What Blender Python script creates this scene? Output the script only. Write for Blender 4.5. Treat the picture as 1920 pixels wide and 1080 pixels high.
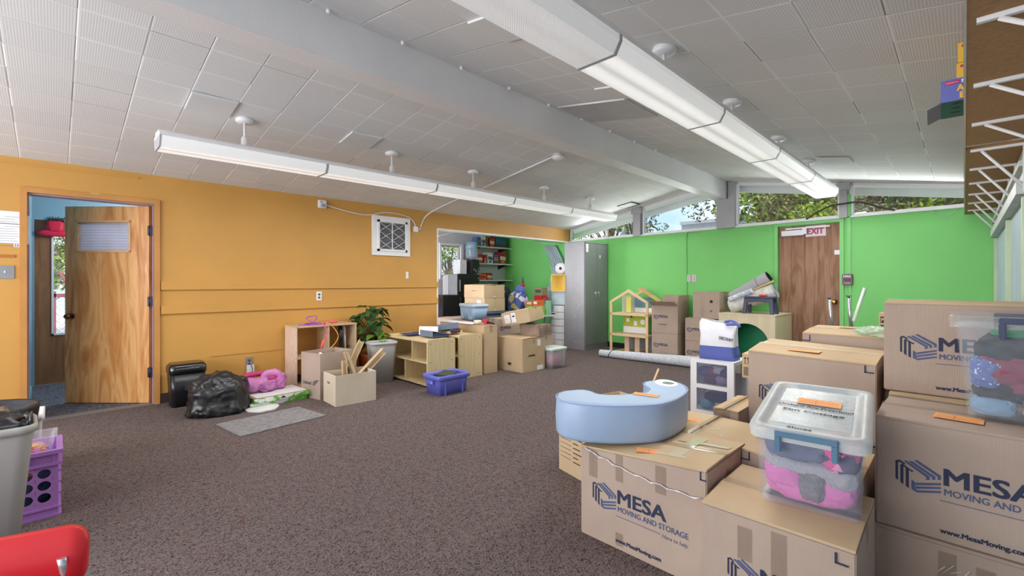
import bpy, bmesh, math, random
from math import sin, cos, pi, radians, atan, atan2, sqrt
from mathutils import Vector, Matrix, Euler, noise

rnd = random.Random(11)
D = bpy.data
SC = bpy.context.scene
COL = SC.collection
for o in list(D.objects):
    D.objects.remove(o)

# ------------------------------------------------------------------ camera
H = 1.25
YAW = atan(848 / 853.0)
cam = D.cameras.new('camera')
cam.sensor_width = 36.0
cam.lens = 853 / 1920 * 36
cam.shift_y = -11 / 1920
cam.clip_start = 0.05
co = D.objects.new('camera', cam)
co.location = (0, 0, H)
co.rotation_euler = (radians(90), 0, YAW)
COL.objects.link(co)
SC.camera = co

# ------------------------------------------------------------------ world and sky
SC.view_settings.view_transform = 'Standard'
SC.view_settings.look = 'None'
SC.view_settings.exposure = 0.10
SC.view_settings.gamma = 1.0
SC.view_settings.use_curve_mapping = False
W = D.worlds.new('sky')
SC.world = W
W.use_nodes = True
nt = W.node_tree
nt.nodes.clear()
wo = nt.nodes.new('ShaderNodeOutputWorld')
bg = nt.nodes.new('ShaderNodeBackground')
tc = nt.nodes.new('ShaderNodeTexCoord')
ns = nt.nodes.new('ShaderNodeTexNoise')
ns.inputs['Scale'].default_value = 5.0
ns.inputs['Detail'].default_value = 6
cr = nt.nodes.new('ShaderNodeValToRGB')
cr.color_ramp.elements[0].position = 0.42
cr.color_ramp.elements[0].color = (0.42, 0.60, 0.92, 1)
cr.color_ramp.elements[1].position = 0.62
cr.color_ramp.elements[1].color = (0.86, 0.88, 0.95, 1)
nt.links.new(tc.outputs['Generated'], ns.inputs['Vector'])
nt.links.new(ns.outputs['Fac'], cr.inputs['Fac'])
nt.links.new(cr.outputs['Color'], bg.inputs['Color'])
nt.links.new(bg.outputs['Background'], wo.inputs['Surface'])
bg.inputs['Strength'].default_value = 1.55

def light(name, kind, loc, rot, energy, color=(1, 1, 1), size=1.0, size_y=None, **kw):
    l = D.lights.new(name, kind)
    l.energy = energy
    l.color = color
    if kind == 'AREA':
        l.size = size
        if size_y:
            l.shape = 'RECTANGLE'
            l.size_y = size_y
    for k, v in kw.items():
        setattr(l, k, v)
    o = D.objects.new(name, l)
    o.location = loc
    o.rotation_euler = rot
    COL.objects.link(o)
    return o

sun = light('sun', 'SUN', (0, 0, 10), Vector((-.62, .07, -.78)).to_track_quat('-Z', 'Y').to_euler(), 4.5, (1, .96, .88), angle=radians(1.5))
# fill light added behind the camera, at the invented back windows
light('window_daylight', 'AREA', (-3.0, -2.9, 1.40), (radians(93), 0, 0), 215, (.95, .97, 1), 5.2, 1.7)
# daylight that comes in through the clerestory windows above the far wall
light('clerestory_daylight', 'AREA', (-4.3, 7.42, 2.27), (radians(-66), 0, radians(-4.2)), 17, (.97, .98, 1), 2.4, .25)
light('clerestory_daylight', 'AREA', (-1.1, 7.18, 2.27), (radians(-66), 0, radians(-4.2)), 17, (.97, .98, 1), 2.3, .25)
# fill lights added for the side room and the entry hall, at no window
light('side_room_daylight', 'AREA', (-7.0, 2.72, 1.5), (radians(95), 0, 0), 80, (.95, .97, 1), 1.6, 1.4)
light('hall_daylight', 'AREA', (-6.9, -1.35, 1.5), (radians(90), 0, 0), 30, (.95, .97, 1), 1.4, 1.6)

# ------------------------------------------------------------------ placing helpers
FL = 853.0
AX = (-sin(YAW), cos(YAW))
RX = (cos(YAW), sin(YAW))
def ray(px, py):
    u = (px - 960) / FL
    v = -(py - 529) / FL
    return Vector((AX[0] + u * RX[0], AX[1] + u * RX[1], v))
def zp(px, py, z=0.0):
    d = ray(px, py); t = (z - H) / d.z
    return Vector((d.x * t, d.y * t, z))
def xp(px, py, X):
    d = ray(px, py); t = X / d.x
    return Vector((X, d.y * t, H + d.z * t))
def yp(px, py, Y):
    d = ray(px, py); t = Y / d.y
    return Vector((d.x * t, Y, H + d.z * t))
def dp(px, py, t):
    d = ray(px, py)
    return Vector((d.x * t, d.y * t, H + d.z * t))
FA = Vector((-5.883, 7.65, 0))            # left end of the far wall
FT = radians(-4.2)                        # its bearing
def fw(px, py, off=0.0):                  # point on the far wall, (s, z)
    d = ray(px, py)
    n = Vector((-sin(FT), cos(FT), 0))
    t = (FA.dot(n) - off) / (d.x * n.x + d.y * n.y)
    p = Vector((d.x * t, d.y * t, H + d.z * t))
    q = p - FA
    return (q.x * cos(FT) + q.y * sin(FT), p.z)
def fwp(s, y, z):
    return Vector((FA.x + s * cos(FT) - y * sin(FT), FA.y + s * sin(FT) + y * cos(FT), z))
def ceil_z(x):
    return 2.345 + .154 * (x + 5.883) if x < -2.71 else 2.834 - .175 * (x + 2.71)

# ------------------------------------------------------------------ materials
def lin(c):
    out = []
    for v in c:
        v /= 255.0
        out.append(v / 12.92 if v <= .04045 else ((v + .055) / 1.055) ** 2.4)
    return (out[0], out[1], out[2], 1)
MATS = {}
def mat(name, c, rough=.6, metal=0.0, var=.08, vs=5.0, bump=0.0, bs=80.0, trans=0.0, spec=.5, alpha=1.0, emit=None, es=0, stretch=None, coat=0, sss=0):
    if name in MATS:
        return MATS[name]
    m = D.materials.new(name)
    m.use_nodes = True
    t = m.node_tree
    b = t.nodes['Principled BSDF']
    col = lin(c)
    b.inputs['Base Color'].default_value = col
    b.inputs['Roughness'].default_value = rough
    b.inputs['Metallic'].default_value = metal
    b.inputs['Specular IOR Level'].default_value = spec
    b.inputs['Transmission Weight'].default_value = trans
    b.inputs['Alpha'].default_value = alpha
    b.inputs['Coat Weight'].default_value = coat
    if emit:
        b.inputs['Emission Color'].default_value = lin(emit)
        b.inputs['Emission Strength'].default_value = es
    co_ = t.nodes.new('ShaderNodeTexCoord')
    mp = t.nodes.new('ShaderNodeMapping')
    if stretch:
        mp.inputs['Scale'].default_value = stretch
    t.links.new(co_.outputs['Object'], mp.inputs['Vector'])
    if var:
        n = t.nodes.new('ShaderNodeTexNoise')
        n.inputs['Scale'].default_value = vs
        n.inputs['Detail'].default_value = 5
        t.links.new(mp.outputs['Vector'], n.inputs['Vector'])
        r = t.nodes.new('ShaderNodeValToRGB')
        r.color_ramp.elements[0].position = .3
        r.color_ramp.elements[1].position = .7
        r.color_ramp.elements[0].color = tuple(max(0, x * (1 - var)) for x in col[:3]) + (1,)
        r.color_ramp.elements[1].color = tuple(min(1, x * (1 + var)) for x in col[:3]) + (1,)
        t.links.new(n.outputs['Fac'], r.inputs['Fac'])
        t.links.new(r.outputs['Color'], b.inputs['Base Color'])
    if bump:
        n2 = t.nodes.new('ShaderNodeTexNoise')
        n2.inputs['Scale'].default_value = bs
        n2.inputs['Detail'].default_value = 3
        t.links.new(mp.outputs['Vector'], n2.inputs['Vector'])
        bp = t.nodes.new('ShaderNodeBump')
        bp.inputs['Strength'].default_value = bump
        bp.inputs['Distance'].default_value = .01
        t.links.new(n2.outputs['Fac'], bp.inputs['Height'])
        t.links.new(bp.outputs['Normal'], b.inputs['Normal'])
    MATS[name] = m
    return m

def ramp_mat(name, stops, scale=4, rough=.6, stretch=(1, 1, 1), kind='noise', detail=6, bump=0.0, distort=0.0, spec=.5, metal=0, coat=0, const=False):
    """colour ramp driven by noise, voronoi or waves in object space"""
    m = D.materials.new(name)
    m.use_nodes = True
    t = m.node_tree
    b = t.nodes['Principled BSDF']
    b.inputs['Roughness'].default_value = rough
    b.inputs['Specular IOR Level'].default_value = spec
    b.inputs['Metallic'].default_value = metal
    b.inputs['Coat Weight'].default_value = coat
    c = t.nodes.new('ShaderNodeTexCoord')
    mp = t.nodes.new('ShaderNodeMapping')
    mp.inputs['Scale'].default_value = stretch
    t.links.new(c.outputs['Object'], mp.inputs['Vector'])
    if kind == 'noise':
        n = t.nodes.new('ShaderNodeTexNoise')
        n.inputs['Detail'].default_value = detail
        n.inputs['Distortion'].default_value = distort
        out = n.outputs['Fac']
    elif kind == 'voronoi':
        n = t.nodes.new('ShaderNodeTexVoronoi')
        sp = t.nodes.new('ShaderNodeSeparateColor')
        t.links.new(n.outputs['Color'], sp.inputs['Color'])
        out = sp.outputs['Red']
    else:
        n = t.nodes.new('ShaderNodeTexWave')
        n.inputs['Distortion'].default_value = distort
        n.inputs['Detail'].default_value = detail
        n.bands_direction = kind
        out = n.outputs['Fac']
    n.inputs['Scale'].default_value = scale
    t.links.new(mp.outputs['Vector'], n.inputs['Vector'])
    r = t.nodes.new('ShaderNodeValToRGB')
    if const:
        r.color_ramp.interpolation = 'CONSTANT'
    while len(r.color_ramp.elements) < len(stops):
        r.color_ramp.elements.new(.5)
    for e, (p, cc) in zip(r.color_ramp.elements, stops):
        e.position = p
        e.color = lin(cc)
    t.links.new(out, r.inputs['Fac'])
    t.links.new(r.outputs['Color'], b.inputs['Base Color'])
    if bump:
        bp = t.nodes.new('ShaderNodeBump')
        bp.inputs['Strength'].default_value = bump
        bp.inputs['Distance'].default_value = .01
        t.links.new(out, bp.inputs['Height'])
        t.links.new(bp.outputs['Normal'], b.inputs['Normal'])
    MATS[name] = m
    return m

def mathn(t, op, a, b=None, c=None):
    n = t.nodes.new('ShaderNodeMath')
    n.operation = op
    for i, v in enumerate((a, b, c)):
        if v is None:
            continue
        if isinstance(v, (int, float)):
            n.inputs[i].default_value = v
        else:
            t.links.new(v, n.inputs[i])
    return n.outputs[0]

def tile_material():
    m = D.materials.new('perforated_ceiling_tile')
    m.use_nodes = True
    t = m.node_tree
    b = t.nodes['Principled BSDF']
    b.inputs['Roughness'].default_value = .75
    b.inputs['Specular IOR Level'].default_value = .3
    c = t.nodes.new('ShaderNodeTexCoord')
    s = t.nodes.new('ShaderNodeSeparateXYZ')
    t.links.new(c.outputs['Object'], s.inputs[0])
    tx, ty = .2865, .305
    ux = mathn(t, 'FRACT', mathn(t, 'DIVIDE', mathn(t, 'ADD', s.outputs[0], 20 * tx + .24), tx))
    uy = mathn(t, 'FRACT', mathn(t, 'DIVIDE', mathn(t, 'ADD', s.outputs[1], 20 * ty - .09), ty))
    # distance to the tile edge in metres
    ex = mathn(t, 'MULTIPLY', mathn(t, 'MINIMUM', ux, mathn(t, 'SUBTRACT', 1, ux)), tx)
    ey = mathn(t, 'MULTIPLY', mathn(t, 'MINIMUM', uy, mathn(t, 'SUBTRACT', 1, uy)), ty)
    e = mathn(t, 'MINIMUM', ex, ey)
    joint = mathn(t, 'LESS_THAN', e, .0028)
    bevel = mathn(t, 'SMOOTH_MIN', mathn(t, 'DIVIDE', e, .006), 1.0, .2)
    # holes
    hx = mathn(t, 'SUBTRACT', mathn(t, 'FRACT', mathn(t, 'MULTIPLY', ux, 25)), .5)
    hy = mathn(t, 'SUBTRACT', mathn(t, 'FRACT', mathn(t, 'MULTIPLY', uy, 25)), .5)
    r2 = mathn(t, 'ADD', mathn(t, 'MULTIPLY', hx, hx), mathn(t, 'MULTIPLY', hy, hy))
    hole = mathn(t, 'MULTIPLY', mathn(t, 'LESS_THAN', r2, .05), mathn(t, 'GREATER_THAN', e, .011))
    vor = t.nodes.new('ShaderNodeTexWhiteNoise')
    vor.noise_dimensions = '2D'
    cb = t.nodes.new('ShaderNodeCombineXYZ')
    t.links.new(mathn(t, 'FLOOR', mathn(t, 'DIVIDE', mathn(t, 'ADD', s.outputs[0], 20 * tx + .24), tx)), cb.inputs[0])
    t.links.new(mathn(t, 'FLOOR', mathn(t, 'DIVIDE', mathn(t, 'ADD', s.outputs[1], 20 * ty - .09), ty)), cb.inputs[1])
    t.links.new(cb.outputs[0], vor.inputs['Vector'])
    tint = mathn(t, 'MULTIPLY_ADD', vor.outputs['Value'], .045, .75)
    v = mathn(t, 'MULTIPLY', tint, mathn(t, 'SUBTRACT', 1, mathn(t, 'MULTIPLY', hole, .45)))
    white = mathn(t, 'GREATER_THAN', vor.outputs['Value'], .3)
    jv = mathn(t, 'MULTIPLY_ADD', white, .62, .30)
    mix = t.nodes.new('ShaderNodeMix')
    mix.data_type = 'FLOAT'
    t.links.new(joint, mix.inputs[0])
    t.links.new(v, mix.inputs[2])
    t.links.new(jv, mix.inputs[3])
    cc = t.nodes.new('ShaderNodeCombineColor')
    for i in range(3):
        t.links.new(mix.outputs[0], cc.inputs[i])
    t.links.new(cc.outputs[0], b.inputs['Base Color'])
    bp = t.nodes.new('ShaderNodeBump')
    bp.inputs['Strength'].default_value = .5
    bp.inputs['Distance'].default_value = .004
    t.links.new(mathn(t, 'ADD', bevel, mathn(t, 'MULTIPLY', vor.outputs['Value'], .8)), bp.inputs['Height'])
    t.links.new(bp.outputs['Normal'], b.inputs['Normal'])
    return m

def carpet_material(name, stops, scale, bump=.6):
    m = D.materials.new(name)
    m.use_nodes = True
    t = m.node_tree
    b = t.nodes['Principled BSDF']
    b.inputs['Roughness'].default_value = .95
    b.inputs['Specular IOR Level'].default_value = .1
    c = t.nodes.new('ShaderNodeTexCoord')
    mp = t.nodes.new('ShaderNodeMapping')
    mp.inputs['Scale'].default_value = (1.0, .75, 1)
    mp.inputs['Rotation'].default_value = (0, 0, radians(20))
    t.links.new(c.outputs['Object'], mp.inputs['Vector'])
    v = t.nodes.new('ShaderNodeTexVoronoi')
    v.inputs['Scale'].default_value = scale
    t.links.new(mp.outputs['Vector'], v.inputs['Vector'])
    sp = t.nodes.new('ShaderNodeSeparateColor')
    t.links.new(v.outputs['Color'], sp.inputs['Color'])
    n = t.nodes.new('ShaderNodeTexNoise')
    n.inputs['Scale'].default_value = scale * .16
    n.inputs['Detail'].default_value = 4
    t.links.new(mp.outputs['Vector'], n.inputs['Vector'])
    f = mathn(t, 'MULTIPLY_ADD', sp.outputs['Red'], .75, mathn(t, 'MULTIPLY', mathn(t, 'SUBTRACT', n.outputs['Fac'], .3), .5))
    r = t.nodes.new('ShaderNodeValToRGB')
    while len(r.color_ramp.elements) < len(stops):
        r.color_ramp.elements.new(.5)
    for e, (p, cc) in zip(r.color_ramp.elements, stops):
        e.position = p
        e.color = lin(cc)
    t.links.new(f, r.inputs['Fac'])
    t.links.new(r.outputs['Color'], b.inputs['Base Color'])
    bp = t.nodes.new('ShaderNodeBump')
    bp.inputs['Strength'].default_value = bump
    bp.inputs['Distance'].default_value = .006
    t.links.new(sp.outputs['Green'], bp.inputs['Height'])
    t.links.new(bp.outputs['Normal'], b.inputs['Normal'])
    return m

def glass_material(name, tint=(1, 1, 1), gloss=.06, rough=.02):
    m = D.materials.new(name)
    m.use_nodes = True
    t = m.node_tree
    t.nodes.clear()
    o = t.nodes.new('ShaderNodeOutputMaterial')
    a = t.nodes.new('ShaderNodeBsdfTransparent')
    a.inputs[0].default_value = (tint[0], tint[1], tint[2], 1)
    g = t.nodes.new('ShaderNodeBsdfGlossy')
    g.inputs['Roughness'].default_value = rough
    x = t.nodes.new('ShaderNodeMixShader')
    x.inputs[0].default_value = gloss
    t.links.new(a.outputs[0], x.inputs[1])
    t.links.new(g.outputs[0], x.inputs[2])
    t.links.new(x.outputs[0], o.inputs[0])
    return m

def film_material(name, c, amount, rough=.3, gloss=.1):
    """translucent plastic: part see-through, part diffuse"""
    m = D.materials.new(name)
    m.use_nodes = True
    t = m.node_tree
    t.nodes.clear()
    o = t.nodes.new('ShaderNodeOutputMaterial')
    a = t.nodes.new('ShaderNodeBsdfTransparent')
    d = t.nodes.new('ShaderNodeBsdfPrincipled')
    d.inputs['Base Color'].default_value = lin(c)
    d.inputs['Roughness'].default_value = rough
    n = t.nodes.new('ShaderNodeTexNoise')
    n.inputs['Scale'].default_value = 9
    x = t.nodes.new('ShaderNodeMixShader')
    t.links.new(mathn(t, 'MULTIPLY_ADD', n.outputs['Fac'], .12, amount - .06), x.inputs[0])
    t.links.new(a.outputs[0], x.inputs[1])
    t.links.new(d.outputs[0], x.inputs[2])
    t.links.new(x.outputs[0], o.inputs[0])
    return m

def lens_material(name, lo, hi, wid=.2, rows=0):
    """prismatic lamp lens lit by the tubes behind it"""
    m = D.materials.new(name)
    m.use_nodes = True
    t = m.node_tree
    b = t.nodes['Principled BSDF']
    b.inputs['Base Color'].default_value = (.8, .8, .8, 1)
    b.inputs['Roughness'].default_value = .35
    c = t.nodes.new('ShaderNodeTexCoord')
    s = t.nodes.new('ShaderNodeSeparateXYZ')
    t.links.new(c.outputs['Object'], s.inputs[0])
    # two tubes at +-5 cm
    a = mathn(t, 'ABSOLUTE', s.outputs[0])
    q = mathn(t, 'DIVIDE', mathn(t, 'ABSOLUTE', mathn(t, 'SUBTRACT', a, .055)), .05)
    g = mathn(t, 'MAXIMUM', mathn(t, 'SUBTRACT', 1, mathn(t, 'MULTIPLY', q, q)), 0)
    fine = mathn(t, 'MULTIPLY_ADD', mathn(t, 'SINE', mathn(t, 'MULTIPLY', s.outputs[0], 900)), .04, 1)
    e = mathn(t, 'MULTIPLY', mathn(t, 'MULTIPLY_ADD', g, hi - lo, lo), fine)
    b.inputs['Emission Color'].default_value = (1, 1, .99, 1)
    t.links.new(e, b.inputs['Emission Strength'])
    bp = t.nodes.new('ShaderNodeBump')
    bp.inputs['Strength'].default_value = .4
    bp.inputs['Distance'].default_value = .002
    ch = t.nodes.new('ShaderNodeTexChecker')
    ch.inputs['Scale'].default_value = 160
    t.links.new(c.outputs['Object'], ch.inputs['Vector'])
    t.links.new(ch.outputs['Fac'], bp.inputs['Height'])
    t.links.new(bp.outputs['Normal'], b.inputs['Normal'])
    return m

ORANGE = mat('orange_wall_paint', (204, 152, 76), .55, var=.04, vs=2.5, bump=.05, bs=250)
GREEN = mat('green_wall_paint', (120, 204, 110), .55, var=.04, vs=2, bump=.05, bs=200)
GREENT = mat('green_trim_paint', (128, 204, 120), .5, var=.03)
BLUEW = mat('blue_hall_paint', (128, 165, 184), .55, var=.04)
GREYW = mat('light_grey_wall', (205, 206, 212), .6, var=.04)
CEILP = tile_material()
WHITEP = mat('white_gloss_paint', (236, 236, 238), .4, var=.03)
BEAMP = mat('beam_paint', (226, 226, 227), .45, var=.04, vs=3, bump=.1, bs=120)
GREYP = mat('grey_post_paint', (176, 176, 180), .5, var=.05)
CARPET = carpet_material('speckled_brown_carpet', [(0, (34, 30, 32)), (.28, (80, 69, 66)), (.42, (130, 114, 104)), (.55, (104, 95, 98)), (.68, (128, 100, 92)), (.82, (90, 102, 112)), (1, (170, 150, 126))], 240, .45)
HCARPET = carpet_material('grey_hall_carpet', [(0, (50, 50, 58)), (.5, (96, 96, 106)), (1, (150, 150, 160))], 120)
CARD = ramp_mat('cardboard', [(.3, (172, 152, 138)), (.7, (186, 166, 150))], 3, .82, detail=8, spec=.15)  # front-face tone: the mauve cast of the light is put into it
def corrugate(m):
    t = m.node_tree
    b = t.nodes['Principled BSDF']
    c = t.nodes.new('ShaderNodeTexCoord')
    s = t.nodes.new('ShaderNodeSeparateXYZ')
    t.links.new(c.outputs['Object'], s.inputs[0])
    w = mathn(t, 'SINE', mathn(t, 'MULTIPLY', mathn(t, 'ADD', s.outputs[0], s.outputs[1]), 850))
    bp = t.nodes.new('ShaderNodeBump')
    bp.inputs['Strength'].default_value = .12
    bp.inputs['Distance'].default_value = .002
    t.links.new(w, bp.inputs['Height'])
    t.links.new(bp.outputs['Normal'], b.inputs['Normal'])
corrugate(CARD)
CARDT = ramp_mat('tan_cardboard', [(.3, (192, 166, 132)), (.7, (206, 182, 148))], 3, .82, detail=8, spec=.15)  # tan box colour; also on lids, where it paints in light from above
CARDL = ramp_mat('pale_cardboard', [(.3, (202, 186, 164)), (.7, (214, 200, 180))], 3, .82, detail=8, spec=.15)
CARDIN = mat('inner_cardboard', (150, 124, 98), .9, var=.08)
TAPE = glass_material('clear_packing_tape', (.975, .965, .955), .10, .18)
NAVY = mat('navy_print', (40, 48, 74), .7, var=.1, vs=30)
SLATE = mat('slate_blue_print', (74, 88, 126), .7, var=.1, vs=30)
BLACKI = mat('black_ink', (28, 28, 32), .7, var=0)
STICK = mat('orange_sticker_paper', (246, 170, 104), .7, var=.03)
STICKP = mat('sticker_print', (206, 120, 66), .7, var=0)
PLY = ramp_mat('plywood', [(.25, (190, 158, 122)), (.5, (206, 178, 144)), (.75, (198, 164, 130))], 2.2, .55, (1, 6, 1), distort=1.5)
BIRCH = ramp_mat('pale_birch_ply', [(.25, (206, 192, 158)), (.75, (222, 208, 176))], 2.5, .5, (5, 5, .5), distort=.6)
MAPLE = ramp_mat('maple_panel', [(.3, (208, 184, 138)), (.7, (224, 202, 158))], 3, .5, (14, 14, .8), distort=.4)
DOORW = ramp_mat('amber_door_veneer', [(.2, (150, 84, 34)), (.42, (194, 132, 70)), (.6, (218, 166, 106)), (.8, (180, 116, 56))], 2.2, .38, (3.2, 1, .45), distort=2.2, coat=.2)
EXITW = ramp_mat('worn_brown_door', [(.2, (104, 66, 44)), (.45, (146, 104, 76)), (.6, (166, 126, 100)), (.8, (124, 84, 60))], 3.2, .55, (5, 1, .5), distort=1.2, detail=9)
DARKW = ramp_mat('dark_door_wood', [(.3, (120, 78, 50)), (.7, (160, 112, 74))], 3, .5, (5, 5, .5), distort=1)
BROWN = mat('brown_board', (168, 130, 88), .85, var=.12, vs=60)
GALV = mat('grey_metal', (168, 168, 170), .35, .6, var=.08, vs=4)
CABG = mat('cabinet_grey', (126, 126, 128), .45, .15, var=.08, vs=3)
CABL = mat('cabinet_side_grey', (160, 160, 164), .4, .3, var=.08, vs=3)
CHROME = mat('chrome', (214, 214, 218), .3, .85, var=0)
BRASS = mat('brass', (170, 132, 76), .25, 1, var=.05)
WPLAST = mat('white_plastic', (232, 232, 234), .35, var=.02)
BEIGE = mat('cream_plastic', (226, 218, 206), .4, var=.02)
BLACKP = mat('black_plastic', (26, 26, 28), .3, var=.1)
BLACKM = mat('black_matte', (24, 24, 26), .7, var=.1)
GREYPL = mat('grey_bin_plastic', (184, 182, 178), .42, var=.03)
RED = mat('red_plastic', (226, 44, 52), .34, var=.04)
BLUEV = mat('pale_blue_vinyl', (160, 182, 210), .42, var=.03, vs=8, bump=.15, bs=9)
BAGB = mat('black_bag_film', (30, 30, 32), .36, var=.2, vs=12, bump=.25, bs=30, spec=.6)
PURPLE = mat('purple_plastic', (176, 124, 196), .42, var=.03)
PERI = mat('periwinkle_plastic', (104, 108, 196), .42, var=.03)
TOTEB = mat('grey_blue_tote', (138, 164, 188), .45, var=.03)
DTOTE = mat('dark_blue_tote', (58, 76, 104), .45, var=.05)
GLASS = glass_material('window_glass', (.97, .98, .97), .05)
CLEARB = film_material('clear_bin_plastic', (206, 212, 226), .13, .2)
CLEARL = film_material('frosted_lid_plastic', (222, 228, 226), .52, .35)
FROST = film_material('smoky_drawer_plastic', (120, 124, 150), .28, .35)
WRAP = film_material('plastic_wrap', (226, 228, 224), .5, .18)
LENS = lens_material('lit_lamp_lens', .30, .56)
LENSD = lens_material('dim_lamp_lens', .20, .24)
PAPER = mat('white_paper', (236, 236, 240), .7, var=.02)
TERRA = mat('orange_pot', (176, 84, 34), .6, var=.12)
LEAFD = ramp_mat('dark_green_leaf', [(.3, (40, 84, 44)), (.7, (104, 150, 84))], 14, .4)
LEAFL = ramp_mat('light_green_leaf', [(.3, (120, 168, 50)), (.7, (160, 200, 80))], 14, .4)
BINDER = mat('blue_grey_binder', (112, 126, 146), .45, var=.05)
BINDB = mat('navy_binder_inside', (52, 60, 104), .5, var=.05)
DARKV = mat('dark_purple_plastic', (62, 62, 92), .4, var=.06)
SKIPPINK = mat('coral_plastic', (230, 96, 92), .4, var=.05)

# ------------------------------------------------------------------ mesh helpers
def B():
    return bmesh.new()
def box(bm, x0, x1, y0, y1, z0, z1, M=None, mi=0):
    vs = [bm.verts.new(M @ Vector(p) if M else p) for p in
          ((x0, y0, z0), (x1, y0, z0), (x1, y1, z0), (x0, y1, z0), (x0, y0, z1), (x1, y0, z1), (x1, y1, z1), (x0, y1, z1))]
    for f in ((0, 3, 2, 1), (4, 5, 6, 7), (0, 1, 5, 4), (1, 2, 6, 5), (2, 3, 7, 6), (3, 0, 4, 7)):
        bm.faces.new([vs[i] for i in f]).material_index = mi
    return vs
def cyl(bm, p1, p2, r1, r2=None, seg=16, caps=True, mi=0):
    p1 = Vector(p1); p2 = Vector(p2)
    r2 = r1 if r2 is None else r2
    ax = (p2 - p1).normalized()
    q = ax.to_track_quat('Z', 'Y').to_matrix()
    A, C = [], []
    for i in range(seg):
        a = 2 * pi * i / seg
        v = q @ Vector((cos(a), sin(a), 0))
        A.append(bm.verts.new(p1 + v * r1))
        C.append(bm.verts.new(p2 + v * r2))
    for i in range(seg):
        j = (i + 1) % seg
        f = bm.faces.new((A[i], A[j], C[j], C[i])); f.smooth = True; f.material_index = mi
    if caps:
        bm.faces.new(A[::-1]).material_index = mi
        bm.faces.new(C).material_index = mi
def tube(bm, pts, r, seg=8, mi=0, closed=False):
    pts = [Vector(p) for p in pts]
    rings = []
    n = len(pts)
    up = Vector((0, 0, 1))
    for i, p in enumerate(pts):
        a = pts[max(i - 1, 0)]
        b = pts[min(i + 1, n - 1)]
        t = (b - a).normalized()
        s = t.cross(up)
        if s.length < .05:
            s = t.cross(Vector((1, 0, 0)))
        s.normalize()
        u = s.cross(t).normalized()
        rings.append([bm.verts.new(p + (s * cos(2 * pi * k / seg) + u * sin(2 * pi * k / seg)) * r) for k in range(seg)])
    for i in range(n - 1):
        for k in range(seg):
            l = (k + 1) % seg
            f = bm.faces.new((rings[i][k], rings[i][l], rings[i + 1][l], rings[i + 1][k])); f.smooth = True; f.material_index = mi
    bm.faces.new(rings[0][::-1]).material_index = mi
    bm.faces.new(rings[-1]).material_index = mi
def spline(pts, n=8):
    pts = [Vector(p) for p in pts]
    out = []
    P = [pts[0]] + pts + [pts[-1]]
    for i in range(1, len(P) - 2):
        for k in range(n):
            t = k / n
            a, b, c, d = P[i - 1], P[i], P[i + 1], P[i + 2]
            out.append(.5 * ((2 * b) + (c - a) * t + (2 * a - 5 * b + 4 * c - d) * t * t + (3 * b - a - 3 * c + d) * t ** 3))
    out.append(pts[-1])
    return out
def loft(bm, loops, cap0=True, cap1=True, smooth=True, mi=0):
    R = [[bm.verts.new(p) for p in l] for l in loops]
    n = len(R[0])
    for i in range(len(R) - 1):
        for k in range(n):
            l = (k + 1) % n
            f = bm.faces.new((R[i][k], R[i][l], R[i + 1][l], R[i + 1][k])); f.smooth = smooth; f.material_index = mi
    if cap0:
        bm.faces.new(R[0][::-1]).material_index = mi
    if cap1:
        bm.faces.new(R[-1]).material_index = mi
    return R
def rrect(w, d, r, n=5, cx=0, cy=0, z=0):
    pts = []
    for sx, sy, a0 in ((1, 1, 0), (-1, 1, pi / 2), (-1, -1, pi), (1, -1, 3 * pi / 2)):
        for k in range(n + 1):
            a = a0 + pi / 2 * k / n
            pts.append((cx + sx * (w / 2 - r) + r * cos(a), cy + sy * (d / 2 - r) + r * sin(a), z))
    return pts
def lathe(bm, prof, seg=24, cx=0, cy=0, cap0=True, cap1=True, mi=0):
    loft(bm, [[(cx + r * cos(2 * pi * k / seg), cy + r * sin(2 * pi * k / seg), z) for k in range(seg)] for r, z in prof], cap0, cap1, mi=mi)
def prism(bm, poly, fn0, fn1, mi=0):
    a = [bm.verts.new(fn0(p)) for p in poly]
    c = [bm.verts.new(fn1(p)) for p in poly]
    n = len(poly)
    for i in range(n):
        j = (i + 1) % n
        bm.faces.new((a[i], a[j], c[j], c[i])).material_index = mi
    for f in (bm.faces.new(a[::-1]), bm.faces.new(c)):
        f.material_index = mi
def blob(bm, c, r, seed=0, amp=.18, freq=2.2, p=.75, sub=4, flat=None, mi=0, M=None):
    """crumpled cloth lump: a rounded block pushed in and out by folded noise"""
    bb = bmesh.new()
    bmesh.ops.create_icosphere(bb, subdivisions=sub, radius=1)
    vm = {}
    for v in bb.verts:
        q = v.co.copy()
        s = Vector([math.copysign(abs(k) ** p, k) for k in q])
        n1 = noise.noise(q * freq + Vector((seed, seed * 1.7, -seed)))
        n2 = noise.noise(q * freq * 2.7 + Vector((-seed, 3.1, seed)))
        n3 = noise.noise(q * freq * 6 + Vector((1, seed, 7)))
        k = 1 + amp * ((1 - abs(n1) * 3) * .6 + (1 - abs(n2) * 3) * .35 + n3 * .25)
        s = Vector((s.x * r[0], s.y * r[1], s.z * r[2])) * k
        if flat is not None:
            s.z = max(s.z, -flat)
        w = Vector(c) + s
        vm[v.index] = bm.verts.new(M @ w if M else w)
    for f in bb.faces:
        g = bm.faces.new([vm[v.index] for v in f.verts]); g.smooth = True; g.material_index = mi
    bb.free()
def wobble(bm, amp, freq=4, seed=0):
    for v in bm.verts:
        v.co += noise.noise_vector(v.co * freq + Vector((seed, 0, 0))) * amp
def subdiv(bm, n):
    bmesh.ops.subdivide_edges(bm, edges=bm.edges[:], cuts=n, use_grid_fill=True)
def bevel(bm, w, seg=2):
    bmesh.ops.bevel(bm, geom=bm.edges[:], offset=w, segments=seg, affect='EDGES', clamp_overlap=True)

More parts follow.
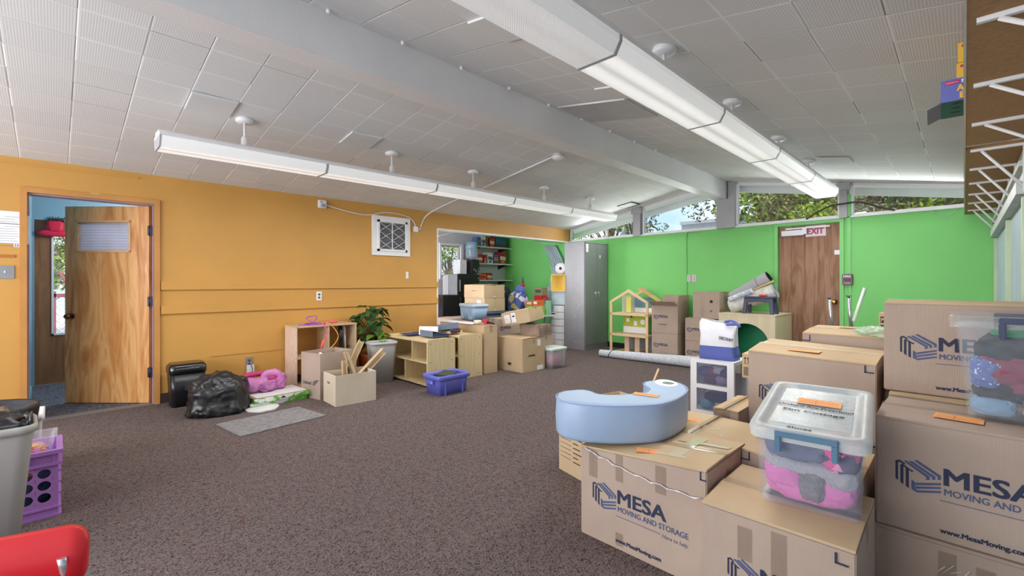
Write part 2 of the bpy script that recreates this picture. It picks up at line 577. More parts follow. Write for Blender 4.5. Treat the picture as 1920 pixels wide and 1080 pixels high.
def mesh(name, bm, m, parent=None, loc=None, rz=0, M=None, normals=True):
    me = D.meshes.new(name)
    if normals:
        bmesh.ops.recalc_face_normals(bm, faces=bm.faces[:])
    bm.to_mesh(me)
    bm.free()
    for k in (m if isinstance(m, (list, tuple)) else [m]):
        me.materials.append(k)
    o = D.objects.new(name, me)
    COL.objects.link(o)
    if parent:
        o.parent = parent
    if loc is not None:
        o.location = loc
    if rz:
        o.rotation_euler = (0, 0, rz)
    if M is not None:
        o.matrix_basis = M
    return o
def tag(o, label, cat, group=None, kind=None):
    o['label'] = label
    o['category'] = cat
    if group:
        o['group'] = group
    if kind:
        o['kind'] = kind
    return o
def thing(name, label, cat, loc=(0, 0, 0), rz=0, group=None, rot=None):
    o = D.objects.new(name, None)
    o.empty_display_size = .1
    COL.objects.link(o)
    o.location = loc
    o.rotation_euler = rot if rot else (0, 0, rz)
    return tag(o, label, cat, group)
def struct(name, bm, m, label=None, **kw):
    o = mesh(name, bm, m, **kw)
    o['kind'] = 'structure'
    if label:
        o['label'] = label
    return o
def dup(root, loc=None, rz=None, label=None):
    r = root.copy(); COL.objects.link(r)
    if loc is not None:
        r.location = loc
    if rz is not None:
        r.rotation_euler = (0, 0, rz)
    if label:
        r['label'] = label
    for ch in list(root.children):
        c = ch.copy(); COL.objects.link(c); c.parent = r
        for g in ch.children:
            d = g.copy(); COL.objects.link(d); d.parent = c
    return r

_tc = {}
def text_geo(s):
    if s in _tc:
        return _tc[s]
    cu = D.curves.new('t', 'FONT')
    cu.body = s
    cu.size = 1
    cu.resolution_u = 3
    o = D.objects.new('t', cu)
    COL.objects.link(o)
    dg = bpy.context.evaluated_depsgraph_get()
    me = D.meshes.new_from_object(o.evaluated_get(dg))
    vs = [(v.co.x, v.co.y) for v in me.vertices]
    fs = [tuple(p.vertices) for p in me.polygons]
    D.objects.remove(o)
    D.meshes.remove(me)
    D.curves.remove(cu)
    _tc[s] = (vs, fs)
    return _tc[s]
def text(bm, s, x, z, w, h, y=-.0015, bold=0, mi=0, M=None, shear=0):
    """lettering in the plane y, left edge x, baseline z; cap height h, total width w"""
    vs, fs = text_geo(s)
    caps = [c for c in s if c.isupper() or c.isdigit() or c in 'dbhlk']
    x0 = min(v[0] for v in vs); x1 = max(v[0] for v in vs)
    k = h / .7
    kx = w / (x1 - x0)
    offs = [(0, 0)] if not bold else [(dx * bold, dz * bold) for dx in (-1, 0, 1) for dz in (-.6, 0, .6)]
    for n, (dx, dz) in enumerate(offs):
        vv = [bm.verts.new((M @ Vector((x + (a - x0) * kx + dx + shear * b * k, y - n * .00004, z + b * k + dz))) if M else
                           (x + (a - x0) * kx + dx + shear * b * k, y - n * .00004, z + b * k + dz)) for a, b in vs]
        for f in fs:
            try:
                bm.faces.new([vv[i] for i in f]).material_index = mi
            except ValueError:
                pass
def quad(bm, pts, mi=0):
    f = bm.faces.new([bm.verts.new(p) for p in pts])
    f.material_index = mi
    return f

# ------------------------------------------------------------------ the room
b = B()
box(b, -5.883, .6, -3.1, 7.9, -.06, 0)
box(b, -8.3, -5.883, 2.4, 8.1, -.06, 0)
struct('floor', b, CARPET)
b = B(); box(b, -8.1, -5.883, -1.5, 2.3, -.06, -.001)
struct('floor', b, HCARPET)
b = B(); box(b, -6.0, -5.88, -.17, .72, -.004, .004)
struct('trim_1', b, mat('worn_threshold', (120, 112, 108), .6))

# ceiling: two slopes that meet over the ridge beam and run out as eaves beyond the far wall
b = B()
for x0, x1 in ((-6.0, -2.71), (-2.71, .6)):
    z0, z1 = ceil_z(x0), ceil_z(x1)
    y0 = -3.1
    pa = [(x0, y0, z0), (x1, y0, z1), (x1, 7.69 + (x1 + 5.883) * -.0734, z1), (x0, 7.69 + (x0 + 5.883) * -.0734, z0)]
    pb = [(p[0], p[1], p[2] + .08) for p in pa]
    va = [b.verts.new(p) for p in pa]; vb = [b.verts.new(p) for p in pb]
    b.faces.new(va); b.faces.new(vb[::-1])
    for i in range(4):
        b.faces.new((va[i], va[(i + 1) % 4], vb[(i + 1) % 4], vb[i]))
struct('ceiling', b, CEILP)
b = B()
for x0, x1 in ((-6.4, -2.71), (-2.71, .9)):
    for ya, yb, dz0, dz1 in ((7.69, 8.12, .0, .12), (8.10, 8.14, -.10, .12)):
        L = []
        for x in (x0, x1):
            z = ceil_z(x); k = (x + 5.883) * -.0734
            L.append([(x, ya + k, z + dz0), (x, yb + k, z + dz0), (x, yb + k, z + dz1), (x, ya + k, z + dz1)])
        loft(b, L, smooth=False)
box(b, -2.80, -2.62, 7.47, 7.86, 2.56, 2.80)
struct('trim_2', b, WHITEP, 'white painted eave beyond the clerestory windows')

# left wall, with the door opening and the wide opening to the side room
b = B()
def lwall(y0, y1, z0, z1):
    box(b, -6.0, -5.883, y0, y1, z0, z1)
lwall(-3.1, -.17, 0, 2.40); lwall(.72, 4.255, 0, 2.40); lwall(-.17, .72, 2.045, 2.40); lwall(4.255, 7.62, 2.085, 2.40)
struct('wall_left', b, ORANGE)
b = B()
for z0 in (.92, 1.17):
    box(b, -5.883, -5.862, .775, 4.255, z0, z0 + .085)
    box(b, -5.862, -5.857, .775, 4.255, z0, z0 + .012)
box(b, -5.883, -5.874, 1.2, 4.255, .43, .455)
box(b, -5.883, -5.876, -.9, .60, 2.285, 2.30)
struct('trim_3', b, ORANGE, 'orange chair rails along the left wall')
b = B(); box(b, -5.883, -5.87, .775, 4.255, 0, .10)
struct('baseboard_left', b, mat('dark_brown_vinyl_base', (62, 48, 42), .5))
b = B()
box(b, -5.90, -5.862, -.215, -.17, 0, 2.045); box(b, -5.90, -5.862, .72, .765, 0, 2.045); box(b, -5.90, -5.862, -.215, .765, 2.045, 2.09)
struct('trim_4', b, mat('orange_casing_paint', (198, 140, 74), .45), 'orange door casing')
b = B()
box(b, -6.02, -5.89, -.171, -.158, 0, 2.032); box(b, -6.02, -5.89, .712, .721, 0, 2.032); box(b, -6.02, -5.89, -.171, .721, 2.032, 2.046)
struct('trim_5', b, mat('mauve_jamb_paint', (170, 140, 150), .5), 'painted door jamb')
b = B()
box(b, -6.005, -5.878, 4.24, 4.262, 0, 2.075); box(b, -6.005, -5.878, 4.24, 7.62, 2.075, 2.10)
struct('trim_6', b, WHITEP, 'white edge of the opening to the side room')

# entry hall behind the door
b = B()
box(b, -8.02, -7.9, -1.6, -.17, 0, 2.4); box(b, -8.02, -7.9, .80, 2.3, 0, 2.4); box(b, -8.02, -7.9, -.17, .80, 2.0, 2.4)
box(b, -7.9, -6.03, -.30, -.19, 0, 2.4)
box(b, -8.0, -6.0, 2.2, 2.3, 0, 2.4)
box(b, -8.02, -6.0, -.3, 2.3, 2.38, 2.42)
box(b, -6.03, -6.005, -.3, -.185, 0, 2.38); box(b, -6.03, -6.005, .735, 2.2, 0, 2.38); box(b, -6.03, -6.005, -.185, .735, 2.06, 2.38)
struct('wall_hall', b, BLUEW)
light('hall_ceiling_lamp', 'POINT', (-7.1, 1.2, 2.1), (0, 0, 0), 62, (1, .97, .93), shadow_soft_size=.2)  # unseen fill lamp added to brighten the entry hall
b = B()
box(b, -7.9, -7.87, -.215, -.17, 0, 2.0); box(b, -7.9, -7.87, .80, .845, 0, 2.0); box(b, -7.9, -7.87, -.215, .845, 2.0, 2.045)
box(b, -7.4, -6.1, -.19, -.175, 0, .09)
struct('trim_7', b, BLUEW, 'blue casing of the outer door')
# outer wooden door with a narrow glass light
t_ = D.objects.new('door_2', None); COL.objects.link(t_); t_.location = (-7.93, -.175, 0); t_['kind'] = 'structure'; t_['label'] = 'brown outer door with a glass slot'
b = B()
box(b, -.02, .02, 0, .98, .01, .62); box(b, -.02, .02, 0, .98, 1.81, 2.005); box(b, -.02, .02, 0, .17, .62, 1.81); box(b, -.02, .02, .60, .98, .62, 1.81)
mesh('door_panel', b, DARKW, t_)
b = B(); box(b, -.004, .004, .17, .60, .62, 1.81); mesh('door_glass', b, GLASS, t_)
b = B()
for a_ in ((.15, .17), (.60, .62)):
    box(b, .02, .03, a_[0], a_[1], .60, 1.83)
box(b, .02, .03, .15, .62, .60, .62); box(b, .02, .03, .15, .62, 1.81, 1.83)
mesh('glass_frame', b, WPLAST, t_)
b = B(); box(b, -8.0, -7.88, -.17, .80, 0, .012); struct('trim_8', b, GALV, 'metal door sill')

# side room (through the wide opening)
b = B()
box(b, -8.12, -8.0, 2.4, 5.87, 0, 2.5); box(b, -8.12, -8.0, 6.40, 7.85, 0, 2.5); box(b, -8.12, -8.0, 5.87, 6.40, 0, 1.35); box(b, -8.12, -8.0, 5.87, 6.40, 2.05, 2.5)
box(b, -8.0, -6.0, 2.3, 2.4, 0, 2.5)
struct('wall_side_room', b, GREYW)
b = B(); box(b, -8.12, -5.80, 2.3, 7.9, 2.42, 2.5)
struct('ceiling', b, GREYW)
t_ = D.objects.new('window_6', None); COL.objects.link(t_); t_.location = (-8.0, 5.87, 1.35); t_['kind'] = 'structure'; t_['label'] = 'small window of the side room'
b = B()
box(b, -.05, .03, -.05, 0, -.04, .75); box(b, -.05, .03, .53, .60, -.04, .75); box(b, -.05, .03, 0, .53, .70, .75); box(b, -.05, .03, 0, .53, -.04, 0)
mesh('window_frame', b, WHITEP, t_)
b = B()
box(b, -.04, -.01, 0, .03, 0, .70); box(b, -.04, -.01, .50, .53, 0, .70); box(b, -.04, -.01, .03, .50, .67, .70)
mesh('sash', b, GREYP, t_)
b = B(); box(b, -.03, -.026, .03, .50, 0, .67); mesh('pane', b, GLASS, t_)

# far wall in its own frame (s along the wall, y outward)
FM = Matrix.Translation(FA) @ Matrix.Rotation(FT, 4, 'Z')
SE = (.25 - FA.x) / cos(FT)
d0 = fw(1459, 424)[0]; d1 = fw(1575, 415)[0]
WT = 2.09
b = B()
box(b, -2.2, 0, 0, .12, 0, 2.5); box(b, 0, d0, 0, .12, 0, WT); box(b, d1, SE + .05, 0, .12, 0, WT); box(b, d0, d1, 0, .12, 2.05, WT)
struct('wall_far', b, GREEN, M=FM)
b = B(); box(b, 0, SE, -.025, .13, WT, WT + .022)
struct('trim_9', b, WHITEP, 'sill under the clerestory windows', M=FM)
b = B()
box(b, d0 - .045, d0, -.02, .03, 0, 2.045); box(b, d1, d1 + .045, -.02, .03, 0, 2.045); box(b, d0 - .045, d1 + .045, -.02, .03, 2.045, 2.085)
box(b, d1 + .10, d1 + .125, -.012, .0, 0, WT)
struct('trim_10', b, GREENT, 'green casing of the exit door', M=FM)
b = B(); box(b, 0, d0 - .05, -.012, 0, 0, .10); box(b, d1 + .05, SE, -.012, 0, 0, .10)
struct('baseboard_far', b, mat('black_vinyl_base', (34, 34, 36), .5), M=FM)
# posts and glass of the clerestory
posts = []
for (a_, c_), nm in (((1189, 1205), 0), ((1346, 1380), 1), ((1575, 1595), 2)):
    s0 = fw(a_, 400)[0]; s1 = fw(c_, 400)[0]
    posts.append((s0, s1))
b = B()
for k, (s0, s1) in enumerate(posts):
    zt = min(ceil_z(FA.x + s0), ceil_z(FA.x + s1)) + .01
    if k == 1:
        box(b, s0, s1, -.05, .12, WT, 2.545)
        box(b, s1 - .10, s1, -.05, .12, 2.545, 2.80)
    else:
        box(b, s0, s1 - .03, -.04, .1, WT, zt)
        box(b, s0 - .03, s1, -.055, -.01, zt - .10, zt - .0)
struct('trim_11', b, GREYP, 'grey posts between the clerestory windows', M=FM)
segs = [(0.0, posts[0][0]), (posts[0][1], posts[1][0]), (posts[1][1], posts[2][0]), (posts[2][1], SE)]
for k, (s0, s1) in enumerate(segs):
    t_ = D.objects.new('window_%d' % (k + 1), None); COL.objects.link(t_); t_.matrix_basis = FM
    t_['kind'] = 'structure'; t_['label'] = 'clerestory window above the green wall'
    za, zb = ceil_z(FA.x + s0), ceil_z(FA.x + s1)
    zt = lambda s: za + (zb - za) * (s - s0) / (s1 - s0)
    w_ = .028
    b = B()
    box(b, s0, s0 + w_, 0, .06, WT + .02, za if za < zt(s0 + w_) else zt(s0 + w_)); box(b, s1 - w_, s1, 0, .06, WT + .02, min(zb, zt(s1 - w_)))
    box(b, s0, s1, 0, .06, WT + .02, WT + .045)
    loft(b, [[(s, 0, zt(s) - .035), (s, .06, zt(s) - .035), (s, .06, zt(s)), (s, 0, zt(s))] for s in (s0, s1)], smooth=False)
    mesh('window_frame', b, WHITEP, t_)
    b = B()
    loft(b, [[(s, .028, WT + .04), (s, .034, WT + .04), (s, .034, zt(s) - .03), (s, .028, zt(s) - .03)] for s in (s0 + w_, s1 - w_)], smooth=False)
    mesh('pane', b, GLASS, t_)

# exit door
t_ = D.objects.new('door_3', None); COL.objects.link(t_); t_.matrix_basis = FM; t_['kind'] = 'structure'; t_['label'] = 'worn brown exit door'
b = B(); box(b, d0 + .004, d1 - .004, .03, .075, .01, 2.04); mesh('door_panel', b, EXITW, t_)
b = B()
kx, kz = fw(1569, 566)
cyl(b, (kx - .03, .03, kz), (kx - .03, .0, kz), .035, .03); cyl(b, (kx - .03, 0, kz), (kx - .03, -.03, kz), .012)
lathe_pts = [(.012, -.03), (.027, -.036), (.033, -.055), (.026, -.072), (.0, -.076)]
for (ra, ya), (rb, yb) in zip(lathe_pts[:-1], lathe_pts[1:]):
    cyl(b, (kx - .03, ya, kz), (kx - .03, yb, kz), ra, max(rb, .001), caps=False)
mesh('door_knob', b, BRASS, t_)
c0 = fw(1467, 438); c1 = fw(1509, 430)
b = B(); box(b, c0[0], c1[0], -.05, .03, c0[1] - .045, c0[1] + .03); bevel(b, .006)
box(b, c0[0] + .05, c1[0] + .30, -.03, -.015, c0[1] + .045, c0[1] + .065); box(b, c1[0] - .02, c1[0] + .03, -.045, .03, c0[1] - .03, c0[1] + .05)
mesh('door_closer', b, [mat('silver_closer', (206, 206, 212), .4, .3)], t_)
b = B(); q0 = fw(1567, 473); box(b, q0[0] - .02, q0[0] + .04, .022, .03, q0[1] - .03, q0[1] + .03); mesh('contact_plate', b, WPLAST, t_)
e0 = fw(1509, 444, .02); e1 = fw(1547, 419.5, .02)
b = B(); box(b, e0[0], e1[0], .012, .03, e0[1], e1[1] - .01)
es = tag(mesh('exit_sign', b, mat('pale_pink_sign', (232, 214, 222), .5, var=.05), M=FM), 'pink and white EXIT sign at the top of the brown door', 'sign')
b = B(); text(b, 'EXIT', e0[0] + .025, e0[1] + .035, e1[0] - e0[0] - .05, e1[1] - e0[1] - .08, y=.010, bold=.004); mesh('lettering', b, mat('faded_red', (176, 70, 96), .6), es)

# right wall: it steps out towards the camera
b = B()
box(b, .25, .37, 3.7, 7.4, 0, 2.6); box(b, .25, .54, 3.58, 3.7, 0, 2.6); box(b, .42, .54, -3.1, 3.6, 0, 2.6)
struct('wall_right', b, mat('pale_blue_grey_board', (168, 184, 196), .5, var=.08, vs=6, stretch=(1, 1, .3)))
b = B()
for y0, y1 in ((7.1, 7.18), (5.08, 5.17), (3.75, 3.80)):
    box(b, .225, .25, y0, y1, 0, 1.72)
struct('trim_12', b, mat('pale_green_batten', (196, 212, 176), .5), 'pale green battens on the right wall')
b = B()
box(b, .20, .25, 3.7, 7.17, 1.73, 1.80); box(b, .235, .25, 3.7, 7.17, 1.80, 2.0); box(b, .21, .235, 3.7, 7.17, 1.88, 1.91)
box(b, .37, .42, -1, 3.58, 1.73, 1.80)
struct('trim_13', b, mat('pale_rail_paint', (190, 196, 190), .5), 'rail that carries the shelf brackets')
b = B()
box(b, .235, .25, 6.2, 6.4, 0, 0.01)
b.free()

# unseen back wall; its tall windows are invented to let light in
b = B()
box(b, -6.0, .55, -3.2, -3.1, 0, .55); box(b, -6.0, .55, -3.2, -3.1, 2.35, 2.95); box(b, -6.0, -5.7, -3.2, -3.1, .55, 2.35); box(b, -.3, .55, -3.2, -3.1, .55, 2.35)
struct('wall_back', b, ORANGE)
t_ = D.objects.new('window_5', None); COL.objects.link(t_); t_['kind'] = 'structure'; t_['label'] = 'tall windows in the back wall'
b = B()
for k in range(5):
    x = -5.7 + k * 1.35
    box(b, x - .03, x + .03, -3.18, -3.12, .55, 2.35)
box(b, -5.7, -.3, -3.18, -3.12, .55, .60); box(b, -5.7, -.3, -3.18, -3.12, 2.30, 2.35)
mesh('window_frame', b, WHITEP, t_)
b = B(); box(b, -5.7, -.3, -3.153, -3.147, .58, 2.32); mesh('pane', b, GLASS, t_)

# ridge beam
b = B(); box(b, -2.80, -2.62, -3.1, 7.46, 2.545, 2.86)
struct('trim_14', b, BEAMP, 'white ridge beam')
b = B()
for k in range(16):
    lathe(b, [(.001, -.02), (.012, -.018), (.014, -.006), (.008, 0)], 10, cx=0, cy=0)
    for v in b.verts[-40:]:
        v.co += Vector((-2.600, .35 + k * .45, ceil_z(-2.6)))
b.free()
for k in range(14):
    b = B(); lathe(b, [(.002, -.022), (.012, -.019), (.014, -.008), (.009, .004)], 10)
    y = .62 + k * .487
    o = tag(mesh('screw_cap', b, WHITEP, loc=(-2.585, y, ceil_z(-2.585))), 'small white cap fixed to the ceiling beside the ridge beam', 'cap', 'caps along the ridge beam')

# raised tiles and the flat access panel in the ceiling
def ceil_patch(x0, x1, y0, y1, drop, th=.012, tilt=0):
    bb = B()
    for (xa, xb) in ((x0, x1),):
        L = []
        for x in (xa, xb):
            z = ceil_z(x) - drop
            L.append([(x, y0, z - tilt), (x, y1, z), (x, y1, z + th), (x, y0, z + th - tilt)])
        loft(bb, L, smooth=False)
    return bb
struct('trim_15', ceil_patch(-2.56, -1.87, 3.14, 3.66, .012), mat('flat_ceiling_panel', (190, 190, 191), .7), 'flat access panel in the ceiling')
tube_b = B(); tube(tube_b, [(-2.53, 3.12, ceil_z(-2.53) - .016), (-1.87, 3.12, ceil_z(-1.87) - .016)], .008)
struct('trim_16', tube_b, WHITEP, 'strip along the access panel')
n_t = 17
for (x0, y0) in ((-2.53 + .575, 1.61), (-4.25, .70), (-4.25, 1.92), (-2.53 + .575, 2.83), (-1.1 + .0, 5.57)):
    x1 = x0 + .284
    k = round((x0 + .24) / .2865); x0 = -.24 + k * .2865; x1 = x0 + .2865
    kk = round((y0 - .09) / .305); y0 = .09 + kk * .305
    struct('trim_%d' % n_t, ceil_patch(x0 + .003, x1 - .003, y0 + .003, y0 + .302, .012, tilt=.006), CEILP, 'sagging ceiling tile')
    n_t += 1
b = ceil_patch(-4.32, -4.03, 6.96, 7.26, .008); struct('trim_22', b, mat('ceiling_gap_dark', (40, 40, 42), .9), 'dark gap in the ceiling by the far wall')  # dark slab stands in for the shade inside a ceiling gap
b = ceil_patch(-4.30, -4.06, 6.97, 7.21, .014); struct('trim_23', b, CEILP, 'ceiling tile in front of the gap')

# ------------------------------------------------------------------ lights on stems
def light_row(xc, zb0, zb1, y0, canopies, dim, side):
    rot = atan2(zb1 - zb0, 6.1)
    grp = 'lamps of the %s row' % side
    order = ['nearest', 'second', 'third', 'fourth', 'farthest']
    for k in range(5):
        ya = y0 + 1.22 * k
        z = zb0 + (zb1 - zb0) * k / 5
        t = thing('fluorescent_lamp', 'long white fluorescent ceiling lamp, %s of the %s row of five' % (order[k], side), 'ceiling lamp', (xc, ya, z), group=grp, rot=(rot, 0, 0))
        b = B()
        prof = [(-.13, .05), (-.10, 0), (.10, 0), (.13, .05), (.13, .075), (-.13, .075)]
        loft(b, [[(x, y, zz) for x, zz in prof] for y in (.012, 1.208)], smooth=False)
        mesh('lamp_lens', b, LENSD if k in dim else LENS, t)
        b = B(); box(b, -.132, .132, .0, 1.22, .075, .10); box(b, -.07, .07, 0, 1.22, .10, .125)
        mesh('lamp_housing', b, WHITEP, t)
        for y in (0, 1.21):
            b = B(); loft(b, [[(x * 1.02, yy, zz - .002 if zz < .04 else zz + .003) for x, zz in prof] for yy in (y, y + .01)], smooth=False)
            mesh('end_cap', b, GREYP, t)
        if k not in dim:
            light('lamp_glow', 'AREA', (xc, ya + .61, z - .03), (0, 0, 0), 12, (1, .99, .97), .18, 1.1)
    for k, (cy) in enumerate(canopies):
        zc = ceil_z(xc + .02)
        zt = zb0 + (zb1 - zb0) * (cy - y0) / 6.1 + .12
        t = thing('lamp_stem', 'white round ceiling canopy with short stem above the %s lamp row, %s' % (side, order[k] if len(canopies) == 5 else ['nearest', 'second', 'third', 'farthest'][k]), 'lamp stem', (xc, cy, zt), group='stems of the %s lamp row' % side)
        b = B(); lathe(b, [(.062, zc - zt + .01), (.068, zc - zt - .018), (.06, zc - zt - .03), (.012, zc - zt - .034)], 24); mesh('canopy', b, WHITEP, t)
        b = B(); cyl(b, (0, 0, 0), (0, 0, zc - zt - .03), .010, seg=10); lathe(b, [(.024, 0), (.027, .02), (.027, .075), (.016, .095), (.01, .1)], 14); mesh('stem', b, WHITEP, t)
light_row(-4.24, 2.24, 2.28, .535, [1.115, 2.486, 3.595, 4.913, 6.038], (), 'left')
light_row(-1.20, 2.255, 2.28, .535, [2.422, 3.477, 4.636, 5.776], (0,), 'right')

# smoke detector and its conduit
t = thing('smoke_detector', 'white smoke detector on the ceiling left of the beam', 'smoke detector', (-3.33, 4.10, ceil_z(-3.33) - .005))
b = B(); lathe(b, [(.055, 0), (.055, -.03), (.07, -.032), (.07, -.05), (.05, -.065), (.03, -.075), (.001, -.077)], 24); mesh('housing', b, WPLAST, t)
b = B(); tube(b, [(-3.38, 4.10, ceil_z(-3.38) - .016), (-4.6, 4.09, ceil_z(-4.6) - .016)], .011)
box(b, -3.9, -3.88, 4.075, 4.115, ceil_z(-3.9) - .03, ceil_z(-3.9))
tag(mesh('conduit', b, WPLAST), 'straight white conduit from the smoke detector across the ceiling', 'conduit')
pb = xp(779, 430, -5.865)
b = B(); tube(b, spline([(-4.62, 4.09, ceil_z(-4.62) - .016), (-5.5, 4.08, ceil_z(-5.5) - .018), (-5.84, 4.02, 2.27), (-5.866, 3.93, 2.10), (-5.866, pb.y + .09, pb.z + .015), (-5.866, pb.y + .02, pb.z)], 8), .009)
tag(mesh('conduit', b, WPLAST), 'white conduit dropping from the ceiling to the small box on the orange wall', 'conduit')
b = B(); box(b, -5.883, -5.84, pb.y - .035, pb.y + .035, pb.z - .04, pb.z + .04); bevel(b, .004)
tag(mesh('junction_box', b, WPLAST), 'small white junction box on the orange wall right of the vent', 'junction box')
pa = xp(604, 383, -5.86)
b = B(); tube(b, spline([(-5.866, pa.y + .04, pa.z - .005), (-5.866, 3.0, pa.z - .075), (-5.866, 3.35, 2.245), (-5.866, pb.y - .15, 2.225), (-5.866, pb.y - .03, 2.15), (-5.866, pb.y, pb.z + .03)], 8), .009)
tag(mesh('conduit', b, BEIGE), 'cream conduit running over the wall vent', 'conduit')
t = thing('alarm_strobe', 'white alarm strobe box high on the orange wall', 'alarm', (-5.883, pa.y, pa.z))
b = B(); box(b, 0, .05, -.05, .05, -.05, .05); bevel(b, .008); mesh('housing', b, WPLAST, t)
b = B(); box(b, .05, .062, -.02, .03, -.04, 0); mesh('lens', b, mat('strobe_lens', (150, 160, 180), .2), t)
b = B(); cyl(b, (.05, -.025, .025), (.06, -.025, .025), .012, seg=10); mesh('sounder', b, GREYP, t)
# wall vent
v0 = xp(697, 397, -5.883); v1 = xp(767, 481, -5.883)
t = thing('wall_vent', 'white framed wall vent with a crossed grille on the orange wall', 'vent', (-5.883, v0.y, 1.63))
w_ = v1.y - v0.y; h_ = .56
b = B()
box(b, 0, .03, 0, w_, 0, .06); box(b, 0, .03, 0, w_, h_ - .06, h_); box(b, 0, .03, 0, .07, .06, h_ - .06); box(b, 0, .03, w_ - .07, w_, .06, h_ - .06)
box(b, .03, .05, .07, .10, .06, h_ - .06); box(b, .03, .05, w_ - .09, w_ - .06, .06, h_ - .06); box(b, .03, .05, .07, w_ - .06, .06, .09); box(b, .03, .05, .07, w_ - .06, h_ - .09, h_ - .06)
mesh('vent_frame', b, WHITEP, t)
b = B()
for k in range(17):
    z = .10 + k * (h_ - .2) / 16
    box(b, .012, .03, .1, w_ - .09, z - .005, z + .004)
mesh('slat', b, mat('vent_slat_grey', (150, 150, 156), .5), t)
b = B(); box(b, .001, .004, .08, w_ - .07, .07, h_ - .07); mesh('duct', b, BLACKM, t)  # black sheet stands in for the darkness behind the slats
b = B(); box(b, .034, .04, w_ / 2 - .006, w_ / 2 + .006, .09, h_ - .09)
ya, yb = .1, w_ - .09
for (a_, c_) in ((ya, w_ / 2), (w_ / 2, yb)):
    for j in range(3):
        z0 = .09 + j * (h_ - .18) / 3; z1 = .09 + (j + 1) * (h_ - .18) / 3
        tube(b, [(.036, a_, z0), (.036, c_, z1)], .0035, 5); tube(b, [(.036, a_, z1), (.036, c_, z0)], .0035, 5)
mesh('crossed_grille', b, WHITEP, t)

def wallplate(px, py, w, h, name, label, cat, kind='outlet', m=WPLAST, X=-5.883, parts=1):
    p = xp(px, py, X)
    t = thing(name, label, cat, (X, p.y, p.z))
    b = B(); box(b, 0, .008, -w / 2, w / 2, -h / 2, h / 2); bevel(b, .002); pl_ = mesh('plate', b, m, t)
    if kind == 'outlet':
        b = B()
        for dz in (-.02, .02):
            cyl(b, (.008, 0, dz), (.011, 0, dz), .014, seg=12)
        mesh('socket', b, mat('socket_dark', (70, 74, 84), .5), pl_)
    elif kind == 'switch':
        b = B(); box(b, .008, .013, -.004, .004, -.008, .012); mesh('switch', b, WPLAST, pl_)
    return t
wallplate(598, 555, .07, .115, 'wall_outlet', 'white power outlet between the orange chair rails', 'outlet')
wallplate(763, 516, .045, .10, 'light_switch', 'narrow white switch plate below the wall vent', 'switch', 'switch')
wallplate(9, 510, .115, .115, 'light_switch', 'grey metal switch plate left of the open door', 'switch', 'switch', GALV)
wallplate(467, 679, .075, .115, 'wall_outlet', 'metal outlet plate low on the orange wall behind the pink jacket', 'outlet', 'outlet', GALV)
p = xp(467.5, 690, -5.883)
b = B(); box(b, -5.87, -5.83, p.y - .035, p.y + .04, p.z - .07, p.z + .04); bevel(b, .006)
tag(mesh('plug_adapter', b, WPLAST), 'white plug adapter hanging from the low metal outlet', 'adapter')
b = B(); tube(b, spline([(-5.83, p.y, p.z + .05), (-5.80, p.y + .01, p.z - .02), (-5.81, p.y - .04, p.z - .10), (-5.82, p.y - .03, .04), (-5.80, p.y - .1, .01)], 8), .004)
tag(mesh('power_cord', b, BLACKP), 'black cord falling from the white plug adapter', 'cord')
# notices by the door
p0 = xp(-8, 394, -5.88); p1 = xp(46, 457, -5.88)
t = thing('paper_notice', 'white printed notices pinned on the orange wall left of the door', 'paper', (-5.883, p0.y, p1.z))
w_ = p1.y - p0.y; h_ = p0.z - p1.z
b = B(); box(b, .002, .004, 0, w_, 0, h_); mesh('sheet', b, PAPER, t)
b = B(); box(b, .0002, .0018, .03, w_ + .03, -.005, h_ - .03); mesh('sheet', b, PAPER, t)
b = B()
for k in range(13):
    z = h_ - .05 - k * .021
    box(b, .0041, .0044, .02 + (.03 if k in (0, 4) else 0), w_ - .02 - .012 * (k * 7 % 4), z, z + (.007 if k == 3 else .0025))
mesh('printed_text', b, mat('grey_ink', (120, 120, 130), .7), t)
p = xp(35, 459, -5.88)
b = B(); box(b, -5.883, -5.881, p.y - .03, p.y + .045, p.z - .02, p.z + .012)
o = tag(mesh('number_tag', b, PAPER), 'small white number tag under the pinned notices', 'tag')
b = B(); MX = Matrix.Translation((-5.8808, p.y, p.z)) @ Matrix.Rotation(pi / 2, 4, 'Z'); text(b, '1140', -.02, -.012, .05, .016, y=-.0002, M=MX, bold=.001); mesh('lettering', b, NAVY, o)
p = xp(179, 366, -5.883)
b = B(); box(b, -5.883, -5.880, p.y - .03, p.y + .03, p.z - .017, p.z + .017)
o = tag(mesh('number_tag', b, PAPER), 'small white number tag above the orange door frame', 'tag')
b = B(); MX = Matrix.Translation((-5.8798, p.y, p.z)) @ Matrix.Rotation(pi / 2, 4, 'Z'); text(b, '43', -.015, -.01, .03, .018, y=-.0002, M=MX, bold=.0012); mesh('lettering', b, NAVY, o)
b = B(); p = xp(14, 480, -5.88); box(b, -5.883, -5.875, p.y - .12, p.y + .045, p.z - .012, p.z + .012)
tag(mesh('wood_strip', b, mat('brown_strip', (176, 110, 50), .6)), 'short brown strip of wood on the wall under the notices', 'strip')

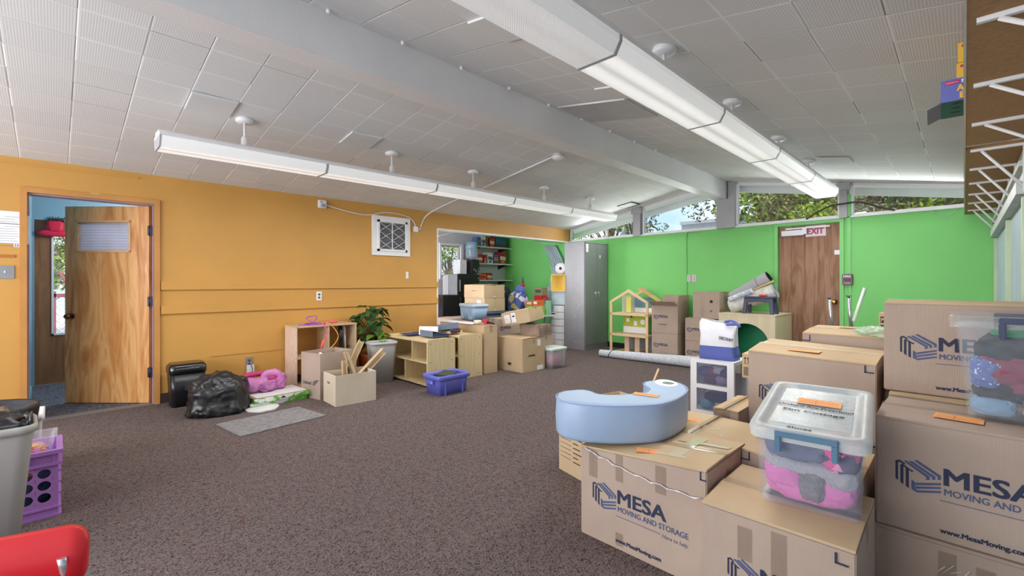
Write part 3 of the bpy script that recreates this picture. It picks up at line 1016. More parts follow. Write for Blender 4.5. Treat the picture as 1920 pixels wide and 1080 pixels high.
# open inner door
t_ = D.objects.new('door_1', None); COL.objects.link(t_); t_.location = (-5.965, .70, 0); t_.rotation_euler = (0, 0, radians(-135.6)); t_['kind'] = 'structure'; t_['label'] = 'open amber wooden door with a louvre'
b = B()
lx0, lx1, lz0, lz1 = .185, .755, 1.556, 1.885
box(b, 0, .87, -.02, .02, .008, lz0); box(b, 0, .87, -.02, .02, lz1, 2.03); box(b, 0, lx0, -.02, .02, lz0, lz1); box(b, lx1, .87, -.02, .02, lz0, lz1)
mesh('door_panel', b, DOORW, t_)
b = B()
for k in range(11):
    z = lz0 + .022 + k * (lz1 - lz0 - .02) / 11
    M_ = Matrix.Translation((0, 0, z)) @ Matrix.Rotation(radians(-44), 4, 'X')
    box(b, lx0 + .02, lx1 - .02, -.024, .024, -.0015, .0015, M_)
lv = mesh('louvre', b, mat('louvre_grey', (196, 194, 206), .45), t_)
b = B()
for a_ in ((lx0, lx1, lz0, lz0 + .02), (lx0, lx1, lz1 - .02, lz1), (lx0, lx0 + .02, lz0, lz1), (lx1 - .02, lx1, lz0, lz1)):
    box(b, a_[0], a_[1], -.027, .027, a_[2], a_[3])
mesh('louvre_frame', b, mat('pale_wood_bead', (206, 160, 110), .5), t_)
b = B()
for sgn in (1, -1):
    cyl(b, (.80, sgn * .02, .90), (.80, sgn * .028, .90), .032); cyl(b, (.80, sgn * .028, .90), (.80, sgn * .055, .90), .011)
    for (ra, ya), (rb, yb) in zip([(.012, .05), (.026, .055), (.03, .07), (.02, .088)], [(.026, .055), (.03, .07), (.02, .088), (.001, .09)]):
        cyl(b, (.80, sgn * ya, .9), (.80, sgn * yb, .9), ra, rb, caps=False)
mesh('door_knob', b, mat('bronze', (120, 78, 46), .3, .9), t_)
b = B()
for z in (.32, 1.05, 1.78):
    box(b, -.03, .012, .0, .024, z - .05, z + .05); cyl(b, (-.012, .024, z - .05), (-.012, .024, z + .05), .008, seg=8)
mesh('hinge', b, mat('dark_hinge', (60, 54, 60), .4, .6), t_)

# hall things seen through the door
t = thing('red_ribbon_bow', 'red fabric bow hanging on the brown outer door', 'bow', (-7.86, .02, 1.93))
pz = xp(103, 428, -7.86)
b = B(); blob(b, (0, pz.y - .02, pz.z - 1.93 + .02), (.04, .075, .07), 3, .15, 2.5, .6, 3); mesh('knot', b, mat('red_ribbon', (206, 24, 62), .6, bump=.4, bs=20), t)
b = B(); blob(b, (0, pz.y - .02, pz.z - 1.93 - .065), (.035, .14, .035), 5, .15, 2.5, .6, 3); mesh('ribbon_tail', b, mat('red_ribbon2', (214, 30, 70), .6, bump=.4, bs=20), t)
b = B()
for k in range(9):
    cyl(b, (0, pz.y - .07 + k * .015, pz.z - 1.93 + .08), (.01, pz.y - .08 + k * .018, pz.z - 1.93 + .12 + .01 * (k % 3)), .008, .004, seg=6)
mesh('pine_sprig', b, mat('dark_sprig', (46, 34, 26), .8), t)
b = B()
pts0, pts1 = [], []
for k in range(15):
    u = k / 14
    pts0.append((-7.90 + .012 * sin(u * 22), .23 + .34 * u, 1.80))
    pts1.append((-7.90 + .012 * sin(u * 22), .44 + .13 * u, .98))
va = [b.verts.new(p) for p in pts0]; vb = [b.verts.new(p) for p in pts1]
for k in range(14):
    b.faces.new((va[k], va[k + 1], vb[k + 1], vb[k])).smooth = True
bmesh.ops.solidify(b, geom=b.faces[:], thickness=.003)
tag(mesh('door_curtain', b, mat('lavender_cloth', (198, 190, 214), .8)), 'lavender curtain tied back over the glass of the outer door', 'curtain')
# porch fence beyond the outer door
t = thing('lattice_fence', 'white lattice fence with dark red rails outside the outer door', 'fence', (-10.6, -.6, 0))
b = B()
for k in range(26):
    y = -.6 + k * .12
    tube(b, [(0, y, .1), (0, y + .9, 1.0)], .009, 4); tube(b, [(0, y + .9, .1), (0, y, 1.0)], .009, 4)
mesh('lattice', b, WPLAST, t)
b = B()
for z in (.08, 1.0):
    box(b, -.03, .03, -.7, 3.4, z, z + .06)
for y in (-.6, .55, 1.7, 2.9):
    box(b, -.03, .03, y, y + .07, 0, 1.1)
mesh('rail', b, mat('dark_red_paint', (150, 84, 92), .6), t)
t = thing('porch_stair', 'white sloping porch stringer with a dark red handrail', 'stair rail', (-9.9, .1, 0))
b = B()
loft(b, [[(x, .0, 1.40), (x, .12, 1.40), (x, 1.0, .5), (x, .75, .0), (x, .6, .0)] for x in (-.05, .05)], smooth=False); mesh('stringer', b, WPLAST, t)
b = B(); tube(b, [(.08, -.05, 1.42), (.08, .55, .1)], .025, 6); mesh('handrail', b, MATS['dark_red_paint'], t)
b = B(); box(b, -30, -8.12, -8, 12, -.3, -.05); struct('ground', b, mat('pale_concrete', (200, 198, 194), .9), 'concrete ground outside')
b = B(); box(b, -8.12, 14, 8.3, 30, -.3, -.05); struct('ground', b, mat('pale_gravel', (206, 200, 188), .95), 'garden ground beyond the far wall')

# ------------------------------------------------------------------ far wall fittings
p = fw(1297, 522)
for k, dx in enumerate((-.05, .045)):
    t = thing('wall_outlet', 'pinkish outlet on the green wall, %s of the pair' % ('left' if k == 0 else 'right'), 'outlet', fwp(p[0] + dx, 0, p[1]), FT)
    b = B(); box(b, -.038, .038, -.012, 0, -.055, .055); bevel(b, .003); mesh('plate', b, mat('pale_pink_plate', (214, 196, 200), .5), t)
    b = B()
    for dz in (-.02, .02):
        cyl(b, (0, -.012, dz), (0, -.016, dz), .015, seg=12)
    mesh('socket', b, GREYP, t)
s_ = fw(1288, 450)
b = B(); tube(b, spline([(s_[0] + .25, -.012, WT - .02), (s_[0] + .06, -.012, WT - .025), (s_[0], -.012, WT - .08), (s_[0], -.012, 1.3), (s_[0], -.012, .9)], 6), .008)
tag(mesh('conduit', b, GREENT, M=FM), 'green painted conduit down to the twin outlets', 'conduit')
s_ = fw(1592, 480)
b = B(); box(b, s_[0] - .016, s_[0] + .016, -.02, 0, 1.36, WT); box(b, s_[0] - .02, s_[0] + .02, -.025, 0, WT - .01, WT + .3)
tag(mesh('conduit', b, GREENT, M=FM), 'wide green conduit above the fire alarm box', 'conduit')
p = fw(1590, 524)
t = thing('fire_alarm_box', 'dark red fire alarm pull box on the green wall', 'fire alarm', fwp(p[0], 0, p[1]), FT)
b = B(); box(b, -.055, .055, -.05, 0, -.07, .07); bevel(b, .006); mesh('housing', b, mat('alarm_maroon', (124, 84, 104), .5), t)
b = B(); box(b, -.035, .035, -.058, -.05, -.02, .012); mesh('pull_handle', b, mat('alarm_handle', (60, 50, 60), .4), t)
b = B(); text(b, 'FIRE', -.04, .03, .08, .022, y=-.0515, bold=.001); text(b, 'ALARM', -.035, -.055, .07, .014, y=-.0515); mesh('lettering', b, PAPER, t)
b = B(); tube(b, spline([fwp(*q) for q in [(fw(1512, 415)[0], -.01, WT + .03), (fw(1535, 402)[0], -.03, 2.20), (fw(1560, 392)[0], -.06, 2.26), (fw(1585, 391)[0], -.07, 2.27), (fw(1612, 390)[0], -.03, 2.275), (fw(1640, 397)[0], -.01, 2.21), (fw(1662, 401)[0], -.01, 2.16), (fw(1678, 403)[0], -.01, 2.13)]], 8), .011)
tag(mesh('hose', b, mat('brown_hose', (78, 54, 40), .5)), 'brown hose arching in front of the clerestory post above the exit door', 'hose')
b = B(); tube(b, spline([fwp(fw(1745, 397)[0], -.01, WT + .02), fwp(fw(1770, 402)[0], -.015, 1.99), fwp(fw(1800, 396)[0], -.015, WT)], 8), .003)
tag(mesh('cable', b, GREYP), 'thin cable looping down over the top of the green wall', 'cable')
sq = fw(1139, 440)
b = B()
for rr, z0_, z1_, mi in ((.10, -.03, .03, 0),):
    cyl(b, (sq[0], .05, WT + .115), (sq[0] + .001, .13, WT + .115), .09, seg=20, mi=0)
    cyl(b, (sq[0] - .001, .049, WT + .115), (sq[0], .131, WT + .115), .035, seg=16, mi=1)
b.free()
t = thing('tape_roll', 'large roll of brown backed white tape standing on the clerestory sill', 'tape roll', fwp(sq[0], -.012, WT + .024), FT + radians(35))
b = B()
loft(b, [[(x, r_ * cos(2 * pi * k / 24), .075 + r_ * sin(2 * pi * k / 24)) for k in range(24)] for x, r_ in ((-.03, .05), (-.03, .075), (.03, .075), (.03, .05), (-.03, .05))], False, False); mesh('tape', b, WPLAST, t)
b = B()
loft(b, [[(x, r_ * cos(2 * pi * k / 24), .075 + r_ * sin(2 * pi * k / 24)) for k in range(24)] for x, r_ in ((-.031, .045), (-.031, .05), (.031, .05), (.031, .045), (-.031, .045))], False, False); mesh('core', b, mat('brown_core', (150, 104, 50), .6), t)

# ------------------------------------------------------------------ right-hand shelf
t = thing('wall_shelf', 'long brown wall shelf on white brackets high on the right', 'shelf', (.25, 1.0, 2.0))
b = B(); box(b, -.245, -.002, 2.7, 6.19, .006, .026); box(b, -.245, .168, -.6, 2.58, .006, .026); mesh('board', b, BROWN, t)
b = B(); box(b, -.252, -.245, -.6, 6.19, .004, .028); mesh('edge_strip', b, mat('pale_edge', (206, 200, 190), .5), t)
for k in range(11):
    y = 1.87 + .61 * (k - 2) - 1.0
    xw = -.02 if y > 2.6 else .15
    b = B()
    box(b, -.225, xw, y - .008, y + .008, -.008, .006)
    tube(b, [(-.18, y, -.008), (xw, y, -.235)], .0075, 8)
    box(b, xw - .005, xw + .018, y - .01, y + .01, -.26, .006)
    mesh('bracket', b, WPLAST, t)

# ------------------------------------------------------------------ moving boxes
L1 = [  # printed cube emblem, digitised in unit widths (x right, z up, origin at its lower left)
    [(.0, .83), (.0, .28), (.06, .24), (.06, .79)], [(.0, .83), (.10, .875), (.25, .775), (.18, .755), (.10, .81), (.06, .79)],
    [(.115, .73), (.115, .19), (.185, .145), (.185, .70)], [(.115, .73), (.17, .76), (.32, .665), (.25, .645), (.185, .70)],
    [(.24, .645), (.24, .11), (.31, .065), (.31, .62)], [(.24, .645), (.29, .67), (.43, .61), (.37, .58), (.31, .62)]]
L2 = [[(.43, .935), (.50, .97), (1.02, .65), (1.02, .53), (.95, .51), (.95, .60)],
      [(.31, .875), (.375, .91), (.90, .59), (.90, .50), (.83, .475), (.83, .545)],
      [(.19, .86), (.26, .885), (.78, .555), (.78, .46), (.70, .43), (.70, .515)],
      [(.46, .275), (.46, .20), (1.02, .375), (1.02, .435)],
      [(.46, .165), (.46, .10), (1.02, .265), (1.02, .325)],
      [(.37, .345), (.45, .295), (.45, .10), (.50, .062), (1.02, .205), (1.02, .145), (.50, -.005), (.37, .06)]]
def mesa_print(par, ox, oz, k=1.0, y=-.0035, small=False, url=True, M=None):
    """ox, oz: lower-left of the emblem on the front face; k = 1 for the large box"""
    w = .129 * k
    f = (lambda p: M @ Vector(p)) if M else (lambda p: p)
    b = B()
    for poly in L1:
        quad(b, [f((ox + x * w, y, oz + z * w)) for x, z in poly], 0)
    for n, poly in enumerate(L2):
        quad(b, [f((ox + x * w, y, oz + z * w)) for x, z in poly], 1)
    mesh('printed_emblem', b, [NAVY, SLATE], par, normals=False)
    b = B()
    text(b, 'MESA', ox + w + .012 * k, oz + .052 * k, .236 * k, .062 * k, y=y, bold=.0026 * k, M=M)
    if not small:
        text(b, 'MOVING AND STORAGE', ox + w + .012 * k, oz + .014 * k, .335 * k, .024 * k, y=y, bold=.0006, mi=1, M=M)
        p = [f((ox + w + .0 * k, y, oz - .008 * k)), f((ox + w + .225 * k, y, oz - .008 * k)), f((ox + w + .225 * k, y, oz - .0105 * k)), f((ox + w, y, oz - .0105 * k))]
        quad(b, p, 1)
        text(b, 'Here to help', ox + w + .232 * k, oz - .022 * k, .112 * k, .017 * k, y=y, mi=1, M=M, shear=.15)
    else:
        quad(b, [f((ox + w + .01, y, oz + .03)), f((ox + w + .27 * k, y, oz + .03)), f((ox + w + .27 * k, y, oz + .034)), f((ox + w + .01, y, oz + .034))], 1)
    if url:
        text(b, 'www.MesaMoving.com', ox + w, oz - .130 * k, .225 * k, .018 * k, y=y, bold=.0011, M=M)
    mesh('printed_lettering', b, [NAVY, SLATE], par, normals=False)
def corner_mark(b, x, z, s=.035, y=-.0035, flip=1):
    for q in ((x, x + .006, z - s, z), (x, x + s * flip, z - s, z - s + .006)):
        a0, a1 = sorted(q[:2])
        quad(b, [(a0, y, q[2]), (a1, y, q[2]), (a1, y, q[3]), (a0, y, q[3])])
def sticker(par, x, y, z, rz=0, w=.13, d=.055):
    M_ = Matrix.Translation((x, y, z)) @ Matrix.Rotation(rz, 4, 'Z')
    b = B(); box(b, -w / 2, w / 2, -d / 2, d / 2, 0, .0008, M_)
    for k in range(4):
        box(b, -w / 2 + .01, w / 2 - .01, -d / 2 + .01 + k * .011, -d / 2 + .0115 + k * .011, .0008, .001, M_, mi=1)
    box(b, -.012, -.010, -d / 2 + .006, d / 2 - .006, .0008, .001, M_, mi=1)
    return mesh('orange_sticker', b, [STICK, STICKP], par)

def carton(loc, w, d, h, rz, label, name='moving_box', group='cardboard moving boxes', m=CARD, seam='x', dz=(0, 0, 0, 0), mtop=None, tape=True, gap=.004, cat='box', seed=0, taped_front=()):
    """closed box; origin at the front-left bottom corner, front face at y=0"""
    t = thing(name, label, cat, loc, rz, group)
    mtop = mtop or m
    hb = h - .008
    def zt(x, y):
        u, v = x / w, y / d
        return dz[0] * (1 - u) * (1 - v) + dz[1] * u * (1 - v) + dz[2] * u * v + dz[3] * (1 - u) * v
    def warp(bb):
        for v in bb.verts:
            if v.co.z > h * .3:
                k = min(1, (v.co.z - h * .3) / (h * .7))
                v.co.z += zt(v.co.x, v.co.y) * k
            k = sin(pi * min(max(v.co.z / h, 0), 1)) * .006
            cx = (v.co.x / w - .5); cy = (v.co.y / d - .5)
            if v.co.z < h - .009:
                v.co.x += cx * k * 2 * (1 - 4 * cy * cy) * (abs(cx) > .49)
                v.co.y += cy * k * 2 * (1 - 4 * cx * cx) * (cy > .49)
    b = B(); box(b, 0, w, 0, d, 0, hb); bevel(b, .004, 2); subdiv(b, 4); warp(b)
    mesh('box_body', b, m, t)
    sag = .003 + .004 * ((seed * 37) % 3)
    for k in (0, 1):
        b = B()
        if seam == 'x':
            y0, y1 = (.001, d / 2 - gap) if k == 0 else (d / 2 + gap, d - .001)
            box(b, .001, w - .001, y0, y1, hb, h)
        else:
            x0, x1 = (.001, w / 2 - gap) if k == 0 else (w / 2 + gap, w - .001)
            box(b, x0, x1, .001, d - .001, hb, h)
        subdiv(b, 3); warp(b)
        for v in b.verts:
            q = (v.co.y / d if seam == 'x' else v.co.x / w)
            e = 1 - min(1, abs(q - .5) * 2)
            v.co.z += e * (sag if k == 0 else sag * .5)
        mesh('top_flap', b, mtop, t)
    if tape:
        b = B()
        if seam == 'x':
            box(b, -.0012, w + .0012, d / 2 - .026, d / 2 + .026, h + sag + .0005, h + sag + .0012)
            for s_ in (0, 1):
                xx = -.0035 if s_ == 0 else w + .0025
                box(b, xx, xx + .001, d / 2 - .026, d / 2 + .026, h - .09, h)
        else:
            box(b, w / 2 - .026, w / 2 + .026, -.0012, d + .0012, h + sag + .0005, h + sag + .0012)
            box(b, w / 2 - .026, w / 2 + .026, -.0045, -.0035, h - .09, h)
        for v in b.verts:
            v.co.z += zt(v.co.x, v.co.y)
        mesh('packing_tape', b, TAPE, t)
    if taped_front:
        for x, z0, z1, wd in taped_front:
            b = B(); box(b, x, x + wd, -.0024, -.0018, z0, z1); mesh('packing_tape', b, TAPE, t)
    return t

# front row
tA = carton((-1.36, 1.857, 0), .622, .457, .455, 0, 'large printed moving box in front, with the pale blue cushion on it', dz=(-.018, .035, .03, -.01), seed=1,
            taped_front=((.05, .30, .43, .05), (.20, .32, .445, .04), (.40, .33, .45, .05), (.20, .02, .08, .04)), mtop=CARDT)
mesa_print(tA, .071, .165, y=-.0014)
b = B(); corner_mark(b, .595, .478, .036, y=-.0014, flip=.7); mesh('corner_print', b, NAVY, tA, normals=False)
b = B()
pts = [(.03, -.010, .44)]
for k in range(24):
    u = k / 23
    pts.append((.04 + .56 * u, -.012 - .002 * sin(k * 2.3), .43 - .06 * u - .05 * sin(u * pi) * .4 + .004 * sin(k * 1.7)))
tube(b, pts, .0024, 5); tube(b, [(x + .004, y - .002, z + .003 * sin(x * 160)) for x, y, z in pts], .0018, 4); mesh('twisted_tape', b, mat('crumpled_clear_tape', (222, 222, 226), .15, spec=.9), tA)
GTAPE = mat('glossy_tape_strip', (206, 192, 164), .12)
def lid_z(x, y, w, d, h, dz, sag):
    u, v = x / w, y / d
    return h + dz[0] * (1 - u) * (1 - v) + dz[1] * u * (1 - v) + dz[2] * u * v + dz[3] * (1 - u) * v + sag * (1 - min(1, abs(v - .5) * 2))
def lid_strip(bb, x0, x1, y0, y1, *a):
    n = 6
    top = [[bb.verts.new((x0 + (x1 - x0) * i / n, y, lid_z(x0 + (x1 - x0) * i / n, y, *a) + .0009)) for i in range(n + 1)] for y in (y0, (y0 + y1) / 2, y1)]
    for j in range(2):
        for i in range(n):
            bb.faces.new((top[j][i], top[j][i + 1], top[j + 1][i + 1], top[j + 1][i]))
aA = (.622, .457, .455, (-.018, .035, .03, -.01), .007)
for q in ((.33, .50, .075, .105), (.36, .60, .30, .34), (.41, .47, .10, .40), (.24, .60, .214, .222)):
    b = B(); lid_strip(b, *q, *aA); mesh('packing_tape', b, GTAPE, tA)
sticker(tA, .335, .085, lid_z(.335, .085, *aA) + .002, radians(25))
tB = carton((-.72, 1.766, 0), .48, .457, .405, radians(.5), 'medium printed moving box under the clear bin of pink clothes', dz=(0, .0, .012, .012), seed=2, mtop=CARDT,
            taped_front=((.13, .24, .36, .05), (.24, .22, .38, .05)))
mesa_print(tB, .095, .14, .80, y=-.0014, url=True)
b = B(); corner_mark(b, .425, .385, .036, y=-.006); mesh('corner_print', b, NAVY, tB, normals=False)
tJ = None
# open box under the cushion's left end
def open_carton(loc, w, d, h, rz, label, m=CARD, flaps=(), name='open_box', th=.005, group='cardboard moving boxes', inner=None, cat='box'):
    t = thing(name, label, cat, loc, rz, group)
    b = B()
    box(b, 0, w, 0, d, 0, .005); box(b, 0, w, 0, th, .005, h); box(b, 0, w, d - th, d, .005, h); box(b, 0, th, th, d - th, .005, h); box(b, w - th, w, th, d - th, .005, h)
    subdiv(b, 1)
    mesh('box_body', b, m, t)
    for side, ang, ln in flaps:
        b = B()
        R_ = {'front': (Matrix.Translation((0, .002, h)), w), 'back': (Matrix.Translation((w, d - .002, h)) @ Matrix.Rotation(pi, 4, 'Z'), w),
              'right': (Matrix.Translation((w - .002, 0, h)) @ Matrix.Rotation(pi / 2, 4, 'Z'), d), 'left': (Matrix.Translation((.002, d, h)) @ Matrix.Rotation(-pi / 2, 4, 'Z'), d)}[side]
        M_ = R_[0] @ Matrix.Rotation(radians(ang), 4, 'X')
        box(b, .003, R_[1] - .003, -.002, .002, 0, ln, M_)
        mesh('box_flap', b, m, t)
    return t
# rotation positive tips a flap towards the viewer of that side
tJ = open_carton((-1.93, 2.39, 0), .50, .55, .45, radians(-14), 'open brown box with printed lines under the left end of the blue cushion', m=CARDT)
b = B()
for k in range(11):
    z = .40 - k * .03
    quad(b, [(.02, -.002, z), (.13, -.002, z - .0), (.13, -.002, z - .0025), (.02, -.002, z - .0025)])
    quad(b, [(.15, -.002, z - .004), (.2 + .02 * (k % 3), -.002, z - .004), (.2 + .02 * (k % 3), -.002, z - .01), (.15, -.002, z - .01)])
mesh('printed_form', b, BLACKI, tJ, normals=False)
b = B(); tube(b, [(0, 0, 0), (.10, .52, .36)], .006, 6)
sb = zp(1235, 690, .80); sa = zp(1203, 735, .45)
b.free(); b = B(); cyl(b, (-1.62, 2.62, .006), dp(1235, 691, 3.05), .006, seg=8)
tag(mesh('wooden_stick', b, mat('pale_stick_wood', (226, 190, 140), .6)), 'thin pale wooden stick poking up behind the blue cushion', 'stick')

tI = carton((-1.30, 2.335, 0), .545, .45, .445, 0, 'brown moving box with an orange sticker behind the front box', dz=(0, -.01, 0, .0), seed=2, mtop=CARDT, seam='y')
sticker(tI, .14, .27, .452, radians(4), .17, .06)
for q in ((.05, .40, .10, .16), (.16, .36, .20, .25)):
    b = B(); lid_strip(b, *q, .545, .45, .445, (0, -.01, 0, 0), .004); mesh('packing_tape', b, GTAPE, tI)
tM = carton((-.735, 2.255, 0), .44, .45, .445, 0, 'moving box behind the clear bin of pink clothes, between the stacks', seed=0, mtop=CARDT, dz=(.035, -.01, .0, .02))
b = B(); corner_mark(b, .03, .468, .04, y=-.0014, flip=-1); mesh('corner_print', b, NAVY, tM, normals=False)
hp = zp(1325, 760, .49)
tH = carton((-1.01 - .07, 2.82, .0), .143, .42, .49, 0, 'narrow flat topped brown box with a taped seam right of the white drawers', seed=1, mtop=CARDT, seam='y')
# big stack beside the bins
tG0 = carton((-.93, 2.99, 0), .61, .457, .391, 0, 'lower moving box under the tall box behind the clear bin', seed=1)
tG = carton((-.935, 2.985, .402), .615, .457, .435, 0, 'printed moving box with an orange sticker on its lid, behind the clear bin', dz=(0, -.012, .01, .03), seed=2, mtop=CARDT)
mesa_print(tG, .06, .125, y=-.0014)
sticker(tG, .27, .13, .445, radians(-3), .16, .10)
b = B(); corner_mark(b, .565, .415, .04, y=-.006); mesh('corner_print', b, NAVY, tG, normals=False)
tN0 = carton((-.775, 3.56, 0), .60, .457, .455, 0, 'lower moving box behind the tall sticker box', seed=0)
tN = carton((-.775, 3.558, .457), .60, .457, .455, 0, 'moving box with crumpled green film on its lid, near the exit door', dz=(0, 0, .02, .02), seed=1, mtop=CARDT)
b = B(); corner_mark(b, .04, .44, .04, y=-.0014, flip=-1); mesh('corner_print', b, NAVY, tN, normals=False)
sticker(tN, .22, .33, .478, 0, .14, .05)
b = B(); blob(b, (.44, .15, .475), (.15, .14, .028), 4, .4, 3.4, .8, 4); tg = mesh('crumpled_film', b, film_material('green_tinted_wrap', (206, 234, 206), .55, .15), tN)
tO0 = carton((-1.09, 3.56, 0), .29, .34, .55, 0, 'plain brown box standing between the drawers and the big stack', seed=0)
tO1 = carton((-1.155, 3.55, .552), .36, .35, .175, 0, 'small brown box with arrows and a barcode, right of the printed bag', m=CARDT, seed=1)
b = B()
for dx in (.02, .04):
    quad(b, [(dx, -.0014, .11), (dx + .004, -.0014, .11), (dx + .004, -.0014, .145), (dx, -.0014, .145)])
    quad(b, [(dx - .006, -.0014, .14), (dx + .010, -.0014, .14), (dx + .002, -.0014, .155), (dx + .002, -.0014, .155)][:3])
quad(b, [(.012, -.0014, .104), (.055, -.0014, .104), (.055, -.0014, .107), (.012, -.0014, .107)])
for k in range(9):
    quad(b, [(.012, -.0014, .02 + k * .007), (.05, -.0014, .02 + k * .007), (.05, -.0014, .0235 + k * .007), (.012, -.0014, .0235 + k * .007)])
mesh('printed_marks', b, BLACKI, tO1, normals=False)
# right-hand stack
tD = carton((-.27, 2.35, 0), .62, .457, .272, 0, 'bottom box of the right-hand stack, taped, at the lower right corner', seed=1, taped_front=((.20, .12, .24, .05), (.3, .08, .22, .05)))
b = B()
for k in range(7):
    x = .19 + .022 * k
    tube(b, [(x, -.008, .15 + .01 * (k % 3)), (x + .03, -.009, .19 + .012 * (k % 2))], .0015, 4)
mesh('tape_glints', b, MATS['crumpled_clear_tape'], tD)
tC = carton((-.256, 2.36, .275), .622, .455, .435, 0, 'large printed box in the middle of the right-hand stack, under the bin of maroon clothes', seed=2, dz=(0, 0, -.004, -.004), gap=.006)
mesa_print(tC, .062, .160, y=-.0014)
sticker(tC, .24, .13, .4435, radians(-4), .14, .09)
tF0 = carton((-.262, 2.86, 0), .50, .455, .272, 0, 'hidden bottom box at the back of the right-hand stack', seed=1)
tF = carton((-.262, 2.86, .275), .50, .455, .435, 0, 'plain box under the topmost printed box of the right-hand stack', seed=0, mtop=CARDT)
tE = carton((-.286, 2.93, .715), .53, .457, .437, 0, 'topmost large printed box of the right-hand stack, against the green wall', seed=1, dz=(0, 0, .0, .0), mtop=CARDT)
mesa_print(tE, .062, .160, y=-.0014)
b = B()
for k in range(8):
    a_ = k * pi / 4
    tube(b, [(-.006, .2 + .02 * cos(a_) * .3, .22 + .03 * sin(a_) * .3), (-.006, .2 + .03 * cos(a_), .22 + .05 * sin(a_))], .003, 4)
mesh('side_mark', b, SLATE, tE)

# far stacks by the green wall
t = carton((-3.605, 6.85, 0), .43, .43, .435, radians(2), 'lower printed box of the left stack by the doll house', seed=0)
mesa_print(t, .035, .20, .62, y=-.0014, small=True, url=False)
tO = open_carton((-3.605, 6.85, .437), .43, .43, .435, radians(2), 'open printed box on the left stack by the doll house, flaps up', flaps=(('back', -8, .17), ('right', 4, .17), ('front', 62, .16)))
mesa_print(tO, .035, .215, .62, y=-.0015, small=True, url=True)
for k in range(2):
    t = carton((-3.085, 6.93, .348 * k), .43, .40, .347, 0, 'printed box at the %s of the stack between the doll house and the cube' % ('bottom', 'middle')[k], seed=k)
    mesa_print(t, .03, .13, .62, y=-.0014, small=True, url=False)
    if k == 1:
        b = B(); text(b, '3', .27, .10, .06, .12, y=-.0014, bold=.003); mesh('marker_scrawl', b, mat('blue_marker', (70, 80, 160), .6), t)
t = carton((-2.975, 6.96, .697), .40, .38, .40, 0, 'brown box with wide tape on top of the stack beside the rolled mats', seed=1, taped_front=((.12, .02, .40, .06),))
b = B(); cyl(b, (.28, -.006, .26), (.28, -.0065, .26), .022, seg=16); text(b, 'UP', .26, .10, .035, .03, y=-.0065); mesh('printed_marks', b, BLACKI, t)

# ------------------------------------------------------------------ the blue C-shaped cushion
def c2(px, py, ):
    q = zp(1030 + px / 6.748, 700 + py / 6.748, .663)
    return (q.x, q.y)
outer = [c2(*q) for q in [(200, 213), (105, 245), (92, 285), (160, 330), (280, 358), (450, 380), (680, 393), (900, 397), (1150, 393), (1380, 378), (1520, 345), (1640, 295), (1735, 225), (1740, 165), (1640, 110), (1500, 87), (1330, 84), (1220, 98), (1190, 122)]]
inner = [c2(*q) for q in [(1225, 150), (1262, 180), (1240, 212), (1180, 235), (1030, 252), (800, 264), (620, 252), (530, 218), (400, 198)]]
outl = spline([Vector((x, y, 0)) for x, y in outer + inner + [outer[0]]], 4)[:-1]
cenx = sum(p.x for p in outl) / len(outl); ceny = sum(p.y for p in outl) / len(outl)
# normals of the outline for the rolled edge
N_ = len(outl)
area = sum(outl[i].x * outl[(i + 1) % N_].y - outl[(i + 1) % N_].x * outl[i].y for i in range(N_))
nrm = []
for i in range(N_):
    tgt = (outl[(i + 1) % N_] - outl[i - 1]).normalized()
    nn = Vector((tgt.y, -tgt.x, 0))
    if area < 0:
        nn = -nn
    nrm.append(nn)
ZB = .468
t = thing('c_shaped_cushion', 'pale blue vinyl crescent shaped nursing cushion lying on the front moving box', 'cushion', (cenx, ceny, ZB))
def ring(z, inset):
    return [(p.x - n.x * inset - cenx, p.y - n.y * inset - ceny, z) for p, n in zip(outl, nrm)]
b = B(); loft(b, [ring(0, .02), ring(.006, .006), ring(.02, 0), ring(.10, -.004), ring(.175, 0), ring(.186, .004), ring(.192, .010), ring(.195, .020)], False, False)
from mathutils.geometry import tessellate_polygon
for zz, ins in ((0, .02), (.195, .020)):
    rg0 = [Vector(p) for p in ring(zz, ins)]
    vv = [b.verts.new(p) for p in rg0]
    for tri in tessellate_polygon([rg0]):
        b.faces.new([vv[i] for i in tri])
bmesh.ops.remove_doubles(b, verts=b.verts[:], dist=.0004)
mesh('cover', b, BLUEV, t)
b = B()
rg = ring(.188, -.001)
tube(b, rg + [rg[0]], .0032, 6); mesh('piping', b, mat('cushion_piping', (150, 172, 212), .5), t)
pw = zp(1249, 718.5, .663)
b = B()
for r_, mi, dz in ((.085, 0, .0), ):
    loft(b, [[(pw.x - cenx + (.070 * cos(a) - .03 * sin(a)) * k, pw.y - ceny + .085 * sin(a) * k, z) for a in [2 * pi * j / 28 for j in range(28)]] for k, z in ((1, .1955), (1, .197), (.0001, .1975))], smooth=False)
mesh('white_patch', b, WPLAST, t)
b = B(); loft(b, [[(pw.x - cenx + .012 + .033 * cos(a) * k, pw.y - ceny + .0 + .032 * sin(a) * k, z) for a in [2 * pi * j / 20 for j in range(20)]] for k, z in ((1, .1975), (1, .1985), (.001, .199))], smooth=False)
mesh('green_patch', b, mat('sage_patch', (110, 130, 118), .6), t)
ps = zp(1211, 740, .665)
sticker(t, ps.x - cenx, ps.y - ceny, .197, radians(12), .13, .055)

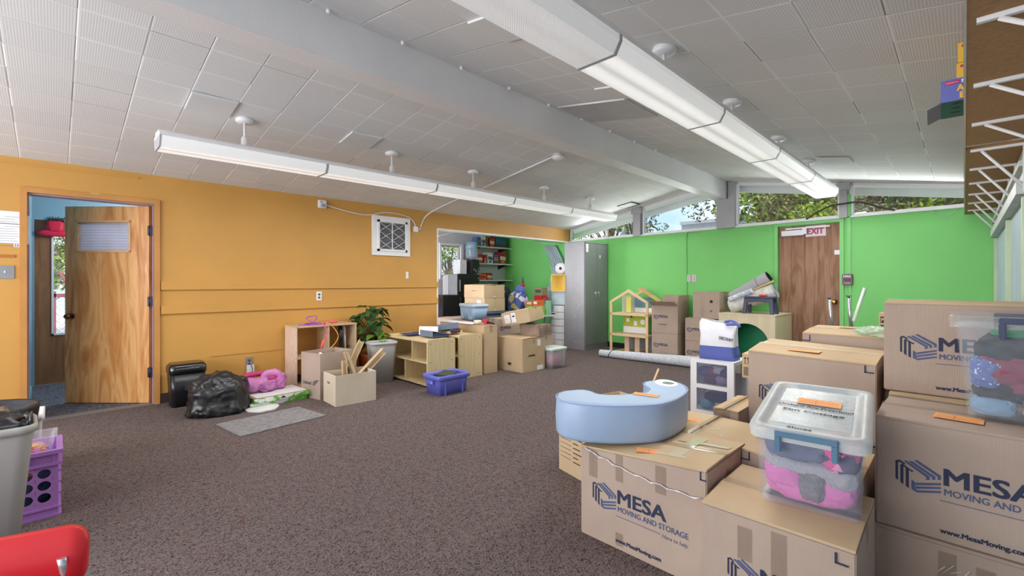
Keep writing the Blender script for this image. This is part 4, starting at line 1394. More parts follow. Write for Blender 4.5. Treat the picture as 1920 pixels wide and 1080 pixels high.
# ------------------------------------------------------------------ storage bins
def lid_bin(M, w, d, h, label, tw, td, latch, name='clear_storage_bin', body=CLEARB, lid=CLEARL):
    """tapered bin; local origin centre of the base, y away from the viewer"""
    t = thing(name, label, 'storage bin')
    t.matrix_basis = M
    b = B()
    r = .03
    hs = h - .045
    outerl = [rrect(w, d, r, z=0), rrect(w + .004, d + .004, r, z=.01), rrect(tw, td, r, z=hs)]
    loft(b, outerl, True, False)
    innerl = [rrect(tw - .006, td - .006, r, z=hs), rrect(w - .004, d - .004, r, z=.008)]
    loft(b, innerl, False, True)
    mesh('bin_body', b, body, t)
    b = B()
    loft(b, [rrect(tw + .035, td + .035, r + .01, z=hs - .012), rrect(tw + .04, td + .04, r + .01, z=hs + .022), rrect(tw + .03, td + .03, r + .01, z=hs + .034), rrect(tw - .03, td - .03, r, z=hs + .034), rrect(tw - .04, td - .04, r, z=hs + .022), rrect(tw - .10, td - .10, r, z=hs + .026)], False, True)
    loft(b, [rrect(tw + .035, td + .035, r + .01, z=hs - .012), rrect(tw + .005, td + .005, r + .01, z=hs - .012), rrect(tw + .005, td + .005, r + .01, z=hs + .012)], False, False)
    lid_o = mesh('lid', b, lid, t)
    for s in (-1, 1):
        b = B()
        y = s * (td / 2 + .022)
        box(b, -.095, .095, y - .008, y + .008, hs + .008, hs + .03); box(b, -.095, -.075, y - .009, y + .009, hs - .05, hs + .01); box(b, .075, .095, y - .009, y + .009, hs - .05, hs + .01)
        bevel(b, .003)
        mesh('latch', b, latch, lid_o)
    return t
# its front edge rests on the medium box, its back on the box behind
MK = Matrix.Translation((-.403, 1.928, .416)) @ Matrix.Rotation(.103, 4, 'Z') @ Matrix.Rotation(.11, 4, 'X') @ Matrix.Translation((0, .2625, 0))
MC = MK @ Matrix.Translation((0, -.03, 0))
tK = lid_bin(MK, .308, .525, .318, 'clear storage bin of pink clothes with a frosted lid and blue latches', .332, .555, mat('blue_grey_latch', (92, 126, 150), .4))
b = B()
box(b, -.125, .125, -.21, -.03, .2995, .302); box(b, -.125, .125, .04, .21, .2995, .302)
lidK = [c for c in tK.children if c.name.startswith('lid')][0]
mesh('lid_panel', b, film_material('lid_panel_plastic', (214, 222, 220), .3), lidK)
b = B(); text(b, 'Orchard Ave Preschool', -.125, .0, .25, .022, y=0, bold=.0008, M=Matrix.Translation((0, -.02, .3045)) @ Matrix.Rotation(radians(-90), 4, 'X') @ Matrix.Rotation(radians(2), 4, 'Y'))
mesh('marker_lettering', b, BLACKI, lidK, normals=False)
b = B(); text(b, 'Elm Cottage', -.10, 0, .20, .022, y=0, bold=.0008, M=Matrix.Translation((0, -.075, .3045)) @ Matrix.Rotation(radians(-90), 4, 'X') @ Matrix.Rotation(radians(2), 4, 'Y'))
mesh('marker_lettering', b, BLACKI, lidK, normals=False)
b = B(); text(b, 'Shoes', -.05, 0, .075, .018, y=0, bold=.0008, M=Matrix.Translation((-.01, -.272, .309)) @ Matrix.Rotation(radians(-90), 4, 'X'))
mesh('marker_lettering', b, BLACKI, lidK, normals=False)
sticker(lidK, .01, .06, .3045, 0, .15, .07)
CL = 'clothes in the clear bin with the frosted lid'
def in_bin(M, name, label, blobs, m, group):
    b = B()
    for i, (c, r, sd, am) in enumerate(blobs):
        blob(b, c, r, sd, am, 2.4, .62, 4)
    o = tag(mesh(name, b, m), label, 'clothing', group)
    o.matrix_basis = M
    return o
PINK = mat('pink_fleece', (222, 116, 190), .9, var=.12, vs=20, bump=.4, bs=60)
GREYF = mat('grey_fur', (120, 118, 124), .95, var=.25, vs=50, bump=.8, bs=90)
HOUND = ramp_mat('black_white_check', [(0, (50, 58, 76)), (.5, (222, 224, 232))], 100, .9, kind='DIAGONAL', const=True, detail=0)
NAVYC = mat('slate_blue_cloth', (88, 98, 134), .9, var=.12, vs=10, bump=.3, bs=40)
MAROON = mat('maroon_knit', (140, 44, 76), .9, var=.15, vs=20, bump=.5, bs=60)
in_bin(MC, 'pink_jacket', 'pink quilted jacket at the bottom of the bin with the frosted lid', [((0, -.09, .055), (.142, .125, .05), 2, .07), ((-.07, -.13, .10), (.075, .085, .05), 5, .12), ((.085, -.15, .085), (.055, .06, .05), 9, .16), ((0, .12, .06), (.14, .12, .055), 3, .08)], PINK, CL)
in_bin(MC, 'fur_collar', 'grey fur collar among the pink clothes in the clear bin', [((.01, -.19, .09), (.042, .035, .062), 3, .12)], GREYF, CL)
in_bin(MC, 'checked_shirt', 'black and white checked shirt in the clear bin with pink clothes', [((0, -.10, .145), (.146, .118, .03), 6, .08), ((.095, -.15, .13), (.05, .07, .035), 8, .12)], HOUND, CL)
in_bin(MC, 'blue_sweatshirt', 'slate blue sweatshirt at the top of the bin with pink clothes', [((-.04, -.07, .205), (.11, .145, .045), 12, .08), ((0, .14, .17), (.14, .12, .08), 14, .08)], NAVYC, CL)
in_bin(MC, 'floral_top', 'dark top with magenta flowers at the right of the bin with the frosted lid', [((.095, -.09, .20), (.058, .13, .052), 16, .10)], ramp_mat('magenta_floral', [(0, (62, 48, 92)), (.5, (90, 60, 120)), (.62, (220, 70, 150)), (.8, (236, 150, 190))], 26, .9, kind='voronoi', const=True), CL)

ML = Matrix.Translation((.185, 2.66, .727))
tL = lid_bin(ML, .35, .30, .405, 'clear storage bin of red and lilac clothes at the right edge', .42, .35, mat('dark_blue_latch', (54, 62, 92), .4), body=film_material('clear_bin_plastic_b', (206, 214, 222), .12, .15), lid=film_material('clear_lid_plastic', (220, 226, 226), .16, .15))
sticker(tL, .06, -.11, .398, 0, .14, .05)
b = B(); box(b, -.02, .23, -.205, -.185, .345, .40); bevel(b, .004); mesh('latch', b, MATS['dark_blue_latch'], tL)
CL2 = 'clothes in the clear bin at the right edge'
ML2 = ML
in_bin(ML2, 'maroon_scarf', 'maroon scarf in the middle of the bin at the right edge', [((.0, -.09, .19), (.14, .06, .055), 3, .26), ((.09, -.10, .235), (.08, .05, .045), 8, .26), ((.03, -.085, .145), (.11, .06, .045), 11, .2)], MAROON, CL2)
in_bin(ML2, 'black_sweater', 'black sweater around the maroon scarf in the right bin', [((.0, .01, .19), (.155, .12, .135), 4, .08), ((-.09, -.08, .12), (.07, .055, .05), 6, .1), ((-.05, -.07, .26), (.10, .07, .05), 9, .1)], mat('black_knit', (34, 36, 44), .95, var=.2, vs=30, bump=.4, bs=60), CL2)
in_bin(ML2, 'blue_glitter_top', 'sparkly blue top at the left of the right bin', [((-.125, -.11, .175), (.042, .04, .06), 5, .14)], ramp_mat('blue_glitter', [(0, (92, 112, 180)), (.8, (110, 134, 196)), (.9, (230, 236, 250))], 150, .6, kind='voronoi', const=True), CL2)
in_bin(ML2, 'lilac_knit', 'lilac knitted top at the bottom of the right bin', [((.06, -.10, .05), (.085, .05, .045), 7, .12)], ramp_mat('lilac_knit_yarn', [(0, (206, 176, 214)), (1, (232, 214, 236))], 60, .9, kind='Z', bump=.4), CL2)
in_bin(ML2, 'denim_shirt', 'pale blue denim shirt at the lower left of the right bin', [((-.105, -.09, .045), (.06, .05, .035), 9, .14)], mat('pale_denim', (132, 166, 196), .9, var=.12, bump=.3), CL2)
in_bin(ML2, 'green_jersey', 'green mesh jersey at the top of the right bin', [((.03, -.02, .325), (.13, .12, .016), 13, .12)], mat('emerald_mesh', (30, 132, 84), .8, var=.2, vs=40), CL2)
in_bin(ML2, 'white_vest', 'white vest at the bottom right of the right bin', [((.13, -.03, .06), (.06, .09, .05), 15, .12)], mat('white_cotton', (226, 228, 236), .9), CL2)

# poles behind the boxes
for px, nm, mtl in ((1555, 'in front of the exit door', 0), (1591, 'in front of the green wall', 1)):
    top = dp(px, 559 if mtl == 0 else 556, 4.9)
    foot = zp(px + 17, 529 + 1.25 * 853 / 4.85)
    t = thing('mop_pole', 'chrome and black pole standing %s' % nm, 'pole', (foot.x, foot.y, 0), group='chrome poles behind the boxes')
    v_ = top - foot
    b = B(); cyl(b, v_ * .66, v_ * .985, .019, .013, 14); mesh('chrome_tube', b, CHROME, t)
    b = B(); cyl(b, (0, 0, 0), v_ * .66, .024, seg=14); mesh('grip', b, BLACKP, t)
    b = B(); cyl(b, v_ * .985, v_, .012); box(b, v_.x - .025, v_.x + .025, v_.y - .01, v_.y + .01, v_.z, v_.z + .012); mesh('cap', b, BLACKP, t)
pb0 = yp(1601, 604, 3.8); pb1 = yp(1622, 540, 3.8)
b = B()
dirv = (pb1 - pb0)
cyl(b, pb0 - dirv * .02 + Vector((0, 0, .012)), pb1, .011, .011, 4)
tag(mesh('white_plastic_strip', b, mat('pale_green_white_plastic', (222, 238, 222), .4)), 'white plastic strip standing on the box with green film', 'strip')
pc = dp(1634, 606, 3.9)
t = thing('tissue_box', 'small brown printed carton by the green wall, left of the topmost printed box', 'box', (-.435, 4.16, 0))
b = B(); box(b, 0, .20, 0, .16, 0, 1.03); bevel(b, .003); mesh('box_body', b, CARDT, t)
b = B(); quad(b, [(.01, -.002, .96), (.15, -.002, .96), (.15, -.002, 1.005), (.01, -.002, 1.005)]); quad(b, [(.01, -.002, .90), (.15, -.002, .90), (.15, -.002, .945), (.01, -.002, .945)])
text(b, 'PUR', .015, .97, .05, .025, y=-.004, bold=.001, mi=1); text(b, 'NAC', .015, .91, .05, .022, y=-.004, mi=1); mesh('printed_panel', b, [mat('dark_brown_print', (54, 42, 40), .7), CARDT], t, normals=False)

# ------------------------------------------------------------------ white drawer unit and the printed bag
t = thing('drawer_unit', 'white plastic drawer unit full of clothes behind the blue cushion', 'drawers', (-1.745, 4.03, 0))
W_, D_, H_ = .37, .37, .566
b = B()
for x0, x1 in ((0, .055), (W_ - .055, W_)):
    box(b, x0, x1, 0, .03, .12, H_ - .028); box(b, x0, x1, D_ - .03, D_, .12, H_ - .028)
box(b, 0, W_, 0, D_, H_ - .028, H_); box(b, .055, W_ - .055, .001, .03, .315, .35); box(b, 0, W_, 0, D_, 0, .12)
mesh('frame', b, WPLAST, t)
for q in ((.005, .010, .03, D_ - .03), (W_ - .010, W_ - .005, .03, D_ - .03), (.055, W_ - .055, D_ - .012, D_ - .006)):
    b = B(); box(b, *q, .12, H_ - .03); mesh('side_panel', b, FROST, t)
for z0, z1 in ((.125, .312), (.353, .535)):
    b = B(); box(b, .056, W_ - .056, .006, .012, z0, z1); box(b, .07, W_ - .07, -.004, .006, z1 - .02, z1 - .005)
    dr_ = mesh('drawer_front', b, FROST, t)
cols = [((82, 96, 150), 'denim blue jeans'), ((150, 70, 96), 'plum sweater'), ((226, 226, 232), 'white shirt'), ((36, 38, 50), 'black trousers'), ((176, 150, 190), 'lilac blouse'), ((140, 190, 214), 'light blue shirt'), ((60, 60, 96), 'dark navy sweater'), ((96, 60, 84), 'striped plum shirt')]
spots = [(-.09, .45, 0), (-.02, .46, 1), (.03, .475, 2), (.085, .455, 3), (.06, .39, 4), (-.08, .17, 5), (.02, .23, 6), (-.04, .385, 7)]
for i, (dx, z, k) in enumerate(spots):
    b = B(); blob(b, (0, 0, 0), (.055 if k not in (6,) else .11, .07, .042), 20 + i, .2, 2.6, .7, 3)
    tag(mesh('folded_clothing', b, mat('drawer_cloth_%d' % k, cols[k][0], .9, var=.2, vs=20, bump=.3), loc=(-1.56 + dx, 4.15, z)), '%s crumpled inside the %s white drawer' % (cols[k][1], 'lower' if z < .3 else 'upper'), 'clothing', 'clothes in the white drawers')

t = thing('shopping_bag', 'white printed tote bag with a blue bottom on the white drawers', 'bag', (-1.555, 4.18, .568), radians(6))
b = B()
def bagring(z, w, d, sd):
    pts = []
    base = rrect(w, d, .03, 6)
    for k, p in enumerate(base):
        n = noise.noise(Vector((p[0] * 13, p[1] * 11, z * 9 + sd))) * .05
        pts.append((p[0] * (1 + n * 2), p[1] * (1 + n * 3), z + (noise.noise(Vector((p[0] * 14, sd, 3))) * .06 - p[0] * .12 if z > .28 else 0)))
    return pts
zsb = [(0, .31, .16), (.05, .30, .18), (.10, .29, .19), (.12, .29, .19)]
b1 = [bagring(z, w, d, 2) for z, w, d in zsb]
loft(b, b1, True, False); mesh('blue_bottom', b, mat('blue_bag_cloth', (92, 104, 176), .8, bump=.3, bs=20), t)
b = B()
loft(b, [bagring(z, w, d, 2) for z, w, d in [(.12, .29, .19), (.17, .285, .18), (.22, .29, .15), (.265, .315, .11), (.30, .32, .07), (.335, .30, .035)]], False, True)
mesh('bag_body', b, mat('white_bag_cloth', (226, 226, 232), .8, bump=.3, bs=20), t)
b = B(); text(b, 'DISCOUNT', .0, .19, .115, .026, y=-.112, bold=.0012, M=Matrix.Rotation(radians(9), 4, 'Y')); mesh('lettering', b, mat('dark_blue_ink', (52, 54, 92), .7), t, normals=False)
b = B(); tube(b, spline([(.06, -.03, .33), (.11, -.05, .345), (.16, -.07, .33), (.19, -.08, .30), (.17, -.08, .32), (.08, -.05, .31)], 6), .012, 6); mesh('handle', b, MATS['blue_bag_cloth'], t)

# ------------------------------------------------------------------ play cube, stool, rolled mats
t = thing('play_cube', 'pale plywood play cube with a round green opening', 'play cube', (-2.46, 6.62, 0), radians(-2))
W_, D_, H_ = .72, .70, .80
b = B()
R_ = .29; cz_ = .40; n = 40
ring_o, ring_i, ring_ob, ring_ib = [], [], [], []
for k in range(n):
    a = 2 * pi * k / n
    c_, s_ = cos(a), sin(a)
    m_ = min((W_ / 2) / max(abs(c_), 1e-6), (H_ / 2) / max(abs(s_), 1e-6))
    for lst, y, rr in ((ring_o, 0, m_), (ring_i, 0, R_), (ring_ob, .018, m_), (ring_ib, .018, R_)):
        lst.append(b.verts.new((W_ / 2 + c_ * rr, y, cz_ + s_ * rr)))
for cxx, czz in ((0, 0), (W_, 0), (0, H_), (W_, H_)):
    for lst in (ring_o, ring_ob):
        v = min(lst, key=lambda q: (q.co.x - cxx) ** 2 + (q.co.z - czz) ** 2)
        v.co.x = cxx; v.co.z = czz
for k in range(n):
    j = (k + 1) % n
    b.faces.new((ring_o[k], ring_o[j], ring_i[j], ring_i[k])); b.faces.new((ring_ob[k], ring_ib[k], ring_ib[j], ring_ob[j]))
    b.faces.new((ring_i[k], ring_i[j], ring_ib[j], ring_ib[k])); b.faces.new((ring_o[k], ring_ob[k], ring_ob[j], ring_o[j]))
mesh('front_panel', b, BIRCH, t)
for q in ((0, .018), (W_ - .018, W_)):
    b = B(); box(b, *q, .018, D_, 0, H_); mesh('side_panel', b, BIRCH, t)
b = B(); box(b, -.004, W_ + .004, -.004, D_ + .004, H_, H_ + .018); mesh('top_panel', b, BIRCH, t)
b = B(); box(b, .018, W_ - .018, D_ - .02, D_ - .004, 0, H_); box(b, .018, W_ - .018, .018, D_, 0, .02); box(b, .0185, .021, .02, D_ - .02, .02, H_ - .002); box(b, W_ - .021, W_ - .0185, .02, D_ - .02, .02, H_ - .002)
mesh('green_lining', b, mat('emerald_board', (24, 156, 104), .5), t)

t = thing('step_stool', 'dark purple plastic step stool on the plywood play cube', 'stool', (-1.975, 6.80, .819), radians(-2))
b = B(); loft(b, [rrect(.36, .20, .03, z=.205), rrect(.37, .21, .03, z=.212), rrect(.37, .21, .03, z=.228), rrect(.355, .195, .03, z=.235)]); mesh('seat', b, DARKV, t)
for sx in (-1, 1):
    for sy in (-1, 1):
        b = B()
        loft(b, [rrect(.045, .04, .01, 3, sx * .175, sy * .09, 0), rrect(.05, .045, .01, 3, sx * .155, sy * .075, .205)], smooth=False)
        mesh('leg', b, DARKV, t)
b = B()
for sy in (-1, 1):
    pts = []
    top = [(-.15, .205), (.15, .205)]
    prism(b, [(-.155, .205), (-.15, .12), (-.13, .16), (-.09, .178), (.09, .178), (.13, .16), (.15, .12), (.155, .205)], lambda p, sy=sy: (p[0], sy * .088, p[1]), lambda p, sy=sy: (p[0], sy * .098, p[1]))
bmesh.ops.triangulate(b, faces=[f for f in b.faces if len(f.verts) > 4])
mesh('apron', b, DARKV, t)

def rolled(p1, p2, r, name, label, m_out, m_end, cat, turns=3, grp=None, bands=(), r0=None):
    p1 = Vector(p1); p2 = Vector(p2)
    t = thing(name, label, cat, p1, group=grp)
    ax = (p2 - p1)
    b = B()
    n = 14
    rings_ = []
    q = ax.normalized().to_track_quat('Z', 'Y').to_matrix()
    for i in range(n + 1):
        u = i / n
        rr = (r if r0 is None else r0 + (r - r0) * u) * (1 + .06 * noise.noise(Vector((u * 3, r * 40, 0))))
        rings_.append([ax * u + q @ (Vector((cos(a), sin(a), 0)) * rr) for a in [2 * pi * k / 24 for k in range(24)]])
    loft(b, rings_, False, False)
    mesh('roll', b, m_out, t)
    for e in (0, 1):
        b = B()
        re_ = r if (e or r0 is None) else r0
        c0 = ax * e
        prev = None
        for k in range(turns * 16 + 1):
            a = 2 * pi * k / 16
            c1 = q @ (Vector((cos(a), sin(a), 0)) * re_ * (.25 + .72 * k / (turns * 16)))
            cur = (c0 + c1 - ax.normalized() * (.01 if e else -.01), c0 + c1 + ax.normalized() * (.003 if e else -.003))
            if prev:
                quad(b, [prev[0], prev[1], cur[1], cur[0]])
            prev = cur
        loft(b, [[ax * (.995 if e else .005) + q @ (Vector((cos(a), sin(a), 0)) * re_ * k2) for a in [2 * pi * k / 24 for k in range(24)]] for k2 in (1, .001)], False, False, smooth=False)
        mesh('roll_end', b, m_end, t)
    if bands:
        b = B()
        for u in bands:
            lp = [[ax * (u + du + .02 * sin(a)) + q @ (Vector((cos(a), sin(a), 0)) * (r if r0 is None else r0 + (r - r0) * u) * 1.07) for a in [2 * pi * k / 24 for k in range(24)]] for du in (0, .008)]
            loft(b, lp, False, False)
        mesh('strap', b, BLACKP, t)
    return t
GREYFELT = mat('grey_felt', (172, 170, 174), .95, var=.1, vs=60, bump=.3, bs=120)
RUGW = ramp_mat('grey_white_rug', [(.3, (176, 184, 192)), (.7, (222, 226, 230))], 60, .95, detail=3)
rolled(yp(1373, 558, 7.18), yp(1442, 519, 7.16), .085, 'rolled_rug', 'grey felt rug rolled with its black backing showing, leaning above the play cube', GREYFELT, BLACKP, 'rug', grp='rolls leaning on the play cube', bands=(.72,))
rolled(yp(1371, 578, 6.95) + Vector((0, 0, .02)), yp(1454, 547, 6.95) + Vector((0, 0, .01)), .105, 'rolled_rug', 'plastic wrapped white rug roll behind the step stool', mat('wrapped_rug', (206, 206, 200), .22, var=.2, vs=14, bump=.6, bs=16), GREYFELT, 'rug', grp='rolls leaning on the play cube', bands=())
rolled(yp(1367, 562, 6.78), yp(1410, 545, 6.82), .035, 'rolled_poster', 'rolled printed map in pale blue paper above the wrapped rug', ramp_mat('map_print', [(0, (196, 206, 216)), (.5, (170, 190, 206)), (.62, (180, 70, 80)), (.7, (226, 226, 230))], 22, .6, kind='voronoi', const=True), PAPER, 'poster roll')
b = B(); cyl(b, yp(1403, 548, 6.86), yp(1451, 527, 6.90), .014, seg=10)
tag(mesh('wooden_pole', b, mat('tan_pole', (196, 160, 112), .6)), 'tan wooden pole lying on the rolled rugs', 'pole')
pr = yp(1430, 555, 6.80)
b = B(); blob(b, (pr.x, pr.y, 1.072), (.045, .03, .016), 4, .2, 3, .7, 3)
tag(mesh('red_toy', b, SKIPPINK), 'small coral red toy on the step stool', 'toy')
# long pale rug roll on the floor in front of the doll house
ra = zp(1122, 669, 0); rb = zp(1296, 691, 0)
n_ = (rb - ra).normalized()
side = Vector((-n_.y, n_.x, 0))
rr0 = .075
rolled(ra + side * .06 + Vector((0, 0, .060)), rb + side * .09 + n_ * .35 + Vector((0, 0, .092)), .088, 'rolled_rug', 'long pale grey rug rolled up on the carpet in front of the doll house', RUGW, mat('rug_end_grey', (196, 200, 206), .9), 'rug', bands=(.10,), r0=.056)

# ------------------------------------------------------------------ doll house
t = thing('doll_house', 'tall open wooden doll house frame by the green wall', 'doll house', (-4.403, 6.86, 0), radians(-1.5))
W_, D_ = .735, .50
pw_ = .042
eave, peak = .92, 1.13
for nm, y in (('front', 0), ('back', D_ - .02)):
    b = B()
    box(b, 0, pw_, y, y + .02, 0, eave); box(b, W_ - pw_, W_, y, y + .02, 0, eave)
    for s in (0, 1):
        x0 = 0 if s == 0 else W_
        pts = [(x0, eave), (W_ / 2, peak), (W_ / 2, peak - .055), (x0 + (pw_ if s == 0 else -pw_), eave - .02)]
        prism(b, pts, lambda p, y=y: (p[0], y, p[1]), lambda p, y=y: (p[0], y + .02, p[1]))
    mesh('frame_panel', b, mat('pine_frame', (224, 194, 148), .5, var=.06, stretch=(1, 1, .2)), t)
for z in (.03, .345, .70):
    b = B(); box(b, .003, W_ - .003, .0, D_, z - .018, z + .018); mesh('floor_board', b, MATS['pine_frame'], t)
b = B(); box(b, .14, .60, .21, .215, .37, .48); mesh('wall_panel', b, WPLAST, t)
b = B(); box(b, .14, .60, .21, .2155, .48, .66)
box(b, .20, .26, .206, .21, .56, .62, mi=1); box(b, .35, .41, .206, .21, .50, .58, mi=1)
cyl(b, (.52, .209, .57), (.52, .205, .57), .045, seg=20, mi=1); cyl(b, (.30, .209, .65), (.30, .205, .65), .018, seg=16, mi=2)
mesh('wallpaper_panel', b, [mat('lime_paper', (178, 190, 58), .6), PAPER, BLACKI], t)
b = B(); box(b, .22, .225, .05, D_ - .04, .72, 1.02); box(b, .225, .60, D_ - .05, D_ - .045, .72, .80); mesh('attic_wall', b, WPLAST, t)
b = B(); box(b, .225, .56, D_ - .052, D_ - .046, .80, .98); mesh('attic_wallpaper', b, mat('teal_paper', (94, 138, 148), .6), t)
b = B(); box(b, .28, .37, .08, .085, .735, 1.0); mesh('attic_door', b, mat('yellow_paper', (222, 216, 90), .6), t)
for x in (.22, .42):
    b = B(); box(b, x, x + .09, .12, .14, .05, .327); mesh('brick_pier', b, ramp_mat('doll_brick_%d' % (x * 100), [(0, (226, 200, 176)), (.5, (200, 160, 130))], 16, .7, kind='Z', const=True, detail=0), t)
b = B(); box(b, .12, .60, D_ - .05, D_ - .045, .05, .327); mesh('ground_floor_back', b, mat('grey_room', (150, 154, 160), .6), t)
# roof slabs on the right side
b = B()
M_ = None
prism(b, [(W_, eave + .004), (W_ / 2, peak + .004), (W_ / 2, peak + .012), (W_, eave + .012)], lambda p: (p[0], .30, p[1]), lambda p: (p[0], D_, p[1]))
mesh('roof_panel', b, mat('tan_roof', (206, 176, 110), .6), t)
b = B(); prism(b, [(.56, 1.03), (W_ / 2, peak + .013), (W_ / 2, peak + .018), (.56, 1.036)], lambda p: (p[0], .33, p[1]), lambda p: (p[0], D_ - .02, p[1])); mesh('roof_tiles', b, mat('salmon_tiles', (214, 150, 120), .7), t)

# ------------------------------------------------------------------ metal cabinet
t = thing('metal_cabinet', 'tall grey metal storage cabinet against the green wall', 'cabinet', (-5.36, 6.80, 0))
dY = .74
b = B(); box(b, 0, .455, 0, dY, .0, 1.99); bevel(b, .004)
for z in (.35, .55):
    for x in (.2, .35):
        cyl(b, (x, -.003, z), (x, .0, z), .008, seg=10, mi=0)
mesh('carcass', b, CABL, t)
for k in (0, 1):
    b = B(); y0, y1 = (.012, dY / 2 - .002) if k == 0 else (dY / 2 + .002, dY - .012)
    box(b, .456, .472, y0, y1, .09, 1.965); bevel(b, .002); d_ = mesh('cabinet_door', b, CABG, t)
    yh = dY / 2 - .05 if k == 0 else dY / 2 + .05
    b = B(); cyl(b, (.472, yh, 1.05), (.482, yh, 1.05), .022, seg=14); box(b, .482, .492, yh - .008, yh + .008, .97, 1.06); cyl(b, (.482, yh, 1.05), (.505, yh, 1.05), .008, seg=8); mesh('handle', b, CHROME, d_)
b = B(); box(b, .456, .470, .0, dY, .0, .085); box(b, .456, .478, 0, dY, 1.97, 1.99); mesh('plinth', b, CABG, t)
b = B(); box(b, .473, .475, .03, .10, 1.86, 1.95); cyl(b, (.473, .065, 1.83), (.475, .065, 1.83), .035, seg=16); mesh('lock_label', b, PAPER, t)
b = B(); box(b, .473, .475, .46, .49, 1.70, 1.76); mesh('white_label', b, PAPER, t)
b = B()
for x, z in ((.25, .16), (.36, .16), (.25, .40), (.38, .37), (.25, .62), (.36, .60), (.30, .78), (.33, .83), (.3, 1.1)):
    cyl(b, (x, -.004, z), (x, .001, z), .007, seg=8)
mesh('rivet', b, PAPER, t)

# ------------------------------------------------------------------ left wall: shredder, black bag, game boxes
t = thing('paper_shredder', 'black paper shredder with a slotted top against the orange wall', 'shredder', (-5.66, .955, 0))
b = B(); loft(b, [rrect(.21, .27, .04, z=0), rrect(.23, .30, .04, z=.33)]); mesh('waste_bin', b, BLACKP, t)
b = B(); loft(b, [rrect(.24, .31, .045, z=.33), rrect(.25, .32, .05, z=.35), rrect(.245, .315, .05, z=.40), rrect(.20, .28, .05, z=.43)]); sh_ = mesh('shredder_head', b, mat('glossy_black', (18, 18, 20), .18, spec=.8), t)
b = B()
for k in range(12):
    box(b, .118, .1235, -.10 + k * .016, -.092 + k * .016, .375, .385)
mesh('cooling_slot', b, GREYPL, sh_)
b = B(); L_ = rrect(.07, .12, .02, 4); prism(b, [(p[1] * .55, p[0] * 2.0) for p in L_], lambda p: (.1135, p[0], .2 + p[1] * .6), lambda p: (.1185, p[0], .2 + p[1] * .6)); mesh('window_panel', b, mat('smoked_panel', (58, 60, 66), .2), t)

pc = zp(393, 770)
b = B(); blob(b, (0, 0, .145), (.235, .235, .215), 4, .10, 1.8, .85, 5, flat=.143)
for v in b.verts:
    if v.co.z < .12:
        k = 1 + .22 * (1 - v.co.z / .12)
        v.co.x *= k; v.co.y *= k
    r_ = noise.noise(Vector((v.co.x * 7, v.co.y * 7, v.co.z * 4)) + Vector((4, 2, 1)))
    v.co += Vector((v.co.x, v.co.y, max(v.co.z - .1, 0))).normalized() * (.022 * (1 - abs(r_) * 3.0))
    v.co.z = max(v.co.z, .003)
t = thing('garbage_bag', 'full black garbage bag slumped on the carpet in front of the shredder', 'garbage bag', (-5.14, 1.13, 0))
mesh('bag_film', b, BAGB, t)
b = B()
for k in range(5):
    blob(b, (-.04 + .03 * k, .06 + .028 * k, .33 - .008 * k), (.045, .035, .018), 30 + k, .45, 3, .8, 3)
mesh('gathered_neck', b, BAGB, t)

GF = ramp_mat('green_white_print', [(0, (232, 234, 228)), (.45, (232, 234, 228)), (.5, (118, 186, 76)), (.75, (70, 140, 60)), (1, (226, 230, 226))], 9, .5, detail=2)
ga = zp(578, 748, 0)
for k, (dx, z0, z1, nm) in enumerate(((.0, 0, .045, 'lower'), (.035, .046, .092, 'upper'))):
    t = thing('board_game_box', 'flat white and green board game box, %s of two under the pink jacket' % nm, 'game box', (-5.40 + dx * .6, 1.33 + dx, z0), radians(4), group='flat game boxes on the carpet')
    b = B(); box(b, 0, .42, 0, .56, 0, z1 - z0 - .002); mesh('box_base', b, GF, t)
    b = B(); box(b, -.003, .423, -.003, .563, .012, z1 - z0 - .001); box(b, .002, .418, .002, .558, z1 - z0 - .001, z1 - z0, mi=1); box(b, .03, .39, .03, .53, z1 - z0, z1 - z0 + .0008, mi=2); mesh('box_lid', b, [GF, mat('brown_lid_edge', (150, 128, 100), .7), PAPER], t)
    if k:
        b = B(); quad(b, [(.4235, .24, .014), (.4235, .30, .014), (.4235, .27, .038)]); mesh('printed_triangle', b, BLACKI, t, normals=False)
b = B(); blob(b, (0, 0, 0), (.17, .12, .085), 7, .12, 2.4, .8, 4)
PJ = mat('lilac_puffer', (206, 130, 190), .5, var=.15, vs=9, bump=.6, bs=18)
PJ2 = mat('magenta_lining', (190, 60, 120), .6, var=.15, vs=9, bump=.4, bs=18)
t = thing('puffer_jacket', 'rolled lilac and magenta puffer jacket on the flat game boxes', 'jacket', (-5.28, 1.52, .095), radians(14))
def fold_tube(pts, r, seed, p0=0):
    bb = B()
    pts = spline(pts, 6)
    n = len(pts)
    loops = []
    for i, p in enumerate(pts):
        d_ = (pts[min(i + 1, n - 1)] - pts[max(i - 1, 0)]).normalized()
        q = d_.to_track_quat('Z', 'Y').to_matrix()
        puff = 1 + .10 * sin(i * 1.25)
        loops.append([p + q @ (Vector((cos(a), sin(a) * .8, 0)) * r * puff * (1 + .16 * noise.noise(Vector((cos(a) * 2, sin(a) * 2, i * .35 + seed))))) for a in [2 * pi * k / 22 for k in range(22)]])
    loft(bb, loops)
    for v in bb.verts:
        v.co.z = max(v.co.z, .001)
    return bb
mesh('jacket_body', fold_tube([(-.05, -.36, .06), (-.03, -.22, .075), (0, -.06, .085), (.02, .06, .085)], .088, 1), PJ, t)
b = B()
ringl = []
for i in range(26):
    a = 2 * pi * i / 25
    ringl.append((.05 + .02 * cos(a), .12 + .085 * cos(a), .11 + .075 * sin(a)))
tube(b, ringl, .033, 12); wobble(b, .024, 9, 3); blob(b, (.03, .20, .09), (.07, .05, .085), 17, .3, 3, .8, 4); blob(b, (.05, .06, .06), (.06, .09, .055), 19, .3, 3, .8, 4)
wobble(b, .016, 22, 5)
